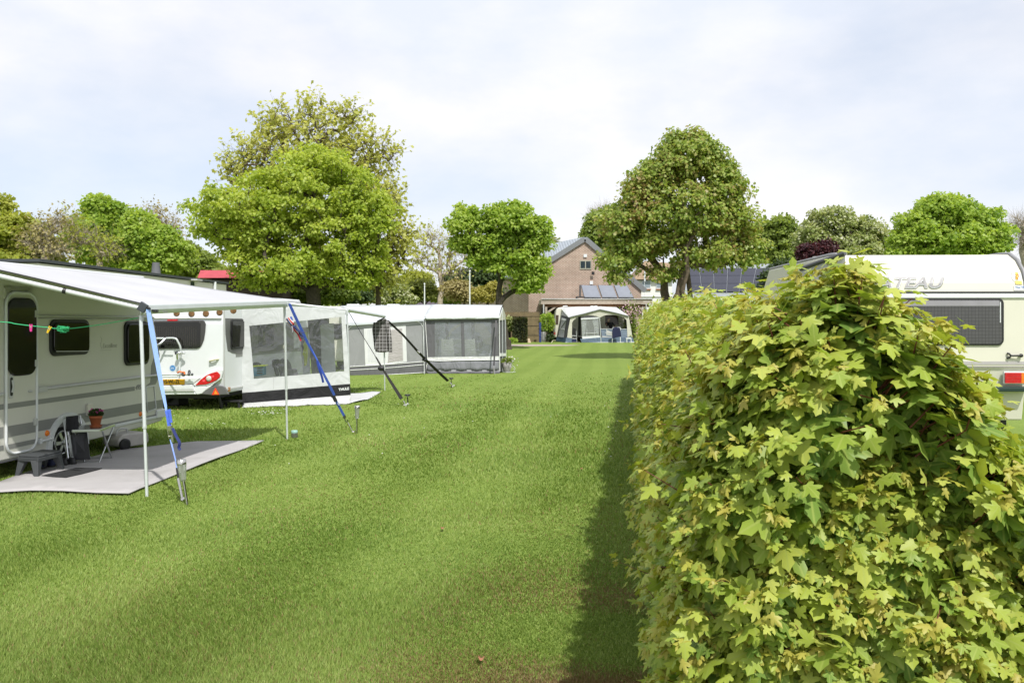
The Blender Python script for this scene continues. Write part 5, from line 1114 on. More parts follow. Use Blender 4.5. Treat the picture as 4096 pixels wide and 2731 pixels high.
    for u, v, col, nm, lb in ((124, 1311, (.75, .04, .30), 'peg_pink', 'pink clothes peg clipped on the green line before the caravan door'), (196, 1318, (.80, .52, .02), 'peg_yellow', 'yellow clothes peg hanging on the green line beside the tangled cord')):
        p = P(u, v, 8.03); o = MB(); tl = .0 if u < 150 else .45
        for s in (-1, 1):
            m = Matrix.Translation(p) @ Matrix.Rotation(tl, 4, 'Y') @ Matrix.Rotation(s*.10, 4, 'Y'); o.box((s*.007, 0, 0), (.009, .012, .072), m)
        o.lathe(p+Vector((0, -.007, .008)), [(.008, 0), (.008, .014)], 8, 1, (0, 1, 0)); tag(o.build('clothes_peg', [mat(nm, col, .4, 0, .05, 9), STEEL], None, bevel=.0015), lb, 'clothes peg', 'clothes pegs')
near_things()

def stake(a, b, r, parent, m=STEEL):
    s = MB(); s.tube([a, b], r, 8); return s.build('tension_stake', m, parent)
def straps():
    # nearest strap with ratchet
    r = thing('tie_down_strap', P(705, 1950, 7.8), 0, 'light blue ratchet strap pulling the front corner of the nearest awning down', 'strap', 'awning tie down straps')
    S = lambda u, v, D: P(*c1(u, v), D)
    w = MB(); w.ribbon([S(884, 352, 7.98), S(905, 470, 7.97), S(935, 640, 7.95), S(965, 810, 7.93), S(988, 925, 7.91), S(994, 962, 7.90)], [.038, .048, .044, .036, .026, .017], .004, [Vector((1, .1, 0)), Vector((1, .1, 0)), Vector((1, .25, 0)), Vector((1, .4, 0)), Vector((.8, .8, 0)), Vector((.5, 1, 0))]); w.build('webbing', LBLUE, r)
    w = MB(); w.ribbon([S(994, 955, 7.90), S(1003, 1000, 7.89), S(1012, 1050, 7.88)], [.03, .03, .034], .004, Vector((1, .2, 0))); w.ribbon([S(1010, 950, 7.88), S(1022, 1030, 7.87)], .025, .004, Vector((1, .2, 0))); w.build('loop', BLUE, r)
    k = MB(); m = Matrix.Translation(S(1017, 1085, 7.87)) @ Matrix.Rotation(math.radians(-9), 4, 'Y')
    for s in (-1, 1): k.box((s*.019, 0, 0), (.006, .03, .115), m)
    k.tube([m @ Vector((-.022, 0, .03)), m @ Vector((.022, 0, .03))], .012, 8); k.tube([m @ Vector((-.022, 0, -.04)), m @ Vector((.022, 0, -.04))], .008, 8); k.box((0, -.012, .035), (.03, .012, .05), m); k.box((.012, -.01, -.075), (.02, .02, .05), m); k.build('ratchet', STEEL, r, bevel=.002)
    w = MB(); w.ribbon([S(1018, 1130, 7.86), S(1035, 1200, 7.82), S(1050, 1260, 7.80), S(1060, 1320, 7.78)], [.018, .014, .014, .02], .003, Vector((.4, 1, 0))); w.build('webbing', mat('pale_blue_webbing', (.25, .38, .85), .7), r)
    w = MB(); w.ribbon(smooth_line([S(1030, 1062, 7.86), S(1052, 1110, 7.85), S(1072, 1150, 7.84), S(1068, 1180, 7.84), S(1078, 1192, 7.84)], 4), .026, .003, Vector((1, .6, 0))); w.build('loose_tail', mat('dark_blue_webbing', (.01, .02, .13), .75), r)
    k = MB(); k.tube([S(1055, 1300, 7.78), S(1065, 1358, 7.76)], .010, 8); k.build('hook', BLACK, r)
    q = G(731, 2003); stake(P(712, 1912, 7.75), q, .014, r); k = MB(); k.lathe(q+Vector((0, 0, .0)), [(.02, 0), (.022, .03), (.012, .035)], 10); k.build('peg_head', STEEL, r)
    # second strap
    r = thing('tie_down_strap', P(1388, 1690, 12.2), 0, 'royal blue ratchet strap from the far corner pole of the nearest awning', 'strap', 'awning tie down straps')
    S = lambda u, v, D: P(*c2(u, v), D); kf = lambda v: 11.74+.7*(v-150)/1050
    w = MB(); vs = [(1428, 150), (1478, 260), (1530, 370), (1600, 520), (1690, 680), (1745, 800), (1800, 905), (1852, 1012)]
    w.ribbon([S(u, v, kf(v)) for u, v in vs], [.038, .042, .042, .038, .028, .034, .038, .036], .004, [Vector((1, .1, 0))]*4+[Vector((.5, 1, 0)), Vector((1, .3, 0)), Vector((1, .1, 0)), Vector((1, .1, 0))]); w.build('webbing', BLUE, r)
    k = MB(); a = S(1852, 1040, kf(1040)); m = Matrix.Translation(a) @ Matrix.Rotation(math.radians(-26), 4, 'Y'); k.box((0, 0, 0), (.05, .03, .11), m); k.box((-.02, 0, .045), (.03, .035, .04), m); k.build('ratchet', BLACK, r, bevel=.006)
    w = MB(); w.ribbon([S(1865, 1062, kf(1062)), S(1900, 1125, kf(1125)), S(1944, 1207, kf(1207))], .037, .004, Vector((1, .1, 0))); w.build('webbing', BLUE, r)
    w = MB(); w.ribbon([S(1885, 1082, kf(1082)-.01), S(1898, 1104, kf(1104)-.01)], .024, .002, Vector((1, .1, 0))); w.build('printed_tag', mat('strap_tag', (.55, .60, .85), .7), r)
    w = MB(); w.ribbon(smooth_line([S(1690, 690, kf(690)-.02), S(1712, 770, kf(770)-.04), S(1735, 840, kf(840)-.04), S(1747, 893, kf(893)-.04)], 4), .032, .003, Vector((1, .4, 0))); w.build('loose_tail', mat('mid_blue_webbing', (.025, .06, .36), .75), r)
    lp = lambda u, v: P(1110+u*.1573, 1560+v*.1573, 12.35)
    k = MB(); k.tube(smooth_line([lp(1700, 650), lp(1676, 690), lp(1700, 715), lp(1732, 690), lp(1728, 655), lp(1702, 655), lp(1715, 735), lp(1730, 780), lp(1760, 808), lp(1785, 790), lp(1782, 750)], 5), .0065, 6); k.build('hook', BLACK, r)
    stake(lp(1785, 820), lp(1905, 1050), .009, r); k = MB(); k.tube([lp(1905, 1060), lp(1940, 1068)], .012, 8); k.tube([lp(1945, 1075), lp(1975, 1025)], .009, 8); k.build('peg_head', STEEL, r)
    # black straps of the second awning
    S = lambda u, v, D: P(1250+u*.3614, 1100+v*.3614, D); side = Vector((1, .1, 0))
    for nm, pts, D0, D1, lb in (('a', ((405, 415), (560, 680), (690, 888), (705, 912), (772, 1032), (985, 1368)), 17.1, 16.65, 'black strap from the near pole of the second awning, thin cord at its top'), ('b', ((832, 505), (1000, 660), (1165, 845), (1252, 935), (1370, 1050), (1500, 1172)), 20.1, 21.4, 'black strap from the shirt pole of the second awning, reaching farthest right')):
        r = thing('tie_down_strap', S(*pts[-1], D1), 0, lb, 'strap', 'awning tie down straps'); n = len(pts); q = [S(u, v, D0+(D1-D0)*i/(n-1)) for i, (u, v) in enumerate(pts)]
        c = MB()
        if nm == 'a': c.tube(q[:3], .007, 6); c.build('cord', BLACK, r); k = MB(); k.tube([q[2], q[3]], .012, 8); k.build('buckle', STEEL, r); c = MB(); c.ribbon(q[3:], [.03, .04, .07], .012, side)
        else: c.ribbon(q, [.05, .05, .06, .07, .075, .07], .012, side); k = MB(); k.tube([q[2]-Vector((.02, 0, -.03)), q[2]+Vector((.05, 0, -.04))], .022, 8); k.build('buckle', STEEL, r)
        c.build('webbing', mat('black_webbing', (.016, .015, .014), .75, 0, .2, 30), r)
        kn = MB(); kk = q[-2] if nm == 'a' else q[3]; kn.ball(kk+Vector((-.02, -.02, 0)), (.07, .03, .05), 6); kn.build('strap_keeper', BLACK, r)
        if nm == 'a': stake(S(1003, 1392, D1), S(1022, 1425, D1), .016, r); f = S(1032, 1448, D1-.1)
        else: stake(S(1518, 1188, D1), S(1545, 1215, D1), .016, r); f = S(1550, 1232, D1+.1)
        k = MB(); gz = float(rise(f.y)); k.tube([Vector((f.x, f.y, gz+.0)), Vector((f.x+.04, f.y, gz+.07))], .012, 6); k.tube([Vector((f.x-.04, f.y, gz+.02)), Vector((f.x+.06, f.y, gz+.05))], .014, 6); k.build('peg_head', LGREY, r)
straps()
def lamps():
    # two solar garden torches
    for (foot, base, top, r0, r1, rp, lb) in ((G(751, 2019), P(734, 1923, 7.55), P(724, 1838, 7.55), .024, .041, .014, 'solar garden lamp on a steel spike at the foot of the light blue strap'), (G(1428, 1735), P(1428, 1673, 12.4), P(1429, 1622, 12.4), .026, .039, .015, 'solar garden lamp on a steel spike at the foot of the royal blue strap')):
        r = thing('garden_lamp', foot, 0, lb, 'garden lamp', 'solar lamps along the awnings'); ax = top-base; L = ax.length
        s = MB(); s.tube([foot-Vector((0, 0, .03)), base], rp, 10); s.build('spike', STEEL, r)
        g = MB(); pr = [(r0, 0), (r0*1.02, .01)]
        for k in range(1, 13): t = k/13; rr_ = r0+(r1-r0)*t; pr += [(rr_*.97, L*.78*t-.004), (rr_*1.03, L*.78*t+.002)]
        g.lathe(base, pr+[(r1, L*.78)], 18, 0, ax); g.build('lamp_glass', GLASSL, r); g = MB(); g.lathe(base, [(r0*.6, .0), (r0*.55, L*.76)], 10, 0, ax); g.build('lamp_core', mat('lamp_core', (.55, .53, .45), .5), r)
        c = MB(); c.lathe(base+ax*.78, [(r1*1.03, 0), (r1*1.05, L*.22), (r1*.9, L*.22+.003)], 20, 0, ax); c.build('lamp_cap', STEEL, r)
    for (a, b, D, lb) in (((1052, 1325), (1057, 1442), 16.75, 'flat black solar lamp on a short stem by the thin topped black strap'), ((1535, 1141), (1530, 1240), 21.45, 'flat black solar lamp on a short stem by the farthest black strap')):
        q = lambda u, v: (1250+u*.3614, 1100+v*.3614); t = P(*q(*a), D); f = G(*q(*b)); f.y = D; f.x = t.x+.01; f.z = float(rise(D))
        r = thing('garden_lamp', f, 0, lb, 'garden lamp', 'solar lamps along the awnings')
        s = MB(); s.tube([f-Vector((0, 0, .03)), t-Vector((0, 0, .04))], .011, 8); s.build('stem', BLACK, r)
        s = MB(); s.lathe(t-Vector((0, 0, .015)), [(.055, 0), (.062, .006), (.062, .02), (.05, .026)], 20); s.build('lamp_cap', BLACK, r); s = MB(); s.lathe(t-Vector((0, 0, .045)), [(.015, 0), (.05, .028), (.05, .031)], 16); s.build('lamp_shade', LGREY, r)
    p = G(1178, 1750); r = thing('jar_lamp', p, 0, 'squat glass jar lamp with a mint lid on the grass by the second pole', 'jar lamp')
    b = MB(); b.lathe(p, [(.049, 0), (.051, .01), (.046, .06), (.043, .075)], 20); b.build('jar', clear_film('smoky_glass', (.5, .52, .5), .12, .45, (.2, .2, .18)), r)
    b = MB(); b.lathe(p+Vector((0, 0, .01)), [(.02, 0), (.022, .05)], 12); b.build('candle', mat('candle', (.6, .55, .45), .6), r)
    b = MB(); b.lathe(p+Vector((0, 0, .072)), [(.045, 0), (.046, .03), (.042, .034)], 20); b.build('lid', mat('mint_lid', (.30, .50, .46), .4), r)
lamps()
def windsock():
    W_ = lambda u, v, d=0: P(1120+u*.13397, 1190+v*.13397, 11.7+d)
    r = thing('windsock', W_(260, 600), 0, 'small blue, white and red windsock with streamers by the royal blue strap', 'windsock')
    m = bpy.data.materials.new('windsock_stripes'); m.use_nodes = True; t = m.node_tree; b = t.nodes['Principled BSDF']; b.inputs['Roughness'].default_value = .8
    c = t.nodes.new('ShaderNodeTexCoord'); mp_ = t.nodes.new('ShaderNodeMapping'); mp_.inputs['Rotation'].default_value = (0, .5, .4); wv = t.nodes.new('ShaderNodeTexWave'); wv.inputs['Scale'].default_value = 6.5; wv.inputs['Distortion'].default_value = 1.5; rp_ = t.nodes.new('ShaderNodeValToRGB'); rp_.color_ramp.interpolation = 'CONSTANT'
    e = rp_.color_ramp.elements; e[0].position = 0; e[0].color = (.05, .09, .32, 1); e[1].position = .42; e[1].color = (.72, .72, .72, 1); q = e.new(.8); q.color = (.50, .02, .03, 1)
    t.links.new(c.outputs['Object'], mp_.inputs[0]); t.links.new(mp_.outputs[0], wv.inputs[0]); t.links.new(wv.outputs['Fac'], rp_.inputs[0]); t.links.new(rp_.outputs[0], b.inputs['Base Color'])
    a, e_ = W_(262, 605), W_(375, 830); s = MB(); ax = (e_-a).normalized()
    prof = [(.044, 0), (.046, .004), (.043, .04), (.038, (e_-a).length*.6), (.032, (e_-a).length), (.029, (e_-a).length), (.036, .05), (.042, .002)]
    vs = []; s.lathe(a, prof, 18, 0, ax); s.f = s.f[:-2]; s.mi = s.mi[:-2]; s.sm = s.sm[:-2]; s.build('sock', m, r, recalc=False)
    mats_ = [mat('streamer_red', (.42, .015, .03), .8), mat('streamer_navy', (.02, .03, .12), .8), mat('streamer_grey', (.35, .35, .40), .8)]
    for k, pts in enumerate((((340, 850), (440, 980), (540, 1100), (625, 1295)), ((390, 840), (470, 930), (570, 1020), (600, 1110), (720, 1200)), ((440, 830), (520, 950), (640, 1040), (740, 1050)), ((350, 850), (380, 940), (370, 1030)))):
        w = MB(); w.ribbon(smooth_line([W_(u, v, -.02*k) for u, v in pts], 4), .022 if k < 3 else .012, .002, Vector((1, .4, .4))); w.build('streamer', mats_[[0, 1, 1, 2][k]], r)
    w = MB(); tp = W_(265, 350)
    for u in (180, 265, 345): w.tube([tp, W_(u, 560 if u == 265 else 590)], .0015, 4)
    w.tube(smooth_line([W_(235, 140), W_(225, 200), W_(245, 270), W_(265, 350)], 4), .005, 5); w.build('cord', WHITE, r)
windsock()
def shirt():
    S = lambda u, v, D=20.08: P(1250+u*.3614, 1100+v*.3614, D)
    r = thing('plaid_shirt', S(780, 480), 0, 'black and white plaid flannel shirt on a hanger at the far awning pole', 'shirt')
    m = bpy.data.materials.new('plaid'); m.use_nodes = True; t = m.node_tree; b = t.nodes['Principled BSDF']; b.inputs['Roughness'].default_value = .9
    c = t.nodes.new('ShaderNodeTexCoord'); sp = t.nodes.new('ShaderNodeSeparateXYZ'); t.links.new(c.outputs['Object'], sp.inputs[0])
    def mth(op, a, b_): 
        q = t.nodes.new('ShaderNodeMath'); q.operation = op
        for i, z in enumerate((a, b_)):
            if isinstance(z, (int, float)): q.inputs[i].default_value = z
            elif z is not None: t.links.new(z, q.inputs[i])
        return q.outputs[0]
    def band(src, period, w, off=0.0): return mth('LESS_THAN', mth('FRACT', mth('MULTIPLY', mth('ADD', src, off+9.0), 1/period), None), w)
    x, z = sp.outputs[0], sp.outputs[2]; out = None
    def mixc(fac, a, b_, k=1.0):
        q = t.nodes.new('ShaderNodeMixRGB'); t.links.new(mth('MULTIPLY', fac, k), q.inputs[0])
        if isinstance(a, tuple): q.inputs[1].default_value = (*a, 1)
        else: t.links.new(a, q.inputs[1])
        q.inputs[2].default_value = (*b_, 1); return q.outputs[0]
    o = mixc(band(x, .085, .40), (.03, .026, .022), (.12, .115, .11), .8); o = mixc(band(z, .085, .40), o, (.14, .135, .13), .55)
    o = mixc(band(x, .085, .12, .02), o, (.55, .54, .55), .85); o = mixc(band(z, .085, .12, .02), o, (.55, .54, .55), .85); t.links.new(o, b.inputs['Base Color'])
    th = (0, .10, 0)
    bd = MB(); pts = [(740, 495), (770, 480), (800, 478), (825, 492), (840, 540), (838, 700), (836, 850), (790, 858), (735, 856), (692, 850), (690, 700), (688, 600), (700, 520)]
    bd.prism([S(u, v) for u, v in pts], th); bd.build('body', m, r, bevel=.03)
    sv = MB(); sv.tube([S(700, 525, 20.13), S(690, 600, 20.12), S(700, 700, 20.1), S(708, 820, 20.1)], [.055, .065, .06, .05], 9); sv.build('sleeve', m, r); sv = MB(); sv.tube([S(822, 505, 20.13), S(838, 600, 20.1), S(855, 720, 20.08), S(862, 855, 20.08)], [.055, .06, .055, .045], 9); sv.build('sleeve', m, r)
    cl = MB(); cl.tube(smooth_line([S(752, 490, 20.05), S(782, 505, 20.04), S(812, 490, 20.05)], 4), .022, 7); cl.build('collar', m, r)
    h = MB(); h.tube([S(715, 508, 20.12), S(785, 476, 20.12), S(818, 498, 20.12)], .009, 6); h.tube(smooth_line([S(785, 476, 20.12), S(790, 462, 20.12), S(806, 460, 20.12)], 3), .006, 5); h.build('hanger', BLACK, r)
shirt()
def inside_second_awning():
    Q = lambda u, v, D: P(980+u*.2423, 1280+v*.2423, D)
    D = 16.95; r = thing('crate', Q(220, 900, D), 0, 'blue plastic crate with a yellow green rim behind the clear awning window', 'crate')
    b = MB(); CB = mat('blue_plastic', (.03, .22, .34), .5); b.prism([Q(120, 775, D), Q(303, 765, D), Q(303, 910, D), Q(130, 935, D)], (0, .2, 0)); b.build('body', CB, r, bevel=.01)
    for v in (790, 830, 870): b = MB(); b.prism([Q(195, v, D-.008), Q(290, v-4, D-.008), Q(290, v+16, D-.008), Q(195, v+20, D-.008)], (0, .008, 0)); b.build('slot', BLACK, r)
    b = MB(); b.prism([Q(100, 752, D-.02), Q(327, 738, D-.02), Q(327, 762, D-.02), Q(100, 778, D-.02)], (0, .24, 0)); b.build('rim', mat('lime_plastic', (.55, .68, .04), .5), r, bevel=.006)
    b = MB(); b.prism([Q(125, 705, D+.05), Q(190, 695, D+.05), Q(240, 730, D+.05), Q(250, 755, D+.05), Q(125, 765, D+.05)], (0, .12, 0)); tag(b.build('bag', BLACK, None, bevel=.03), 'dark bag sticking out of the blue crate', 'bag')
    g = float(rise(17.9)); r = thing('lounge_chair', Vector((Q(690, 900, 18).x, 18, g)), 0, 'grey lounge chair with rounded back behind the clear awning window', 'chair'); U = mat('grey_upholstery', (.19, .18, .19), .85, 0, .1, 20)
    b = MB(); b.prism([Q(540, 830, 18.2), Q(530, 740, 18.2), Q(560, 660, 18.2), Q(620, 625, 18.2), Q(690, 645, 18.2), Q(740, 720, 18.2), Q(770, 820, 18.2)], (0, .1, 0)); b.build('backrest', U, r, bevel=.03)
    b = MB(); b.prism([Q(590, 820, 17.9), Q(790, 815, 17.9), Q(820, 930, 17.9), Q(590, 940, 17.9)], (0, .35, 0)); b.build('seat', U, r, bevel=.03)
    for u in (600, 800): b = MB(); q = Q(u, 930, 18.0); b.tube([q, Vector((q.x, q.y, g))], .015, 8); b.build('leg', ALU, r)
    r = thing('trolley', Vector((Q(540, 900, 17.4).x, 17.4, g)), 0, 'black folded wheeled trolley standing in front of the grey lounge chair', 'trolley')
    b = MB(); b.prism([Q(440, 660, 17.35), Q(530, 645, 17.35), Q(585, 690, 17.35), Q(590, 730, 17.35), Q(500, 765, 17.35), Q(445, 790, 17.35)], (0, .12, 0)); b.build('head', BLACK, r, bevel=.02)
    b = MB(); b.tube([Q(490, 750, 17.4), Q(540, 920, 17.4)], .04, 8); b.tube([Q(550, 740, 17.4), Q(610, 920, 17.4)], .03, 8); b.build('column', mat('charcoal', (.05, .05, .055), .5), r)
    b = MB(); q = Q(540, 930, 17.4); b.box((q.x, 17.45, g+.12), (.5, .3, .12)); b.build('base', DGREY, r, bevel=.02)
    for dx in (-.2, .2): b = MB(); b.lathe(Vector((q.x+dx, 17.3, g+.09)), [(.09, 0), (.09, .05)], 14, 0, (0, 1, 0)); b.build('wheel', RUBBER, r)
    # hi-vis vest hung up
    D = 18.6; v = MB(); pts = [(985, 205), (1025, 200), (1030, 330), (1032, 560), (1015, 740), (975, 765), (970, 600), (945, 560), (970, 470), (960, 400), (990, 320)]
    v.prism([Q(a, b_, D) for a, b_ in pts], (0, .03, 0)); tag(v.build('safety_vest', mat('hi_vis_yellow', (.62, .72, .05), .8), None, bevel=.006), 'bright yellow safety vest hanging inside the white panelled awning', 'vest')
    v = MB(); v.prism([Q(a, b_, D+.08) for a, b_ in ((905, 180), (985, 215), (1000, 320), (960, 400), (975, 490), (950, 530), (930, 420))], (0, .05, 0)); tag(v.build('jacket', mat('dark_jacket', (.035, .035, .04), .9), None, bevel=.01), 'dark jacket hanging behind the yellow safety vest', 'jacket')
    s = MB(); q = P(930, 1625, 16.3); 
    r = thing('step_stool', Vector((q.x, 16.3, 0)), 0, 'black step by the rear corner of the white caravan', 'stool')
    for i in range(1): s.box((q.x, 16.3, .13), (.40, .3, .03))
    s.build('seat', BLACK, r, bevel=.01)
    for dx in (-.17, .17):
        for dy in (-.12, .12): l = MB(); l.tube([Vector((q.x+dx, 16.3+dy, .0)), Vector((q.x+dx*.9, 16.3+dy*.9, .12))], .025, 6); l.build('leg', BLACK, r)
inside_second_awning()
# ---------------------------------------------------------------- grey awning tents in the middle distance
TW = cloth('tent_roof_white', (.76, .79, .82), .42, .12, 1.5); TG = cloth('tent_grey', (.30, .305, .315), .1, .6, 2.2, .05, (1, 1, .5)); TD = cloth('tent_dark_grey', (.135, .135, .145), .05, .7, 3, .05, (1.5, 1, .4))
TP = mat('white_piping', (.75, .76, .76), .5); TWP = cloth('tent_panel_white', (.80, .81, .82), .2, .4, 4, .03, (4, 1, .4))
def q3(u, v, D): return P(1250+u*.3614, 1100+v*.3614, D)
def qb(u, v, D): return P(1600+u*.20408, 1200+v*.20408, D)
def white_chair(loc, rot, lb, D):
    r = thing('garden_chair', loc, rot, lb, 'chair', 'white plastic chairs inside the tents'); M = r.matrix_basis; W_ = mat('white_chair_plastic', (.62, .62, .60), .4)
    b = MB(); b.box((0, 0, .43), (.48, .46, .035), None); b.v = [tuple(M @ Vector(v)) for v in b.v]; b.build('seat', W_, r, bevel=.01)
    b = MB(); Rb = Matrix.Translation((0, -.22, .43)) @ Matrix.Rotation(math.radians(14), 4, 'X')
    for s in (-1, 1): b.hexa([Rb @ Vector(p) for p in ((s*.20-.03, -.015, 0), (s*.20+.03, -.015, 0), (s*.20+.03, .015, 0), (s*.20-.03, .015, 0), (s*.165-.03, -.015, .72), (s*.165+.03, -.015, .72), (s*.165+.03, .015, .72), (s*.165-.03, .015, .72))])
    for k in range(8):
        z = .06+k*.082; w = .19-.003*k; b.hexa([Rb @ Vector(p) for p in ((-w, -.01, z), (w, -.01, z), (w, .01, z), (-w, .01, z), (-w, -.01, z+.066), (w, -.01, z+.066), (w, .01, z+.066), (-w, .01, z+.066))])
    b.v = [tuple(M @ Vector(v)) for v in b.v]; b.build('backrest', W_, r)
    for x in (-.21, .21):
        for y in (-.2, .2):
            b = MB(); b.tube([M @ Vector((x, y, .42)), M @ Vector((x*1.12, y*1.15, 0))], .022, 6); b.build('leg', W_, r)
        b = MB(); b.tube([M @ Vector((x*1.08, -.2, .66)), M @ Vector((x*1.08, .2, .64)), M @ Vector((x*1.1, .22, .4))], .022, 6); b.build('armrest', W_, r)
    return r
def mid_tents():
    # caravans behind both tents (only their roofs show)
    for x0, x1, D, lb in ((-7.2, -2.6, 29.7, 'white caravan behind the left grey tent, its flat roof just showing'), (-2.9, -.5, 30.9, 'white caravan behind the right grey tent, seen through its windows')):
        r = thing('caravan', ((x0+x1)/2, D+1, 0), 0, lb, 'caravan', 'caravans on the field'); b = MB()
        b.prism([Vector((x, D, z)) for x, z in ((x0+.15, .3), (x1-.1, .3), (x1, .7), (x1-.02, 1.6), (x1-.25, 2.28), (x0+.4, 2.28), (x0, 1.5), (x0, .6))], (0, 2.0, 0)); b.build('body', CREAM2, r, bevel=.05)
        w = MB(); w.prism([Vector((x, D-.03, z)) for x, z in rrect(x0+.7, x0+1.7, 1.1, 1.65, .08)], (0, .03, 0)); w.build('window', ACRYL, r, bevel=.01)
        for k in (.3, .62): v = MB(); c = x0+(x1-x0)*k; v.box((c, D+.7, 2.32), (.45, .45, .1)); v.build('roof_vent', WHITE, r, bevel=.03)
        for k in (.25, .55): v = MB(); v.lathe(Vector((x0+(x1-x0)*k, D+.1, .28)), [(.28, 0), (.28, .15)], 18, 0, (0, 1, 0)); v.build('wheel', RUBBER, r)
    # left tent (A)
    r = thing('awning_tent', (q3(800, 1100, 27).x, 27, 0), 0, 'grey awning tent with two white framed windows, left one of the two behind the straps', 'awning tent', 'awning tents')
    D0, D1 = 26.5, 27.35; DD = lambda u: D0+(D1-D0)*(u-410)/(1235-410); A = lambda u, v, o=0: q3(u, v, DD(u)+o); th = (0, .01, 0)
    rf = MB()
    def roof(u, v):
        f = A(350+890*u, 545-58*u+(0 if v < 1 else 0), -.08); b = q3(310+1010*u, 338-10*u, 29.6); p = f.lerp(b, v); p.z += .06*math.sin(math.pi*v); return p
    rf.sheet(roof, 16, 8, (0, 0, -.006)); rf.prism([A(390, 540, -.1), A(1232, 488, -.1), A(1232, 508, -.1), A(390, 560, -.1)], th); rf.build('roof', TW, r)
    fw = MB(); z = .006
    fw.prism([A(392, 530), A(1225, 485), A(1230, 975), A(1000, 990), A(820, 1000), A(412, 1015)], th); fw.build('front_wall', TG, r)
    fb = MB(); fb.prism([A(412, 1012, -.012), A(820, 985, -.012), A(1235, 955, -.012), A(1238, 1082, -.012), A(820, 1100, -.012), A(420, 1122, -.012)], th); fb.build('foot_band', TD, r)
    for pts in ([(412, 1014), (820, 988), (1235, 957)], [(415, 1052), (820, 1028), (1237, 990)], [(420, 1120), (820, 1102), (1238, 1078)], [(398, 600), (430, 568), (500, 556), (820, 532), (1120, 512), (1180, 525), (1218, 570), (1228, 700), (1240, 1085)]):
        pi = MB(); pi.tube(smooth_line([A(u, v, -.016) for u, v in pts], 4), .011, 6); pi.build('piping', TP, r)
    for qd, nm in ((((568, 592), (698, 580), (700, 850), (845, 835), (832, 985), (585, 1000)), 0), (((855, 570), (1032, 553), (1045, 960), (835, 985), (845, 840), (860, 838)), 1)):
        w = MB(); w.prism([A(u, v, -.012) for u, v in qd], th); fr = w.build('window_frame', TWP, r)
        if nm: w = MB(); w.prism([A(u, v, -.02) for u, v in ((858, 608), (992, 590), (1002, 945), (835, 968))], th); w.build('blind', cloth('blind_beige', (.50, .47, .47), .15, .5, 5, .05, (1, 1, 6)), fr)
        else:
            w = MB()
            for k in range(9): w.prism([A(u, v, -.019) for u, v in ((612+k*16, 602), (619+k*16, 601), (622+k*16, 960), (615+k*16, 961))], (0, .007, 0))
            w.build('pleat', mat('pleat_grey', (.60, .61, .64), .8), fr)
    # dark side gap between the two tents
    sw = MB(); sw.prism([A(1228, 490, .0), A(1245, 500, .12), A(1262, 1090, .12), A(1240, 1085, 0)], (0, .02, 0)); sw.build('side_wall', TD, r)
    gl = MB(); gl.tube([q3(1232, 500, 27.2), q3(1237, 1100, 27.1)], .009, 5); gl.build('pole', ALUW, r)
    # right tent (B)
    D = 27.55; r = thing('awning_tent', (qb(1200, 1400, D).x, D, 0), 0, 'white roofed grey tent with wide clear windows, right of the two behind the straps', 'awning tent', 'awning tents')
    B = lambda u, v, o=0: qb(u, v, D+o); th = (0, .012, 0)
    rf = MB()
    def roof(u, v):
        f = B(492+1455*u, 300-6*u, -.06); b = qb(625+1385*u, 83+14*u, 30.0); return f.lerp(b, v)+Vector((0, 0, .05*math.sin(math.pi*v)))
    rf.sheet(roof, 14, 8, (0, 0, -.006)); rf.build('roof', TW, r)
    va = MB(); va.sheet(lambda u, v: B(490+1460*u, 296-6*u+(82-10*u+5*math.sin(u*19))*v, -.07-.03*v), 40, 4, (0, .008, 0)); va.build('valance', cloth('valance_white', (.66, .69, .70), .15, .4, 4), r)
    fw = MB(); fw.prism([B(u, v) for u, v in ((495, 385), (1945, 360), (1945, 440), (1780, 432), (680, 440), (660, 430), (495, 470))], th)
    fw.prism([B(u, v) for u, v in ((495, 470), (680, 435), (690, 1115), (530, 1122))], th); fw.prism([B(u, v) for u, v in ((1790, 430), (1945, 440), (1955, 1110), (1795, 1105))], th)
    fw.build('front_wall', TD, r)
    for u0, u1 in ((1192, 1258), (1392, 1452), (885, 945)): st = MB(); st.prism([B(u, v, .008 if u0 > 1300 or u0 < 1000 else -.004) for u, v in ((u0, 435), (u1-5, 435), (u1+15, 1112), (u0+18, 1112))], (0, .01, 0)) if u0 == 1192 else st.prism([B(u, v, .5) for u, v in ((u0, 440), (u1, 440), (u1+10, 800), (u0+15, 800))], (0, .03, 0)); st.build('upright_strip', TD, r)
    pn = MB(); pn.prism([B(u, v, .004) for u, v in ((675, 440), (1790, 430), (1798, 1108), (690, 1116))], (0, .003, 0)); pn.build('pane', clear_film('tent_window', (.96, .97, .98), .03, .14, (.75, .77, .8)), r)
    wb = MB(); wb.prism([B(u, v, -.01) for u, v in ((525, 1122), (1150, 1112), (1955, 1100), (1955, 1170), (1700, 1172), (1150, 1180), (780, 1190), (540, 1178))], th); wb.build('white_band', cloth('band_white', (.72, .73, .73), .1, .5, 5), r)
    fb = MB(); fb.sheet(lambda u, v: B(530+1430*u, 1178-6*u+(212-2*u)*v, -.014-.05*v-.035*v*math.sin(u*30)), 60, 4, (0, .01, 0)); fb.build('foot_band', cloth('band_slate', (.20, .205, .225), .05, .8, 3, .05, (1.5, 1, .6)), r)
    mf = MB(); mf.sheet(lambda u, v: B(525+1430*u, 1385-2*u+(50+8*abs(math.sin(u*15)))*v, -.07-.08*v), 50, 3, (0, .006, 0)); mf.build('mud_flap', TD, r)
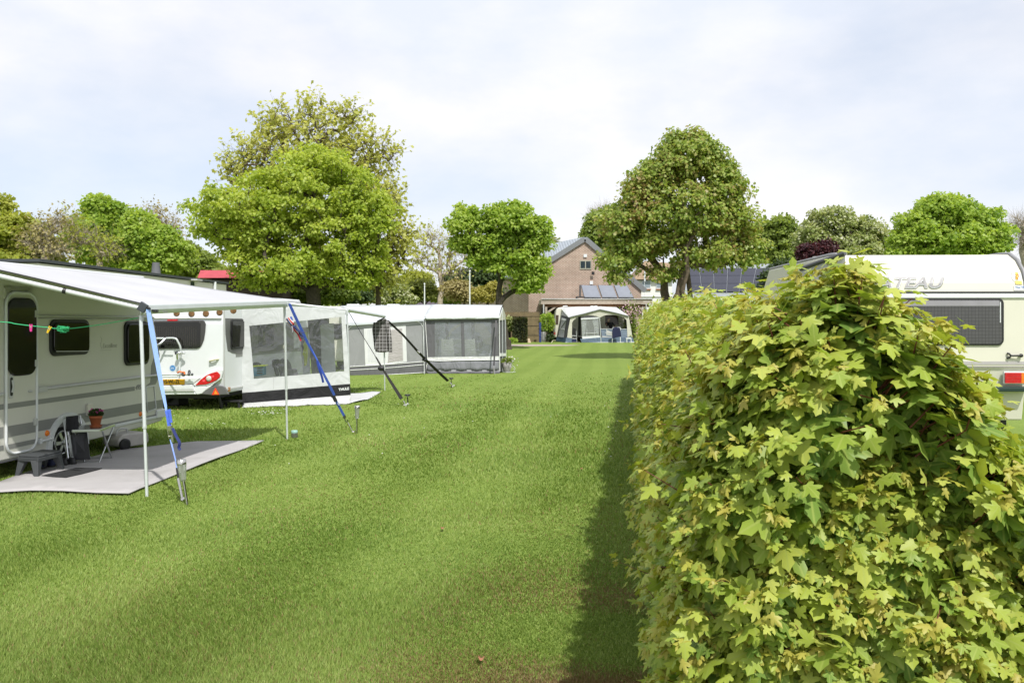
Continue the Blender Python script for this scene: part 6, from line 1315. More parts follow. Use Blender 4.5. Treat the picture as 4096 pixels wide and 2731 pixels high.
    for pts in ([(495, 385), (520, 800), (540, 1178), (520, 1300), (508, 1420)], [(1945, 360), (1955, 1400)], [(540, 1180), (780, 1192), (1150, 1181), (1700, 1173), (1955, 1170)], [(525, 1388), (1150, 1382), (1960, 1386)], [(490, 380), (700, 376), (1000, 368), (1500, 368), (1940, 352)]):
        pi = MB(); pi.tube(smooth_line([B(u, v, -.035) for u, v in pts], 4), .013, 6); pi.build('piping', TP, r)
    # right gable end
    E = lambda u, v, d: qb(u, v, D+d)
    ge = MB(); ge.prism([E(1950, 360, .05), E(2008, 150, 1.25), E(2062, 300, 2.3), E(2055, 385, 2.3), E(1955, 395, .05)], (.02, 0, 0)); ge.build('gable', cloth('gable_cream', (.60, .60, .52), .2, .2, 3), r)
    ge = MB(); ge.prism([E(1950, 395, .04), E(2058, 385, 2.3), E(2085, 1395, 2.3), E(1962, 1400, .04)], (-.015, 0, 0)); sd = ge.build('side_wall', TD, r)
    ge = MB(); ge.prism([E(1956, 1040, 0), E(2072, 1040, 2.28), E(2074, 1095, 2.28), E(1957, 1100, 0)], (.02, 0, 0)); ge.build('side_band', TP, sd)
    for a, b in (((1948, 350, .0), (2008, 150, 1.25)), ((2008, 150, 1.25), (2065, 320, 2.35)), ((2060, 310, 2.35), (2085, 1400, 2.35)), ((2005, 160, .9), (2012, 1430, .9))): pl = MB(); pl.tube([E(*a), E(*b)], .014, 6); pl.build('pole', ALUW, r)
    st = MB(); st.ribbon([B(1885, 400, -.15), B(1870, 720, -.35), B(1840, 1285, -.6)], .05, .01, Vector((1, .2, 0))); st.build('guy_strap', BLACK, r)
    st = MB(); st.tube([B(1838, 1285, -.6), B(1843, 1340, -.62), B(1858, 1455, -.66)], .012, 6); st.tube([B(1838, 1290, -.6), B(1828, 1440, -.62)], .012, 6); st.build('guy_hook', STEEL, r)
    gl = MB(); gl.tube([E(2080, 800, 2.3), E(2120, 1150, 2.6), E(2140, 1340, 2.75)], .004, 4); gl.build('guy_line', BLACK, r)
    # inner cream arch panel and contents
    ia = MB(); ia.prism([B(u, v, 1.9) for u, v in ((945, 640), (1000, 560), (1080, 500), (1185, 458), (1185, 500), (1090, 560), (1010, 640), (960, 740))], (0, .02, 0)); ia.prism([B(u, v, 1.95) for u, v in ((1455, 455), (1640, 455), (1790, 690), (1790, 880), (1640, 850), (1560, 640), (1470, 620))], (0, .02, 0)); ia.build('inner_panel', cloth('inner_cream', (.72, .70, .60), .3, .2, 2), r)
    ib = MB(); ib.prism([B(u, v, 2.1) for u, v in ((500, 400), (1940, 400), (1940, 1250), (500, 1250))], (0, .02, 0)); ib.build('rear_wall', cloth('inner_grey', (.52, .55, .60), .3, .3, 2), r)
    # things inside
    for i, (u, dy, lb) in enumerate(((955, .55, 'white slatted plastic chair behind the left clear window of the right tent'), (1365, .5, 'white slatted plastic chair behind the right clear window of the right tent'), (1120, 1.1, 'white slatted plastic chair half hidden between the other two in the tent'))):
        p = qb(u, 1300, D+dy); white_chair((p.x, D+dy, .02), .06*(i-1), lb, D)
    p = qb(735, 1400, D+.5); rp_ = thing('palm_plant', (p.x, D+.55, .0), 0, 'potted palm with long dark fronds inside the right tent', 'plant'); b = MB(); b.lathe(Vector((p.x, D+.55, .0)), [(.13, 0), (.18, .3), (.16, .3)], 16); b.build('pot', TERRA, rp_)
    rg = random.Random(8); f = MB()
    root_ = qb(745, 1100, D+.5)
    for u, v in ((920, 490), (930, 450), (900, 590), (870, 640), (840, 700), (800, 720), (770, 760), (760, 900), (720, 820), (750, 1000), (700, 700), (690, 560), (735, 520), (800, 420), (880, 430)):
        e = qb(u, v, D+.25+.3*rg.random()); m_ = root_.lerp(qb(690, 560, D+.4), .75).lerp(e, .3); f.ribbon([root_, m_, m_.lerp(e, .55)+Vector((0, 0, .02)), e], [.012, .03, .032, .004], .003, Vector((.3, 1, .3)))
    f.build('fronds', mat('palm_dark', (.018, .03, .016), .5), rp_)
    p = qb(1520, 900, D+1.0); rb = thing('backpack', (p.x, D+1.0, .3), 0, 'dark backpack shaped bag beside the right chair in the tent', 'bag'); b = MB(); b.prism([qb(u, v, D+1.0) for u, v in ((1470, 720), (1500, 695), (1560, 700), (1600, 770), (1630, 850), (1600, 960), (1500, 985), (1465, 900))], (0, .2, 0)); b.build('body', DGREY, rb, bevel=.04); b = MB(); b.tube([qb(1530, 790, D+.97), qb(1532, 1000, D+.97)], .012, 6); b.build('strap', WHITE, rb)
    tb = thing('garden_table', (qb(1680, 1100, D+.9).x, D+.9, 0), 0, 'low white table at the right inside the right tent', 'table'); c = qb(1680, 1065, D+.9); b = MB(); b.box(c, (.45, .6, .03)); b.build('tabletop', WHITE, tb, bevel=.006)
    for dx in (-.2, .2): b = MB(); b.tube([Vector((c.x+dx, c.y, c.z)), Vector((c.x+dx, c.y, .0))], .02, 6); b.build('leg', WHITE, tb)
    # flower pot stand outside the corner
    p = G(2027, 1490); rr = thing('flower_pot', p, 0, 'grey planter with pale flowers at the right corner of the right tent', 'flower pot'); b = MB(); b.lathe(p, [(.10, 0), (.15, .18), (.17, .33), (.15, .33)], 18); b.build('pot', mat('grey_planter', (.30, .29, .28), .7, 0, .15, 12), rr)
    g = np.random.default_rng(6); n = 260; q = g.normal(0, 1, (n, 3)); q /= np.linalg.norm(q, axis=1, keepdims=True); q[:, 2] = np.abs(q[:, 2])
    leaf_cloud('foliage', np.array(p)+np.array([0, 0, .33])+q*np.array([.22, .2, .16])*g.random((n, 1))**.5, q, g.normal(0, 1, (n, 3)), .05+.03*g.random(n), LM['mid'], rr)
    leaf_cloud('blossom', np.array(p)+np.array([.08, -.05, .33])+g.normal(0, 1, (70, 3))*np.array([.13, .1, .12]), g.normal(0, 1, (70, 3)), g.normal(0, 1, (70, 3)), .04+.02*g.random(70), mat('pale_blossom', (.70, .62, .68), .7), rr)
    b = MB(); b.tube(smooth_line([p+Vector((.2, -.05, 0)), p+Vector((.28, -.05, .15)), p+Vector((.16, -.05, .30)), p+Vector((.25, -.05, .42))], 5), .008, 5); b.tube(smooth_line([p+Vector((-.14, -.12, .02)), p+Vector((0, -.2, .02)), p+Vector((.2, -.12, .02)), p+Vector((.3, 0, .03))], 5), .008, 5); b.build('stand', ALUW, rr)
mid_tents()

# ---------------------------------------------------------------- far tent at the end of the lawn
def T(u, v, D): return P(2200+.17007*u, 1180+.17007*v, D)
def far_tent():
    g = float(rise(60)); r = thing('caravan', (T(900, 1100, 63).x, 63, g), 0, 'cream caravan at the end of the lawn behind the blue and cream awning', 'caravan', 'caravans on the field')
    D = 62.2; b = MB(); b.prism([T(u, v, D) for u, v in ((118, 1000), (118, 600), (132, 420), (150, 340), (190, 300), (270, 284), (1300, 275), (1560, 285), (1650, 340), (1720, 460), (1760, 700), (1750, 1000))], (0, 2.1, 0)); b.build('body', CREAM2, r, bevel=.08)
    for pts in (((138, 470), (205, 470), (195, 690), (135, 690)), ((1300, 470), (1610, 470), (1610, 700), (1300, 700))): w = MB(); w.prism([T(u, v, D-.03) for u, v in pts], (0, .03, 0)); w.build('window', mat('brown_window', (.07, .045, .035), .12), r, bevel=.01)
    w = MB(); w.prism([T(u, v, D-.03) for u, v in ((662, 505), (725, 500), (725, 950), (665, 950))], (0, .03, 0)); w.build('door', BLACK, r)
    for u in (350, 1000, 1050): v = MB(); v.prism([T(u_, v_, 63) for u_, v_ in ((u-60, 278), (u+70, 270), (u+60, 250), (u-40, 252))], (0, .5, 0)); v.build('roof_vent', WHITE, r, bevel=.02)
    l = MB(); l.prism([T(u, v, D-.04) for u, v in ((92, 870), (130, 870), (130, 930), (92, 930))], (0, .05, 0)); l.build('tail_light', mat('dull_red', (.3, .04, .03), .4), r)
    for u in (800, 1000): w = MB(); q = T(u, 1060, D); w.lathe(Vector((q.x, D+.05, g+.3)), [(.3, 0), (.3, .18)], 18, 0, (0, 1, 0)); w.build('wheel', RUBBER, r)
    CR = cloth('awning_cream', (.62, .61, .53), .15, .3, 2); NB = cloth('awning_blue', (.06, .11, .19), .05, .8, 3); GD = cloth('awning_slate', (.10, .10, .115), .05, .4, 3); RW = cloth('awning_offwhite', (.72, .74, .73), .35, .2, 2)
    r = thing('awning_tent', (T(1100, 1110, 60).x, 60, g), 0, 'cream and blue awning tent with an arched open front at the end of the lawn', 'awning tent', 'awning tents')
    Df = 59.8; Fp = lambda u, v, d=0: T(u, v, Df+d); th = (0, .02, 0)
    back = [(270, 330), (330, 285), (700, 272), (1175, 268), (1560, 290), (1660, 350), (1740, 430)]; front = [(440, 522), (520, 498), (800, 432), (1175, 330), (1500, 400), (1740, 460), (1852, 490)]
    rf = MB(); vs = [T(u, v, 62.15) for u, v in back]+[Fp(u, v, -.05) for u, v in front]; n = 7
    rf.add(vs, [(i, i+1, n+i+1, n+i) for i in range(n-1)]); rf.add([p-Vector((0, 0, .01)) for p in vs], [(n+i, n+i+1, i+1, i) for i in range(n-1)]); rf.build('roof', RW, r)
    ed = MB(); ed.tube([Fp(u, v+8, -.07) for u, v in front], .045, 6); ed.build('roof_edge', mat('slate_trim', (.19, .20, .21), .5), r)
    # left side
    sd = MB(); a, b_, c, d = T(265, 470, 61.9), Fp(478, 520), Fp(362, 1115), T(148, 1085, 61.9)
    sd.prism([T(300, 340, 62.1), Fp(440, 525, .0), a.lerp(b_, .9), a], (.02, 0, 0)); sd.build('side_roof', cloth('side_pale', (.50, .50, .49), .15, .2, 2), r)
    L = lambda s, t: a.lerp(b_, s).lerp(d.lerp(c, s), t)
    sd = MB(); sd.prism([L(0, 0), L(1, 0), L(1, .83), L(0, .83)], (.02, .01, 0)); side = sd.build('side_wall', GD, r)
    sd = MB(); sd.prism([L(.0, .83)+Vector((-.03, -.02, 0)), L(1, .83)+Vector((0, -.02, 0)), L(1, 1)+Vector((0, -.02, 0)), L(0, 1)+Vector((-.03, -.02, 0))], (.03, .01, 0)); sd.build('side_foot_band', NB, r)
    sd = MB(); o = Vector((-.03, -.03, 0)); sd.prism([L(.16, .12)+o, L(.68, .12)+o, L(.72, .82)+o, L(.14, .82)+o], (.02, .01, 0)); w_ = sd.build('side_window', mat('grey_mesh_window', (.30, .31, .33), .3), side)
    sd = MB(); sd.prism([L(.16, .10)+o*1.5, L(.68, .10)+o*1.5, L(.66, .17)+o*1.5, L(.18, .17)+o*1.5], (.02, .01, 0)); sd.tube([L(.2, .5)+o*1.5, L(.68, .5)+o*1.5], .02, 5); sd.tube([L(.66, .16)+o*1.5, L(.2, .55)+o*1.5], .02, 5, 1); sd.build('side_window_trim', [WHITE, GD], w_)
    # front frame of cream cloth with two arches
    fr = MB(); fr.prism([Fp(u, v) for u, v in ((470, 512), (520, 500), (800, 434), (1175, 332), (1500, 402), (1740, 462), (1850, 490), (1800, 590), (1740, 530), (1640, 488), (1500, 466), (1380, 464), (1290, 474), (1230, 500), (1190, 522), (1150, 520), (1110, 500), (1000, 476), (880, 470), (760, 484), (660, 510), (580, 570), (540, 610), (520, 660))], th); fr.build('front_valance', CR, r)
    for pts in (((470, 512), (520, 660), (515, 1015), (385, 1000)), ((1800, 590), (1850, 490), (1935, 965), (1820, 995), (1812, 760))): fr = MB(); fr.prism([Fp(u, v) for u, v in pts], th); fr.build('front_leg_panel', CR, r)
    fr = MB(); fr.prism([Fp(u, v) for u, v in ((480, 525), (470, 512), (385, 1000), (362, 1115), (390, 1115), (420, 850))], (0, .01, 0)); fr.build('corner_strip', GD, r)
    fb = MB(); fb.prism([Fp(u, v, -.03) for u, v in ((380, 1000), (515, 1018), (515, 1128), (362, 1112))], th); fb.prism([Fp(u, v, -.03) for u, v in ((712, 1022), (760, 1030), (1190, 995), (1825, 1000), (1935, 968), (1978, 1105), (1700, 1112), (1195, 1112), (750, 1130))], th); fb.build('foot_band', cloth('band_steel_blue', (.13, .18, .26), .05, .9, 3), r)
    ln = MB(); ln.tube([Fp(u, v, -.05) for u, v in ((362, 1118), (515, 1134), (750, 1134), (1195, 1118), (1700, 1118), (1980, 1110))], .04, 6); ln.build('ground_rail', LGREY, r)
    pw = MB(); pw.prism([Fp(u, v, .01) for u, v in ((730, 530), (880, 490), (1000, 490), (1140, 525), (1140, 560), (735, 585))], th); pw.build('arch_panel', GD, r)
    pw = MB()
    for pts in (((725, 520+25), (1142, 520), (1142, 556), (730, 580)), ((750, 975), (1160, 950), (1190, 995), (765, 1030))): pw.prism([Fp(u, v, -.012) for u, v in pts], th)
    pw.build('window_frame', WHITE, r)
    pw = MB(); pw.prism([Fp(u, v, .02) for u, v in ((735, 575), (1145, 555), (1165, 955), (755, 985))], (0, .01, 0)); pw.build('pane', MATS['tent_window'], r)
    cm = bpy.data.materials.new('curtain_print'); cm.use_nodes = True; t = cm.node_tree; bb = t.nodes['Principled BSDF']; bb.inputs['Roughness'].default_value = .9; cc = t.nodes.new('ShaderNodeTexCoord'); br = t.nodes.new('ShaderNodeTexBrick'); br.inputs['Scale'].default_value = 5.5; br.inputs['Color1'].default_value = (.16, .19, .26, 1); br.inputs['Color2'].default_value = (.70, .70, .66, 1); br.inputs['Mortar'].default_value = (.75, .75, .75, 1); br.inputs['Bias'].default_value = .35
    mpn = t.nodes.new('ShaderNodeMapping'); mpn.inputs['Rotation'].default_value = (math.pi/2, 0, 0); t.links.new(cc.outputs['Object'], mpn.inputs[0]); t.links.new(mpn.outputs[0], br.inputs[0]); t.links.new(br.outputs[0], bb.inputs['Base Color'])
    for pts in (((735, 580), (862, 575), (850, 720), (830, 860), (800, 975), (765, 980)), ((985, 570), (1140, 560), (1150, 940), (1120, 945), (1085, 860), (1020, 700)), ((1200, 790), (1310, 795), (1300, 960), (1235, 1000))): cu = MB(); cu.prism([Fp(u, v, .05) for u, v in pts], (0, .03, 0)); cu.build('curtain', cm, r)
    br_ = MB()
    for a_, b__ in (((800, 905), (1150, 885)), ((865, 790), (868, 975)), ((1050, 760), (1052, 955)), ((1185, 795), (1820, 800)), ((1290, 890), (1470, 890)), ((1325, 800), (1330, 960))): br_.tube([Fp(*a_, .0), Fp(*b__, .0)], .013, 5)
    br_.build('cross_bar', WHITE, r)
    cp = MB(); cp.tube([Fp(1165, 520, -.02), Fp(1200, 1120, -.02)], .03, 8); cp.build('centre_pole', ALUW, r)
    sg = MB(); sg.prism([Fp(u, v, .01) for u, v in ((1145, 530), (1165, 530), (1190, 990), (1160, 985))], th); sg.prism([Fp(u, v, .01) for u, v in ((1180, 540), (1195, 790), (1225, 990), (1200, 990))], th); sg.build('pole_flap', GD, r)
    rp_ = MB(); rp_.prism([Fp(u, v, .03) for u, v in ((1195, 800), (1815, 800), (1822, 1000), (1225, 1010))], (0, .012, 0)); rp_.build('low_wall', cloth('low_wall_blue', (.20, .25, .33), .1, .5, 3), r)
    rw = MB(); rw.prism([Fp(u, v, .01) for u, v in ((1230, 960), (1470, 985), (1470, 1020), (1225, 1005))], th); rw.prism([Fp(u, v, .02) for u, v in ((1330, 815), (1460, 870), (1460, 960), (1335, 940))], (0, .01, 0)); rw.build('low_window', mat('window_pale', (.5, .5, .5), .3), r)
    # right side seen from inside, and shaded rear floor
    rs = MB(); rs.prism([Fp(1850, 500, .05), T(1742, 440, 62.1), T(1760, 1050, 62.1), Fp(1940, 1100, .05)], (.02, 0, 0)); rs.build('far_side_wall', GD, r)
    fl = MB(); x0, x1 = T(400, 1100, 60).x, T(1900, 1100, 60).x; fl.box(((x0+x1)/2, 61, g+.02), (x1-x0, 2.2, .02)); fl.build('floor', mat('floor_grey', (.16, .155, .15), .9), r)
    # chair in the left opening
    q = T(575, 1125, 60.3); rc = thing('folding_chair', (q.x, 60.3, g), 0, 'dark folding chair in the left opening of the cream and blue tent', 'chair'); b = MB(); b.prism([T(u, v, 60.3) for u, v in ((515, 785), (595, 780), (608, 830), (608, 930), (515, 940))], (0, .06, 0)); b.build('backrest', BLACK, rc, bevel=.01)
    b = MB(); b.prism([T(u, v, 60.25) for u, v in ((515, 930), (615, 925), (620, 960), (515, 965))], (0, .45, 0)); b.build('seat', BLACK, rc); b = MB(); b.tube([T(615, 840, 60.2), T(632, 1110, 60.2)], .02, 6); b.tube([T(515, 955, 60.2), T(620, 960, 60.2)], .018, 6); b.tube([T(520, 1020, 60.2), T(628, 1025, 60.2)], .018, 6); b.build('frame', ALUW, rc)
    b = MB(); b.prism([T(u, v, 60.15) for u, v in ((520, 1040), (612, 1040), (614, 1125), (520, 1125))], (0, .3, 0)); tag(b.build('storage_box', mat('navy_box', (.015, .025, .09), .6), None, bevel=.01), 'navy box on the floor in the left tent opening', 'box')
    # towel rack in front with navy towel, white stool
    D2 = 59.2; q = T(1560, 1125, D2); rr = thing('drying_rack', (q.x, D2, g), 0, 'small white drying rack standing before the tent front', 'rack'); b = MB(); b.tube([T(1475, 765, D2), T(1462, 1125, D2)], .02, 6); b.tube([T(1475, 765, D2), T(1650, 760, D2)], .02, 6); b.tube([T(1650, 760, D2), T(1655, 1125, D2)], .03, 6); b.build('frame', WHITE, rr)
    b = MB(); b.prism([T(u, v, D2-.05) for u, v in ((1480, 770), (1530, 755), (1640, 762), (1665, 860), (1680, 975), (1620, 985), (1560, 995), (1510, 1020), (1465, 1015), (1465, 850))], (0, .10, 0)); tag(b.build('towel', NAVY, None, bevel=.03), 'dark navy towel draped over the white drying rack', 'towel')
    q = T(1850, 1120, D2); rs = thing('garden_stool', (q.x, D2, g), 0, 'white plastic stool at the right front corner of the far tent', 'stool'); b = MB(); b.prism([T(u, v, D2) for u, v in ((1790, 1008), (1905, 1004), (1915, 1030), (1795, 1032))], (0, .35, 0)); b.build('seat', WHITE, rs, bevel=.01)
    for u, u2, dd in ((1805, 1808, 0), (1905, 1908, 0), (1810, 1812, .3), (1900, 1902, .3)): b = MB(); b.tube([T(u, 1025, D2+dd), T(u2, 1130, D2+dd)], .035, 6); b.build('leg', WHITE, rs)
    return g
GT = far_tent()

def skin_body(name, joints, edges, mats, parent=None, sub=2):
    me = bpy.data.meshes.new(name); me.from_pydata([j[0] for j in joints], edges, []); o = bpy.data.objects.new(name, me); COL.objects.link(o)
    md = o.modifiers.new('skin', 'SKIN'); md.use_smooth_shade = True
    for i, j in enumerate(joints): me.skin_vertices[0].data[i].radius = (j[1], j[2] if len(j) > 2 else j[1])
    me.skin_vertices[0].data[0].use_root = True
    s = o.modifiers.new('sub', 'SUBSURF'); s.levels = sub; s.render_levels = sub
    m2 = bpy.data.meshes.new_from_object(o.evaluated_get(bpy.context.evaluated_depsgraph_get())); bpy.data.objects.remove(o); bpy.data.meshes.remove(me)
    m2.materials.clear(); return link_mesh(name, m2, mats, parent)
def man():
    D = 60.9; g = GT; hp = T(1455, 900, D); x = hp.x
    SK = mat('skin', (.42, .22, .15), .5, 0, .08, 30); SW = mat('black_sweater', (.012, .012, .014), .85, 0, .2, 30); TR = mat('dark_trousers', (.03, .032, .045), .85, 0, .15, 20)
    r = thing('person', (x, D, g), 0, 'balding man in a black sweater bending forward inside the far tent', 'person')
    V = Vector; hip = V((x, D, g+.92)); chest = V((x-.16, D-.12, g+1.32)); neck = V((x-.30, D-.20, g+1.50)); head = T(1382, 582, D-.25)
    J = [(hip, .17, .13), (hip.lerp(chest, .5), .16, .12), (chest, .19, .13), (neck, .06), (head-V((0, 0, .06)), .072), (head+V((-.01, 0, .04)), .092), (head+V((.005, 0, .10)), .07),
         (V((x-.30, D-.10, g+1.40)), .065), (V((x-.38, D-.22, g+1.16)), .05), (T(1322, 680, D-.45), .036),
         (V((x+.05, D-.05, g+1.42)), .068), (V((x+.18, D-.12, g+1.18)), .052), (T(1520, 742, D-.4), .038),
         (V((x-.10, D, g+.86)), .095), (V((x-.11, D-.04, g+.48)), .065), (V((x-.10, D+.02, g+.08)), .045), (V((x-.12, D-.16, g+.04)), .04),
         (V((x+.10, D, g+.86)), .095), (V((x+.12, D-.02, g+.48)), .065), (V((x+.12, D+.04, g+.08)), .045), (V((x+.11, D-.14, g+.04)), .04)]
    E = [(0, 1), (1, 2), (2, 3), (3, 4), (4, 5), (5, 6), (2, 7), (7, 8), (8, 9), (2, 10), (10, 11), (11, 12), (0, 13), (13, 14), (14, 15), (15, 16), (0, 17), (17, 18), (18, 19), (19, 20)]
    b = skin_body('body', J, E, [SK, SW, TR], r)
    inv = wmat(r)
    for p in b.data.polygons:
        c = inv @ p.center; z = c.z
        hd = (c-head).length < .17 or z > neck.z+.05; hand = (c-T(1322, 680, D-.45)).length < .10 or (c-T(1520, 742, D-.4)).length < .10
        p.material_index = 0 if hd or hand else (1 if z > g+.88 else 2)
    bd = MB(); bd.ball(head+V((-.035, -.055, -.045)), (.05, .045, .05), 6); bd.build('beard', mat('grey_beard', (.45, .43, .40), .9), r); 
    ha = MB(); ha.ball(head+V((.05, .02, .015)), (.055, .085, .05), 6); ha.build('hair', mat('grey_hair', (.30, .28, .26), .9), r)
    for s in (-1, 1): e = MB(); e.ball(head+V((-.045+.035*s+.0, -.085, .03)), .011, 5); e.build('eye', BLACK, r)
    n_ = MB(); n_.ball(head+V((-.05, -.10, .0)), (.014, .02, .022), 5); n_.build('nose', SK, r)
    for hp_, sx in ((T(1322, 680, D-.45), -1), (T(1520, 742, D-.4), 1)):
        for k in range(5):
            f = MB(); d = V((-.03*sx*(k == 4)-.01, -.5-.1*k, -.35+.12*k)).normalized(); o = hp_+V((0, 0, .03-.016*k)); L = (.075, .085, .08, .065, .055)[k]
            f.tube([o, o+d*L*.6, o+d*L+V((0, 0, -.015))], [.011, .010, .007], 6); f.build('finger', SK, r)
man()
# ---------------------------------------------------------------- buildings
def brick_mat(name, c1_, c2_, mortar, scale=1.0):
    m = bpy.data.materials.new(name); m.use_nodes = True; t = m.node_tree; b = t.nodes['Principled BSDF']; b.inputs['Roughness'].default_value = .9
    c = t.nodes.new('ShaderNodeTexCoord'); mp_ = t.nodes.new('ShaderNodeMapping'); mp_.inputs['Rotation'].default_value = (math.pi/2, 0, 0)
    br = t.nodes.new('ShaderNodeTexBrick'); br.inputs['Scale'].default_value = scale; br.inputs['Color1'].default_value = (*c1_, 1); br.inputs['Color2'].default_value = (*c2_, 1); br.inputs['Mortar'].default_value = (*mortar, 1)
    br.inputs['Mortar Size'].default_value = .018; br.inputs['Brick Width'].default_value = .24; br.inputs['Row Height'].default_value = .10; br.inputs['Bias'].default_value = -.2
    t.links.new(c.outputs['Object'], mp_.inputs[0]); t.links.new(mp_.outputs[0], br.inputs[0])
    n = t.nodes.new('ShaderNodeTexNoise'); n.inputs['Scale'].default_value = .5; n.inputs['Detail'].default_value = 7; n.inputs['Roughness'].default_value = .7; t.links.new(c.outputs['Object'], n.inputs['Vector'])
    r = t.nodes.new('ShaderNodeValToRGB'); r.color_ramp.elements[0].position = .35; r.color_ramp.elements[0].color = (.72, .70, .66, 1); r.color_ramp.elements[1].position = .7; r.color_ramp.elements[1].color = (1.1, 1.08, 1.05, 1); t.links.new(n.outputs[0], r.inputs[0])
    mx = t.nodes.new('ShaderNodeMixRGB'); mx.blend_type = 'MULTIPLY'; mx.inputs[0].default_value = 1; t.links.new(br.outputs[0], mx.inputs[1]); t.links.new(r.outputs[0], mx.inputs[2]); t.links.new(mx.outputs[0], b.inputs['Base Color']); return m
BRICK = brick_mat('brown_brick', (.37, .245, .19), (.27, .175, .135), (.56, .49, .43)); SLATE = mat('slate_trim', (.19, .20, .21), .5); ROOFB = mat('blue_grey_roof', (.30, .34, .38), .45, 0, .06, 2)
def h4(u, v, D): return P(1900+u*.38256, 850+v*.38256, D)
def ribbed(name, col, per=6.0):
    m = mat(name, col, .45, .2, .05, 2); t = m.node_tree; b = t.nodes['Principled BSDF']; c = t.nodes.new('ShaderNodeTexCoord'); w = t.nodes.new('ShaderNodeTexWave'); w.inputs['Scale'].default_value = per; bp = t.nodes.new('ShaderNodeBump'); bp.inputs['Strength'].default_value = .6; bp.inputs['Distance'].default_value = .05
    t.links.new(c.outputs['Object'], w.inputs[0]); t.links.new(w.outputs['Fac'], bp.inputs['Height']); t.links.new(bp.outputs[0], b.inputs['Normal']); return m
def brick_house():
    D = 68.0; g = float(rise(D)); A = h4(1150, 280, D); L = h4(700, 560, D); E = h4(560, 650, D); R = h4(1738, 790, D); bl = h4(560, 1200, D); br_ = h4(1738, 1200, D); bl.z = br_.z = g-.1
    r = thing('brick_house', (A.x, D, g), 0, 'brown brick house with a pointed gable at the end of the lawn', 'house', 'houses')
    back = Vector((-7.2, 17, 0)); w = MB(); w.prism([bl, br_, R, A, E], back); w.build('wall', BRICK, r)
    def slab(a, b, ov, th, name, m, mi=None):
        d = (b-a).normalized(); n = Vector((-d.z, 0, d.x)); n = n if n.z > 0 else -n; b2 = b+d*.35; fr = back.normalized()*-.12
        q = MB(); q.hexa([a+fr+n*.02, b2+fr+n*.02, b2+back+n*.02, a+back+n*.02, a+fr+n*th, b2+fr+n*th, b2+back+n*th, a+back+n*th]); return q.build(name, m, r)
    rf = slab(A, E, .3, .22, 'roof', ribbed('metal_roof', (.33, .37, .41), 1.6)); slab(A, R, .3, .22, 'roof', MATS['metal_roof'])
    for a, b in ((A, E), (A, R)):
        d = (b-a).normalized(); n = Vector((-d.z, 0, d.x)); n = n if n.z > 0 else -n; f = Vector((0, -.16, 0)); q = MB(); b2 = b+d*.4; q.prism([a+f+n*.24, b2+f+n*.24, b2+f-n*.16, a+f-n*.16], (0, .05, 0)); q.build('verge_board', SLATE, r)
    def pane(pts, name, m, y=-.03, parent=None): q = MB(); q.prism([h4(u, v, D)+Vector((0, y, 0)) for u, v in pts], (0, .03, 0)); return q.build(name, m, parent or r)
    wf = pane(((1096, 502), (1216, 502), (1216, 594), (1096, 594)), 'window', mat('grey_green_frame', (.34, .34, .27), .6), -.05)
    for a, b in ((1104, 1150), (1160, 1208)): pane(((a, 511), (b, 511), (b, 582), (a, 582)), 'pane', mat('dark_glass', (.03, .045, .055), .06), -.06, wf)
    pane(((1135, 437), (1170, 437), (1170, 468), (1135, 468)), 'white_box', WHITE, -.1); pane(((1200, 717), (1233, 717), (1233, 752), (1200, 752)), 'vent_plate', WHITE, -.06); pane(((1216, 620), (1246, 620), (1246, 653), (1216, 653)), 'wall_lamp', BLACK, -.25)
    # lower pink annex on the left side
    a0 = h4(232, 850, 78.5); a1 = h4(560, 850, 69.4); a0.z = a1.z = h4(560, 838, 69.4).z; b0, b1 = a0.copy(), a1.copy(); b0.z = b1.z = g-.1
    r2 = thing('annex', (a1.x-1, 72, g), 0, 'pinkish plastered annex with a slate roof at the left of the brick house', 'building', 'houses'); dep = Vector((4.5, 3.2, 0)); w = MB(); w.prism([b0, b1, a1, a0], dep); w.build('wall', mat('pink_render', (.60, .45, .435), .9, 0, .05, 3, dirt=(.26, .19, .18), dscale=.8, damt=.4), r2)
    q = MB(); n = Vector((-.3, -.4, 0)); u = Vector((2.6, 1.9, 2.0)); q.hexa([a0+n-Vector((0, 0, .02)), a1+n-Vector((0, 0, .02)), a1+u, a0+u, a0+n+Vector((0, 0, .12)), a1+n+Vector((0, 0, .12)), a1+u+Vector((0, 0, .12)), a0+u+Vector((0, 0, .12))]); q.build('roof', ribbed('slate_roof', (.15, .165, .19), 3), r2)
    q = MB(); q.tube([a0+n, a1+n], .07, 6); q.build('gutter', SLATE, r2)
    dn = (b1-b0).normalized(); out = Vector((-.06, -.06, 0))
    for t in (.03, .55, .94): q = MB(); p = a0.lerp(a1, t)+out*1.5; q.tube([p, Vector((p.x, p.y, g))], .055, 6); q.build('downpipe', BARKD if t > .5 else SLATE, r2)
    q = MB(); p0, p1 = a0.lerp(a1, .83)+out*.6, a0.lerp(a1, .93)+out*.6; q.prism([Vector((p.x, p.y, z)) for p, z in ((p0, g), (p1, g), (p1, g+2.1), (p0, g+2.1))], out*-.5); q.build('door', DGREY, r2)
    # carport with timber fascia
    Dc = 63.0; r3 = thing('carport', h4(1270, 1300, Dc), 0, 'open timber carport with a pale plank fascia in front of the brick house', 'carport'); gz = float(rise(Dc))
    z1, z0 = h4(690, 905, Dc).z, h4(690, 956, Dc).z; xl, xr = h4(690, 900, Dc).x, h4(1855, 900, Dc).x
    q = MB(); q.box(((xl+xr)/2, Dc+2.45, z1-.05), (xr-xl-.12, 4.75, .06)); q.build('roof', mat('roof_felt', (.12, .12, .12), .9), r3)
    zm = (z1+z0)/2
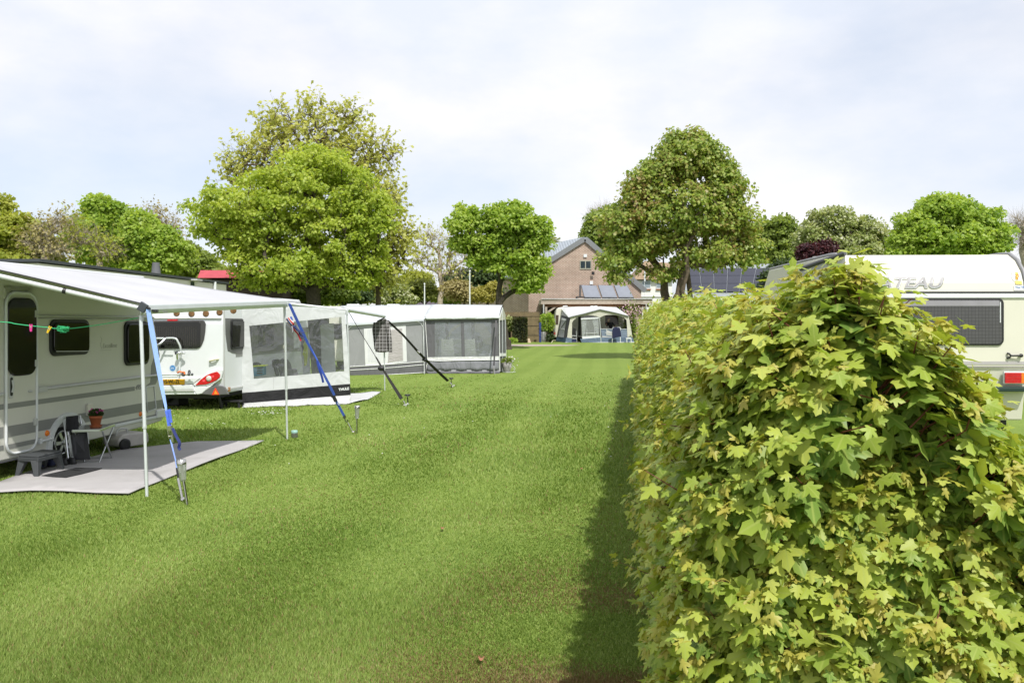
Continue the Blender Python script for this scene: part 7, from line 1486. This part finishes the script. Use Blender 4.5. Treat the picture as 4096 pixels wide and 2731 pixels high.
    for a, b in ((zm+.012, z1), (z0, zm-.012)): q = MB(); q.box(((xl+xr)/2, Dc, (a+b)/2), (xr-xl, .05, b-a)); q.build('fascia_plank', WOODG, r3); q = MB(); q.box((xl+.026, Dc+2.45, (a+b)/2), (.05, 4.84, b-a)); q.build('fascia_plank', WOODG, r3)
    q = MB(); q.box(((xl+xr)/2+.1, Dc-.02, z1+.02), (xr-xl+.1, .18, .035)); q.build('roof_trim', WHITE, r3)
    zb = h4(700, 985, Dc).z; q = MB(); q.box(((xl+xr)/2, Dc+.2, (z0+zb)/2-.01), (xr-xl-.5, .14, z0-zb)); q.build('beam', WOODB, r3)
    for u0, u1 in ((735, 752), (1765, 1782)): q = MB(); a, b = h4(u0, 985, Dc+.2), h4(u1, 985, Dc+.2); q.box(((a.x+b.x)/2, Dc+.2, (gz+zb)/2), (b.x-a.x+.04, .18, zb-gz)); q.build('post', WOODG, r3)
    for pts in (((752, 1035), (830, 985), (850, 990), (752, 1062)), ((1765, 1060), (1715, 990), (1740, 985), (1765, 1020))): q = MB(); q.prism([h4(u, v, Dc+.15) for u, v in pts], (0, .1, 0)); q.build('brace', WOODG, r3)
    for u in (717, 1790): q = MB(); p = h4(u, 958, Dc-.1); q.tube([p, Vector((p.x, p.y, gz))], .06, 6); q.build('downpipe', LGREY, r3)
    q = MB(); a, b = h4(1682, 990, Dc+.6), h4(1745, 990, Dc+.6); q.box(((a.x+b.x)/2, Dc+.75, (gz+zb)/2), (b.x-a.x, .5, zb-gz)); q.build('brick_pier', BRICK, r3)
    # dark rear wall of the carport
    q = MB(); q.box(((xl+xr)/2, Dc+4.6, (gz+zb)/2), (xr-xl-.4, .1, zb-gz-.02)); q.build('rear_boards', mat('dark_boards', (.05, .038, .028), .9, 0, .3, 4), r3)
    # three solar collectors on the carport roof
    Ds = 63.6; r4 = None
    for i, (b0_, b1_, t0, t1) in enumerate(((1142, 1320, 1108, 1270), (1330, 1490, 1285, 1440), (1502, 1662, 1452, 1592))):
        lb = ['solar collector on the carport roof, leftmost of three, next to its pipe frame', 'solar collector on the carport roof, middle one of three', 'solar collector on the carport roof, rightmost of three, partly behind leaves'][i]
        a, b, c, d = h4(b0_, 888, Ds), h4(b1_, 890, Ds), h4(t1, 762, Ds+1.6), h4(t0, 757, Ds+1.6); rr = thing('solar_collector', (a+b)/2, 0, lb, 'solar panel', 'solar collectors on the carport')
        n = (b-a).cross(d-a).normalized(); n = n if n.z > 0 else -n; q = MB(); q.prism([a, b, c, d], n*-.10); q.build('frame', mat('collector_frame', (.10, .10, .105), .5), rr); ctr = (a+b+c+d)/4; q = MB(); q.prism([ctr+(p-ctr)*.95+n*.004 for p in (a, b, c, d)], n*.01); q.build('glass', mat('collector_glass', (.20, .215, .25), .12, 0, .08, 2), rr)
        q = MB(); m_ = (c+d)/2; q.tube([m_, Vector((m_.x, m_.y, z1))], .05, 6); q.tube([(a+b)/2, Vector((((a+b)/2).x, a.y, z1-.05))], .04, 6); q.build('support', BLACK, rr)
    q = MB(); q.tube([h4(1100, 760, 64.2), h4(1098, 885, 63.6)], .07, 6); q.tube([h4(1060, 885, 63.5), h4(1098, 882, 63.6), h4(1150, 885, 63.6)], .06, 6); q.tube([h4(1060, 880, 63.5), h4(1062, 900, 63.5)], .07, 6); tag(q.build('pipe_frame', BLACK), 'black insulated pipe beside the leftmost solar collector', 'pipe')
brick_house()
def right_buildings():
    # white house with thatched roof
    D = 76; g = float(rise(D)); r = thing('white_house', h4(1870, 1300, D), 0, 'white house with a brown thatched roof partly hidden right of the brick house', 'house', 'houses'); w = MB(); x0, x1 = h4(1700, 800, D), h4(2060, 800, D); zt = h4(1700, 692, D).z
    w.box(((x0.x+x1.x)/2, D+4, (zt+g)/2), (x1.x-x0.x, 8, zt-g)); w.build('wall', mat('white_render', (.74, .74, .72), .8, 0, .03, 2), r)
    th = MB(); a, b = h4(1690, 702, D), h4(2075, 702, D); u0, u1 = h4(1780, 505, D+5), h4(1900, 540, D+5); th.hexa([a+Vector((-.3, -.4, 0)), b+Vector((.3, -.4, 0)), b+Vector((.3, 8.4, 0)), a+Vector((-.3, 8.4, 0)), u0, u1+Vector((2.5, 0, 0)), u1+Vector((2.5, .5, 0)), u0+Vector((0, .5, 0))]); th.build('roof', mat('thatch', (.26, .185, .115), .95, 0, .25, 3, .8, 14), r)
    fb = MB(); fb.box(((x0.x+x1.x)/2, D-.06, zt-.08), (x1.x-x0.x, .1, .18)); fb.build('fascia', DGREY, r); fb = MB(); q = h4(1735, 880, D); fb.box(((x0.x+x1.x)/2, D-.04, q.z), (x1.x-x0.x, .06, .06)); fb.build('ledge', LGREY, r)
    for u, v in ((1748, 1838), (1895, 1990)): wn_ = MB(); wn_.prism([h4(a_, b_, D-.08) for a_, b_ in ((u, 712), (v, 712), (v, 798), (u, 798))], (0, .08, 0)); f = wn_.build('window', WHITE, r); wn_ = MB(); wn_.prism([h4(a_, b_, D-.1) for a_, b_ in ((u+5, 718), (v-6, 718), (v-6, 785), (u+5, 785))], (0, .02, 0)); wn_.build('pane', mat('pale_glass', (.28, .33, .38), .08), f); wn_ = MB(); wn_.prism([h4(a_, b_, D-.14) for a_, b_ in ((u-2, 800), (v+2, 800), (v+2, 808), (u-2, 808))], (0, .14, 0)); wn_.build('sill', TERRA, f)
    an = MB(); an.tube([h4(1775, 720, D-1), h4(1775, 610, D-1)], .07, 6); an.tube([h4(1772, 880, D-1), h4(1772, 720, D-1)], .02, 5); tag(an.build('roof_mast', WHITE), 'thin white mast before the white house window', 'mast')
    # shed with photovoltaic roof
    sx = lambda u, v, D: P(2400+u*.542, 450+v*.542, D); D = 57; g = float(rise(D)); r = thing('shed', sx(1050, 1430, D), 0, 'low grey shed with a corrugated roof covered in dark solar panels behind the hedge', 'shed', 'sheds behind the hedge')
    e0, e1, t0, t1 = sx(620, 1368, D), sx(1500, 1368, D), sx(560, 1118, D+5), sx(1640, 1118, D+5); w = MB(); w.box(((e0.x+e1.x)/2, D+3, (e0.z+g)/2-.1), (e1.x-e0.x-.6, 5.6, e0.z-g-.2)); w.build('wall', mat('shed_grey', (.26, .27, .28), .8), r)
    rf = MB(); rf.prism([e0, e1, t1, t0], (0, 0, -.08)); rf.build('roof', ribbed('corrugated', (.36, .39, .41), 4), r)
    L_ = lambda s, t: e0.lerp(e1, s).lerp(t0.lerp(t1, s), t); n = (e1-e0).cross(t0-e0).normalized(); n = n if n.z > 0 else -n
    pm = mat('solar_cell', (.018, .020, .036), .15, 0, .15, 5); k = 0
    for i in range(9):
        for j in range(3):
            a0, a1, b0, b1 = .06+.1*i, .06+.1*(i+1)-.006, .14+.235*j, .14+.235*(j+1)-.008; q = MB(); q.prism([L_(a0, b0)+n*.06, L_(a1, b0)+n*.06, L_(a1, b1)+n*.06, L_(a0, b1)+n*.06], n*.035); q.build('solar_panel', pm, r)
    for i in range(10): q = MB(); a = .055+.1*i; q.tube([L_(a, .13)+n*.05, L_(a, .86)+n*.05], .035, 5); q.build('mounting_rail', ALU, r)
    # white car roof / motorhome behind the hedge
    D = 33; g = float(rise(D)); r = thing('motorhome', P(2888, 1300, D), 0, 'white vehicle whose rounded roof just shows over the hedge before the solar shed', 'motorhome', None); b = MB(); b.prism([P(u, v, D) for u, v in ((2790, 1400), (2790, 1240), (2815, 1225), (2860, 1212), (2878, 1195), (2905, 1187), (3010, 1190), (3040, 1230), (3050, 1400))], (0, 1.9, 0)); b.build('body', WHITE, r, bevel=.08); w = MB(); w.prism([P(u, v, D-.02) for u, v in ((2830, 1240), (2870, 1222), (2895, 1222), (2895, 1260), (2835, 1260))], (0, .02, 0)); w.build('window', ACRYL, r)
    for px in (2830, 3010): w = MB(); q = P(px, 1400, D); w.lathe(Vector((q.x, D-.04, g+.3)), [(.3, 0), (.3, .16)], 16, 0, (0, 1, 0)); w.build('wheel', RUBBER, r)
right_buildings()
def left_buildings():
    D0 = 21.0; c = P(155, 1036, D0); far = P(905, 1131, 32.6); far.z = c.z; d = (far-c).normalized(); n = Vector((-d.y, d.x, 0)); r = thing('flat_roofed_building', c+d*5+n*4-Vector((0, 0, c.z)), 0, 'long cream flat roofed building with a dark roof edge behind the nearest caravan', 'building', 'houses')
    L = (far-c).length; w = MB(); zt = c.z-.055; w.prism([Vector((p.x, p.y, -.05)) for p in (c, far, far+n*9, c+n*9)], (0, 0, zt)); w.build('wall', mat('cream_wall', (.66, .64, .57), .8, 0, .03, 2, dirt=(.5, .48, .42), dscale=.5, damt=.25), r)
    e = MB(); o = -n*.08-d*.08; o2 = -n*.08+d*.08; i1 = n*9.08; e.prism([Vector((p.x, p.y, zt-.02)) for p in (c+o, far+o2, far+o2+i1, c+o+i1)], (0, 0, .075)); e.build('roof', mat('roof_edge_dark', (.05, .055, .065), .5), r)
    s = -n*.03
    for px, py, w_, h_, nm in ((806, 1141, .24, .26, 'window'),): p = P(px, py, 29.6); t = (p-c).dot(d); q = c+d*t+s; b = MB(); b.prism([Vector((q.x-d.x*w_/2, q.y-d.y*w_/2, p.z-h_/2)), Vector((q.x+d.x*w_/2, q.y+d.y*w_/2, p.z-h_/2)), Vector((q.x+d.x*w_/2, q.y+d.y*w_/2, p.z+h_/2)), Vector((q.x-d.x*w_/2, q.y-d.y*w_/2, p.z+h_/2))], n*.05); b.build(nm, mat('dark_glass', (.03, .045, .055), .06), r); b = MB(); b.box((q.x, q.y, p.z+h_/2+.06), (.5, .5, .05)); b.build('lamp_hood', LGREY, r)
    q = c+d*(L-1.2)+s*2; b = MB(); b.tube([Vector((q.x, q.y, zt)), Vector((q.x, q.y, 0))], .06, 8); b.build('downpipe', WHITE, r)
    p = P(683, 1085, 29); q = c+d*((p-c).dot(d))+n*1.0; b = MB(); b.lathe(Vector((q.x, q.y, zt+.1)), [(.17, 0), (.15, .12), (.12, .42), (.12, .46)], 14); b.build('vent_pipe', mat('vent_grey', (.12, .125, .13), .6), r)
    # red roofed building glimpsed behind the big maple
    D = 41; a, b_ = P(812, 1100, D), P(1125, 1100, D); g = float(rise(D)); r = thing('red_roofed_building', ((a.x+b_.x)/2, D+2, g), 0, 'low building with a bright red roof glimpsed behind the flat roof and maple', 'building', 'houses'); w = MB(); w.box(((a.x+b_.x)/2, D+2.5, (a.z+g)/2-.1), (b_.x-a.x, 4.6, a.z-g-.2)); w.build('wall', mat('dark_brown_wall', (.06, .04, .035), .8), r)
    t = MB(); h = P(812, 1080, D).z; t.hexa([Vector((a.x-.2, D-.2, a.z-.15)), Vector((b_.x+.2, D-.2, a.z-.15)), Vector((b_.x+.2, D+5, a.z-.15)), Vector((a.x-.2, D+5, a.z-.15)), Vector((a.x-.2, D+.2, h)), Vector((b_.x+.2, D+.2, h)), Vector((b_.x+.2, D+4.6, h)), Vector((a.x-.2, D+4.6, h))]); t.build('roof', mat('red_roof', (.42, .06, .08), .6, 0, .1, 3), r)
    # purple tiled house roof far behind the tents
    D = 92; a, b_ = P(1640, 1222, D), P(1905, 1222, D); g = float(rise(D)); r = thing('tiled_house', ((a.x+b_.x)/2, D+3, g), 0, 'far house with a purplish tiled roof behind the bare tree', 'house', 'houses'); w = MB(); w.box(((a.x+b_.x)/2, D+4, (a.z+g)/2), (b_.x-a.x-.4, 7, a.z-g)); w.build('wall', BRICK, r)
    t = MB(); h = P(1640, 1170, D+4).z; t.hexa([a+Vector((-.3, -.4, -.05)), b_+Vector((.3, -.4, -.05)), b_+Vector((.3, 8.4, -.05)), a+Vector((-.3, 8.4, -.05)), Vector((a.x+.8, D+4, h)), Vector((b_.x-.2, D+4, h)), Vector((b_.x-.2, D+4.3, h)), Vector((a.x+.8, D+4.3, h))]); t.build('roof', ribbed('purple_tiles', (.10, .075, .095), 3), r)
left_buildings()
def yard_things():
    # flag poles, lamp post
    for px, yt, D, lb in ((1698, 1136, 42, 'thin white pole behind the tents, shorter left one'), (1879, 1085, 44, 'thin white pole behind the tents, taller right one')):
        g = float(rise(D)); t = P(px, yt, D); r = thing('flag_pole', (t.x, D, g), 0, lb, 'flag pole', 'white poles behind the tents'); b = MB(); b.tube([Vector((t.x, D, g-.1)), t], [.05, .03], 8); b.build('pole', WHITE, r); b = MB(); b.ball(t, .05, 5); b.build('finial', WHITE, r)
    D = 62; g = float(rise(D)); s5 = lambda u, v: P(1500+u*.34014, 750+v*.34014, D); t = s5(385, 1240); r = thing('street_lamp', (t.x, D, g), 0, 'slim pale lamp post with a bent arm behind the tents', 'street lamp'); b = MB(); b.tube([Vector((t.x, D, g-.1)), t]+[s5(u, v) for u, v in ((380, 1224), (365, 1216), (345, 1215))], .05, 7); b.build('post', LGREY, r); b = MB(); b.prism([s5(u, v) for u, v in ((345, 1212), (310, 1213), (303, 1219), (345, 1222))], (0, .15, 0)); b.build('lamp_head', DGREY, r)
    # reed fence, clipped conifer, shrubs
    y7 = lambda u, v, D: P(1950+u*.14033, 1180+v*.14033, D)
    D = 61.5; g = float(rise(D)); r = thing('reed_fence', y7(1000, 1300, D), 0, 'tall brown reed screen fence beside the path end', 'fence'); m = mat('reed', (.20, .155, .085), .95, 0, .2, 3, .5, 30); t = m.node_tree; 
    f = MB(); a, b = y7(-150, 485, D), y7(1478, 505, D); nseg = 240
    rg = random.Random(2)
    for k in range(nseg):
        x = a.x+(b.x-a.x)*k/nseg; f.tube([Vector((x, D+rg.uniform(-.01, .01), g-.05)), Vector((x+rg.uniform(-.01, .01), D, a.z+rg.uniform(-.06, .03)))], .020, 4, caps=False)
    f.build('reeds', m, r, recalc=False)
    for z in (.5, 1.2, 1.9): w = MB(); w.tube([Vector((a.x, D-.03, g+z)), Vector((b.x, D-.03, g+z))], .012, 4); w.build('wire', BARKD, r)
    rg = np.random.default_rng(11)
    def bush(name, lb, box, n, size, m, D, cat='shrub', dens=None, grp='shrubs beside the reed fence', shape='box'):
        u0, v0, u1, v1, dp = box; a, b = y7(u0, v1, D), y7(u1, v0, D); g = float(rise(D)); r = thing(name, ((a.x+b.x)/2, D+dp/2, g), 0, lb, cat, grp)
        q = rg.uniform(-1, 1, (n, 3))
        if shape == 'box': ax_ = rg.integers(0, 3, n); q[np.arange(n), ax_] = np.sign(q[np.arange(n), ax_])*(.85+.2*rg.random(n))
        else: q /= np.linalg.norm(q, axis=1, keepdims=True); q *= (.55+.5*rg.random((n, 1)))
        c = np.array([(a.x+b.x)/2, D+dp/2, (max(a.z, g)+b.z)/2]); h = np.array([(b.x-a.x)/2, dp/2, (b.z-max(a.z, g))/2])
        leaf_cloud('foliage', c+q*h, q+rg.normal(0, .6, (n, 3)), q*.6+rg.normal(0, .5, (n, 3))+np.array([0, 0, .5]), size*(.6+.7*rg.random(n)), m, r)
        s = MB()
        for k in range(7): x = c[0]+rg.uniform(-.5, .5)*h[0]; s.tube([Vector((x*.5+c[0]*.5, D+dp/2, g-.05)), Vector((x, D+dp/2+rg.uniform(-.3, .3)*dp, c[2])), Vector((x+rg.uniform(-.2, .2), D+dp/2, c[2]+h[2]*.7))], [.03, .022, .008], 5)
        if shape == 'box': s.box((c[0], c[1], c[2]), (h[0]*1.7, h[1]*1.7, h[2]*1.75), None)
        s.build('stems', BARKD if shape != 'box' else mat('conifer_inner', (.02, .022, .012), .95), r, recalc=False)
    bush('clipped_conifer', 'dark clipped conifer block with a golden top beside the reed fence', (740, 665, 1115, 1345, 1.2), 3600, .10, leaf_mat('conifer_leaf', [(.02, .035, .01), (.04, .055, .015), (.10, .09, .02)], .2, .6, patch=1.2), 58.8)
    bush('variegated_shrub', 'loose shrub with creamy variegated leaves left of the clipped conifer', (505, 600, 740, 1030, 1.0), 900, .13, leaf_mat('variegated', [(.16, .22, .07), (.34, .38, .16), (.5, .5, .3)], .3, .5, patch=1), 59.6, shape='ball')
    bush('low_plant', 'low bright green plant at the foot of the clipped conifer', (545, 1235, 860, 1350, .8), 700, .11, LM['maple_fresh'], 58.3, cat='plant', shape='ball')
    bush('climbing_shrub', 'light green climbing shrub between the reed fence and the far caravan', (1490, 500, 1920, 1050, 1.0), 1500, .13, LM['maple_fresh'], 61.0, shape='ball')
    bush('dark_plant', 'dusky low plant under the climbing shrub by the far caravan', (1680, 1120, 1900, 1300, .7), 500, .11, LM['dark'], 60.2, cat='plant', shape='ball')
    bush('flowering_climber', 'climbing plant with pale pink flowers on the pier right of the far tent', (2010, 260, 2010+300, 1000, .8), 10, .1, LM['mid'], 61.8, shape='ball') if 0 else None
    # pink flowering climber right of far tent
    D = 61.6; g = float(rise(D)); a = T(1900, 1000, D); r = thing('flowering_climber', (a.x, D, g), 0, 'tall climber with pale pink flowers right of the far tent', 'climber', 'shrubs beside the reed fence'); n = 900; q = rg.normal(0, 1, (n, 3))*np.array([.28, .2, .62]); c = np.array(T(1905, 620, D))
    leaf_cloud('foliage', c+q, rg.normal(0, 1, (n, 3)), rg.normal(0, 1, (n, 3))+np.array([0, -.3, .5]), .10+.05*rg.random(n), LM['mid'], r); n = 330; q = rg.normal(0, 1, (n, 3))*np.array([.38, .2, .32]); c = np.array(T(1890, 430, D)); leaf_cloud('blossom', c+q-np.array([0, .12, 0]), rg.normal(0, 1, (n, 3)), rg.normal(0, 1, (n, 3)), .085+.04*rg.random(n), mat('pink_blossom', (.72, .50, .54), .7), r)
    s = MB(); s.tube([Vector((a.x, D, g-.05)), T(1915, 700, D), T(1895, 450, D)], [.05, .035, .015], 6); s.build('stem', BARKD, r)
    # blue trellis post, concrete slab, wire trellis
    D = 60.6; p0, p1 = y7(1500, 780, D), y7(1500, 1290, D); p1.z = float(rise(D)); b = MB(); b.box((p0.x, D, (p0.z+p1.z)/2), (.16, .12, p0.z-p1.z)); tag(b.build('post', mat('navy_post', (.02, .04, .16), .6, 0, .5, 9)), 'dark blue post at the right end of the reed fence', 'post')
    g = float(rise(59)); a = y7(1115, 1235, 59); b_ = y7(1240, 1320, 59); b = MB(); b.prism([Vector((a.x, 59, g)), Vector((b_.x, 59, g)), Vector((b_.x-.1, 59.12, a.z)), Vector((a.x, 59.12, a.z))], (0, .06, 0)); tag(b.build('paving_slab', mat('sand_slab', (.48, .38, .27), .9, 0, .08, 6)), 'sandy paving slab leaning at the foot of the reed fence', 'slab')
    r = thing('trellis', y7(1590, 1290, 60.7), 0, 'small wire trellis at the foot of the climbing shrub', 'trellis'); b = MB(); D = 60.7
    for k in range(6): u = 1540+k*22; q = y7(u, 1050, D); b.tube([Vector((q.x, D, float(rise(D)))), q], .008, 4)
    for k in range(9): v = 1060+k*26; b.tube([y7(1530, v, D), y7(1660, v, D)], .008, 4)
    b.build('wire_mesh', LGREY, r)
    b = MB(); b.tube([y7(1945, 1290, 59.4), y7(1870, 1292, 59.2)], .018, 5); b.tube([y7(1865, 1292, 59.2), y7(1810, 1380, 58.6)], .022, 5); tag(b.build('guy_rope', mat('cream_rope', (.6, .56, .4), .8)), 'pale guy rope pegged out left of the far tent', 'guy rope')
yard_things()

# ---------------------------------------------------------------- caravan behind the hedge
def c5(u, v): return (3000+u*.5102, 900+v*.5102)
def caravan_right():
    rot = math.radians(-2.0); x1 = (4112-CX)/FPX*10.15; F = Frame((x1, 10.15, 0), rot); S = Frame((x1, 10.15, 0), rot+math.pi/2); W_ = 2.22
    r = thing('caravan', F.w(-1.1, 2, 0), rot, 'ivory caravan with grey lettering and a large rear window behind the hedge', 'caravan', 'caravans on the field')
    X = lambda u, v: F.pix(*c5(u, v))[0]; Z = lambda u, v: F.pix(*c5(u, v))[1]
    zr, zt = Z(1700, 528), Z(1700, 208)
    prof = [(.12, .45), (.05, .9), (0, 1.15), (0, zr), (.02, zr+.12), (.08, zr+.26), (.20, zr+.40), (.36, zr+.49), (.60, zt), (3.4, zt), (4.0, zr), (4.3, 1.3), (4.2, .6), (3.9, .45)]
    b = MB(); b.prism([F.w(-W_, y, z) for y, z in prof], F.m.to_3x3() @ Vector((W_, 0, 0))); b.build('body', CREAM2, r, bevel=.02)
    tr = MB(); tr.fbox(F, -W_, .0, zr-.012, zr+.012, -.012, 0); tr.build('trim_seam', DGREY, r); tr = MB(); tr.fbox(F, -W_, 0, zr-.07, zr-.018, -.02, 0); tr.build('trim_rail', WHITE, r, bevel=.006)
    # corner moulding on the roof end
    for xx in (-.02, -W_+.02): cm = MB(); cm.tube([F.w(xx, y-.01 if y < .3 else y, z+.012) for y, z in prof[3:10]], .022, 8); cm.build('roof_moulding', mat('moulding_grey', (.25, .25, .26), .5), r)
    wz0, wz1 = Z(1800, 943), Z(1700, 572); wx1 = X(1985, 700); wx0 = -W_-wx1+.06
    w = MB(); w.fpoly(F, rrect(wx0, wx1, wz0, wz1, .07), -.02, 0); wf = w.build('rear_window', BLACK, r, bevel=.006)
    gm = bpy.data.materials.new('blind_grid'); gm.use_nodes = True; t = gm.node_tree; bb = t.nodes['Principled BSDF']; bb.inputs['Roughness'].default_value = .25; cc = t.nodes.new('ShaderNodeTexCoord'); br = t.nodes.new('ShaderNodeTexBrick'); br.offset = 0; br.inputs['Scale'].default_value = 1; br.inputs['Brick Width'].default_value = .041; br.inputs['Row Height'].default_value = .041; br.inputs['Mortar Size'].default_value = .0022; br.inputs['Color1'].default_value = (.075, .073, .078, 1); br.inputs['Color2'].default_value = (.082, .08, .084, 1); br.inputs['Mortar'].default_value = (.03, .03, .03, 1); mp_ = t.nodes.new('ShaderNodeMapping'); mp_.inputs['Rotation'].default_value = (math.pi/2, 0, 0); t.links.new(cc.outputs['Object'], mp_.inputs[0]); t.links.new(mp_.outputs[0], br.inputs[0]); t.links.new(br.outputs[0], bb.inputs['Base Color'])
    w = MB(); w.fpoly(F, rrect(wx0+.025, wx1-.03, wz0+.02, wz1-.02, .05), -.026, -.02); w.build('pane', gm, wf)
    w = MB(); w.fbox(F, wx0+.05, wx1-.06, wz1-.10, wz1-.035, -.030, -.026); w.build('roller_cassette', mat('cassette_grey', (.28, .27, .30), .35), wf, bevel=.004)
    for a, b_ in (((wx1-.055, wz0+.28), (wx1-.045, wz1-.05)),): w = MB(); w.fbox(F, a[0], b_[0], a[1], b_[1], -.031, -.026); w.build('side_guide', WHITE, wf)
    # lettering with its drop shadow outline, sticker, label
    lx0, lx1, lz = X(800, 488), X(1530, 488), Z(1300, 488); tl = mat('lettering_silver', (.33, .32, .335), .4); tdk = mat('lettering_dark', (.06, .055, .05), .5)
    for m_, dx, dz, y in ((tdk, .009, -.010, -.010), (WHITE, .004, -.005, -.012), (tl, 0, 0, -.014)):
        o = text_mesh('lettering', 'CHATEAU', .305*.62, m_, r, F, 0, 0, 0, extr=.0008, shear=.35, bold=.002 if m_ is not WHITE else .005, sx=1.0)
        co = [v.co.copy() for v in o.data.vertices]; Mi = wmat(r).inverted() @ F.m; inv = Mi.inverted(); loc = [inv @ c for c in co]; mx = max(c.x for c in loc); mn = min(c.x for c in loc); k = (lx1-lx0)/(mx-mn)
        zc = lz
        for v, c in zip(o.data.vertices, loc):
            z = zc+c.z+dz; yb = 0 if z < zr else np.interp(z, [zr, zr+.12, zr+.26, zr+.40], [0, .02, .08, .20]); v.co = Mi @ Vector((lx0+(c.x-mn)*k+dx, c.y+y+yb, z))
    st = MB(); sx = lambda u, v: F.pix(3560+u*.2279, 1050+v*.2279)
    def onb(pts, y, d): return [F.w(x, y+float(np.interp(z, [zr, zr+.12, zr+.26, zr+.40], [0, .02, .08, .20])), z) for x, z in (sx(u, v) for u, v in pts)]
    sh = [(2185, 155), (2225, 150), (2290, 145), (2330, 185), (2352, 185), (2350, 240), (2335, 300), (2345, 320), (2330, 380), (2210, 378), (2215, 335), (2180, 300), (2168, 255), (2190, 205)]
    dv = F.m.to_3x3() @ Vector((0, -.003, 0)); st.prism(onb(sh, -.004, 0), dv); sk = st.build('shield_sticker', WHITE, r)
    st = MB(); st.prism(onb([(2215, 315), (2330, 320), (2322, 378), (2212, 376)], -.008, 0), dv); st.prism(onb([(2250, 165), (2300, 160), (2285, 210), (2265, 300), (2225, 295), (2245, 230)], -.0085, 0), dv); st.build('sticker_yellow_field', mat('sticker_yellow', (.78, .62, .12), .5), sk)
    for i, ch in enumerate('KXUX'[1:]):
        x, z = sx(2225+9*(2-i), 210+i*33+22); o = text_mesh('sticker_letter', ch, .055, mat('sticker_orange', (.75, .28, .02), .5), sk, F, x, z, -.014+float(np.interp(z, [zr, zr+.12, zr+.26, zr+.40], [0, .02, .08, .20])))
    st = MB(); st.prism(onb([(2180, 408), (2348, 405), (2348, 488), (2178, 490)], -.004, 0), dv); lb = st.build('white_label', WHITE, r); x, z = sx(2200, 447); text_mesh('label_lettering', 'Thor Vilier', .032, mat('label_blue', (.12, .25, .6), .5), lb, F, x, z, -.009+float(np.interp(z, [zr, zr+.12], [0, .02])))
    # handle, stripes, lamps, bumper bar
    hx = lambda u, v: F.pix(3900+u*.1914, 1400+v*.1914)
    h = MB(); q = lambda u, v, y: F.w(*[(a, y, b) for a, b in [hx(u, v)]][0]); h.tube([q(720, 115, -.03), q(930, 112, -.04)], .011, 8)
    h.tube([q(660, 65, -.01), q(690, 75, -.025), q(725, 115, -.03), q(690, 160, -.025), q(660, 170, -.01)], .012, 8); h.ball(q(935, 112, -.03), .024, 6); h.build('grab_handle', BLACK, r)
    sg = MB(); sg.fbox(F, -W_+.02, -.01, hx(800, 300)[1], hx(800, 235)[1], -.003, 0); sg.build('rear_stripe', mat('pale_stripe', (.42, .40, .41), .4), r); sg = MB()
    sg.fbox(F, -W_+.02, -.01, hx(800, 362)[1], hx(800, 350)[1], -.012, 0); sg.build('rear_groove', DGREY, r)
    for xs in (0, 1):
        u0, u1, u2 = (590, 925, 1090); a, m_, c = hx(u0, 470)[0], hx(u1, 470)[0], min(hx(u2, 470)[0], -.02); z1, z0 = hx(800, 465)[1], hx(800, 685)[1]
        f = (lambda x: x) if xs == 0 else (lambda x: -W_-x)
        l = MB(); x0_, x1_ = sorted((f(a-.008), f(c+.005))); l.fbox(F, x0_, x1_, z0-.012, z1+.012, -.03, 0); tl_ = l.build('tail_light', WHITE, r, bevel=.004)
        l = MB(); x0_, x1_ = sorted((f(a), f(m_))); 
        for k in range(7): zz = z0+(z1-z0)*k/7; l.fbox(F, x0_, x1_, zz+.001, zz+(z1-z0)/7-.002, -.045, -.03)
        l.build('red_lens', REDL, tl_); l = MB(); x0_, x1_ = sorted((f(m_+.002), f(c)))
        for k in range(7): zz = z0+(z1-z0)*k/7; l.fbox(F, x0_, x1_, zz+.001, zz+(z1-z0)/7-.002, -.045, -.03)
        l.build('orange_lens', ORANGE, tl_)
    bb_ = MB(); zb1, zb0 = hx(900, 765)[1], hx(900, 860)[1]; bb_.fbox(F, -W_, 0, zb0, zb1, -.06, .1); bb_.build('bumper_bar', mat('dark_green_bar', (.012, .035, .028), .5), r, bevel=.01)
    for k in (-.35, -1.85): wheel(r, Frame(F.w(k, 2.2, 0), rot+math.pi/2), 0, 0, .30, .30)
    ch = MB(); ch.fbox(F, -W_+.15, -.15, .32, .45, .2, 3.9); ch.build('chassis', BLACK, r)
    for xx in (-.25, -W_+.25): lg = MB(); lg.tube([F.w(xx, .25, .4), F.w(xx+.03, .2, 0)], .025, 6); lg.build('corner_steady', BLACK, r)
    # grey awning roof leaning on its left side
    g = lambda u, v, D: P(*c5(u, v), D); ar = thing('awning_tent', F.w(-W_-.9, 1.4, 0), rot, 'grey roofed awning tent leaning on the ivory caravan behind the hedge', 'awning tent', 'awning tents')
    a, b_, c, d = g(395, 345, 10.9), g(745, 222, 10.3), g(760, 222, 13.3), g(440, 345, 13.6); q = MB(); q.prism([a, b_, c, d], (0, 0, -.03)); q.build('roof', mat('grey_awning_cloth', (.30, .30, .29), .8, 0, .05, 3), ar); q = MB(); q.prism([a, b_, Vector((b_.x, b_.y, .5)), Vector((a.x-.1, a.y, .5))], (0, .02, 0)); q.build('front_wall', mat('pale_awning_cloth', (.40, .40, .38), .8, 0, .05, 3), ar); q = MB(); q.tube([a, b_], .03, 6); q.build('edge_piping', DGREY, ar); q = MB(); q.prism([a, d, Vector((d.x-.1, d.y, .0)), Vector((a.x-.1, a.y, .0))], (.02, 0, 0)); q.build('side_wall', MATS['pale_awning_cloth'], ar)
    p = g(530, 285, 12.2); vt = MB(); vt.lathe(p-Vector((0, 0, .12)), [(.05, 0), (.05, .14), (.075, .14), (.075, .19)], 14); tag(vt.build('vent_pipe', ALU), 'small metal vent pipe above the grey awning roof behind the hedge', 'vent pipe')
caravan_right()
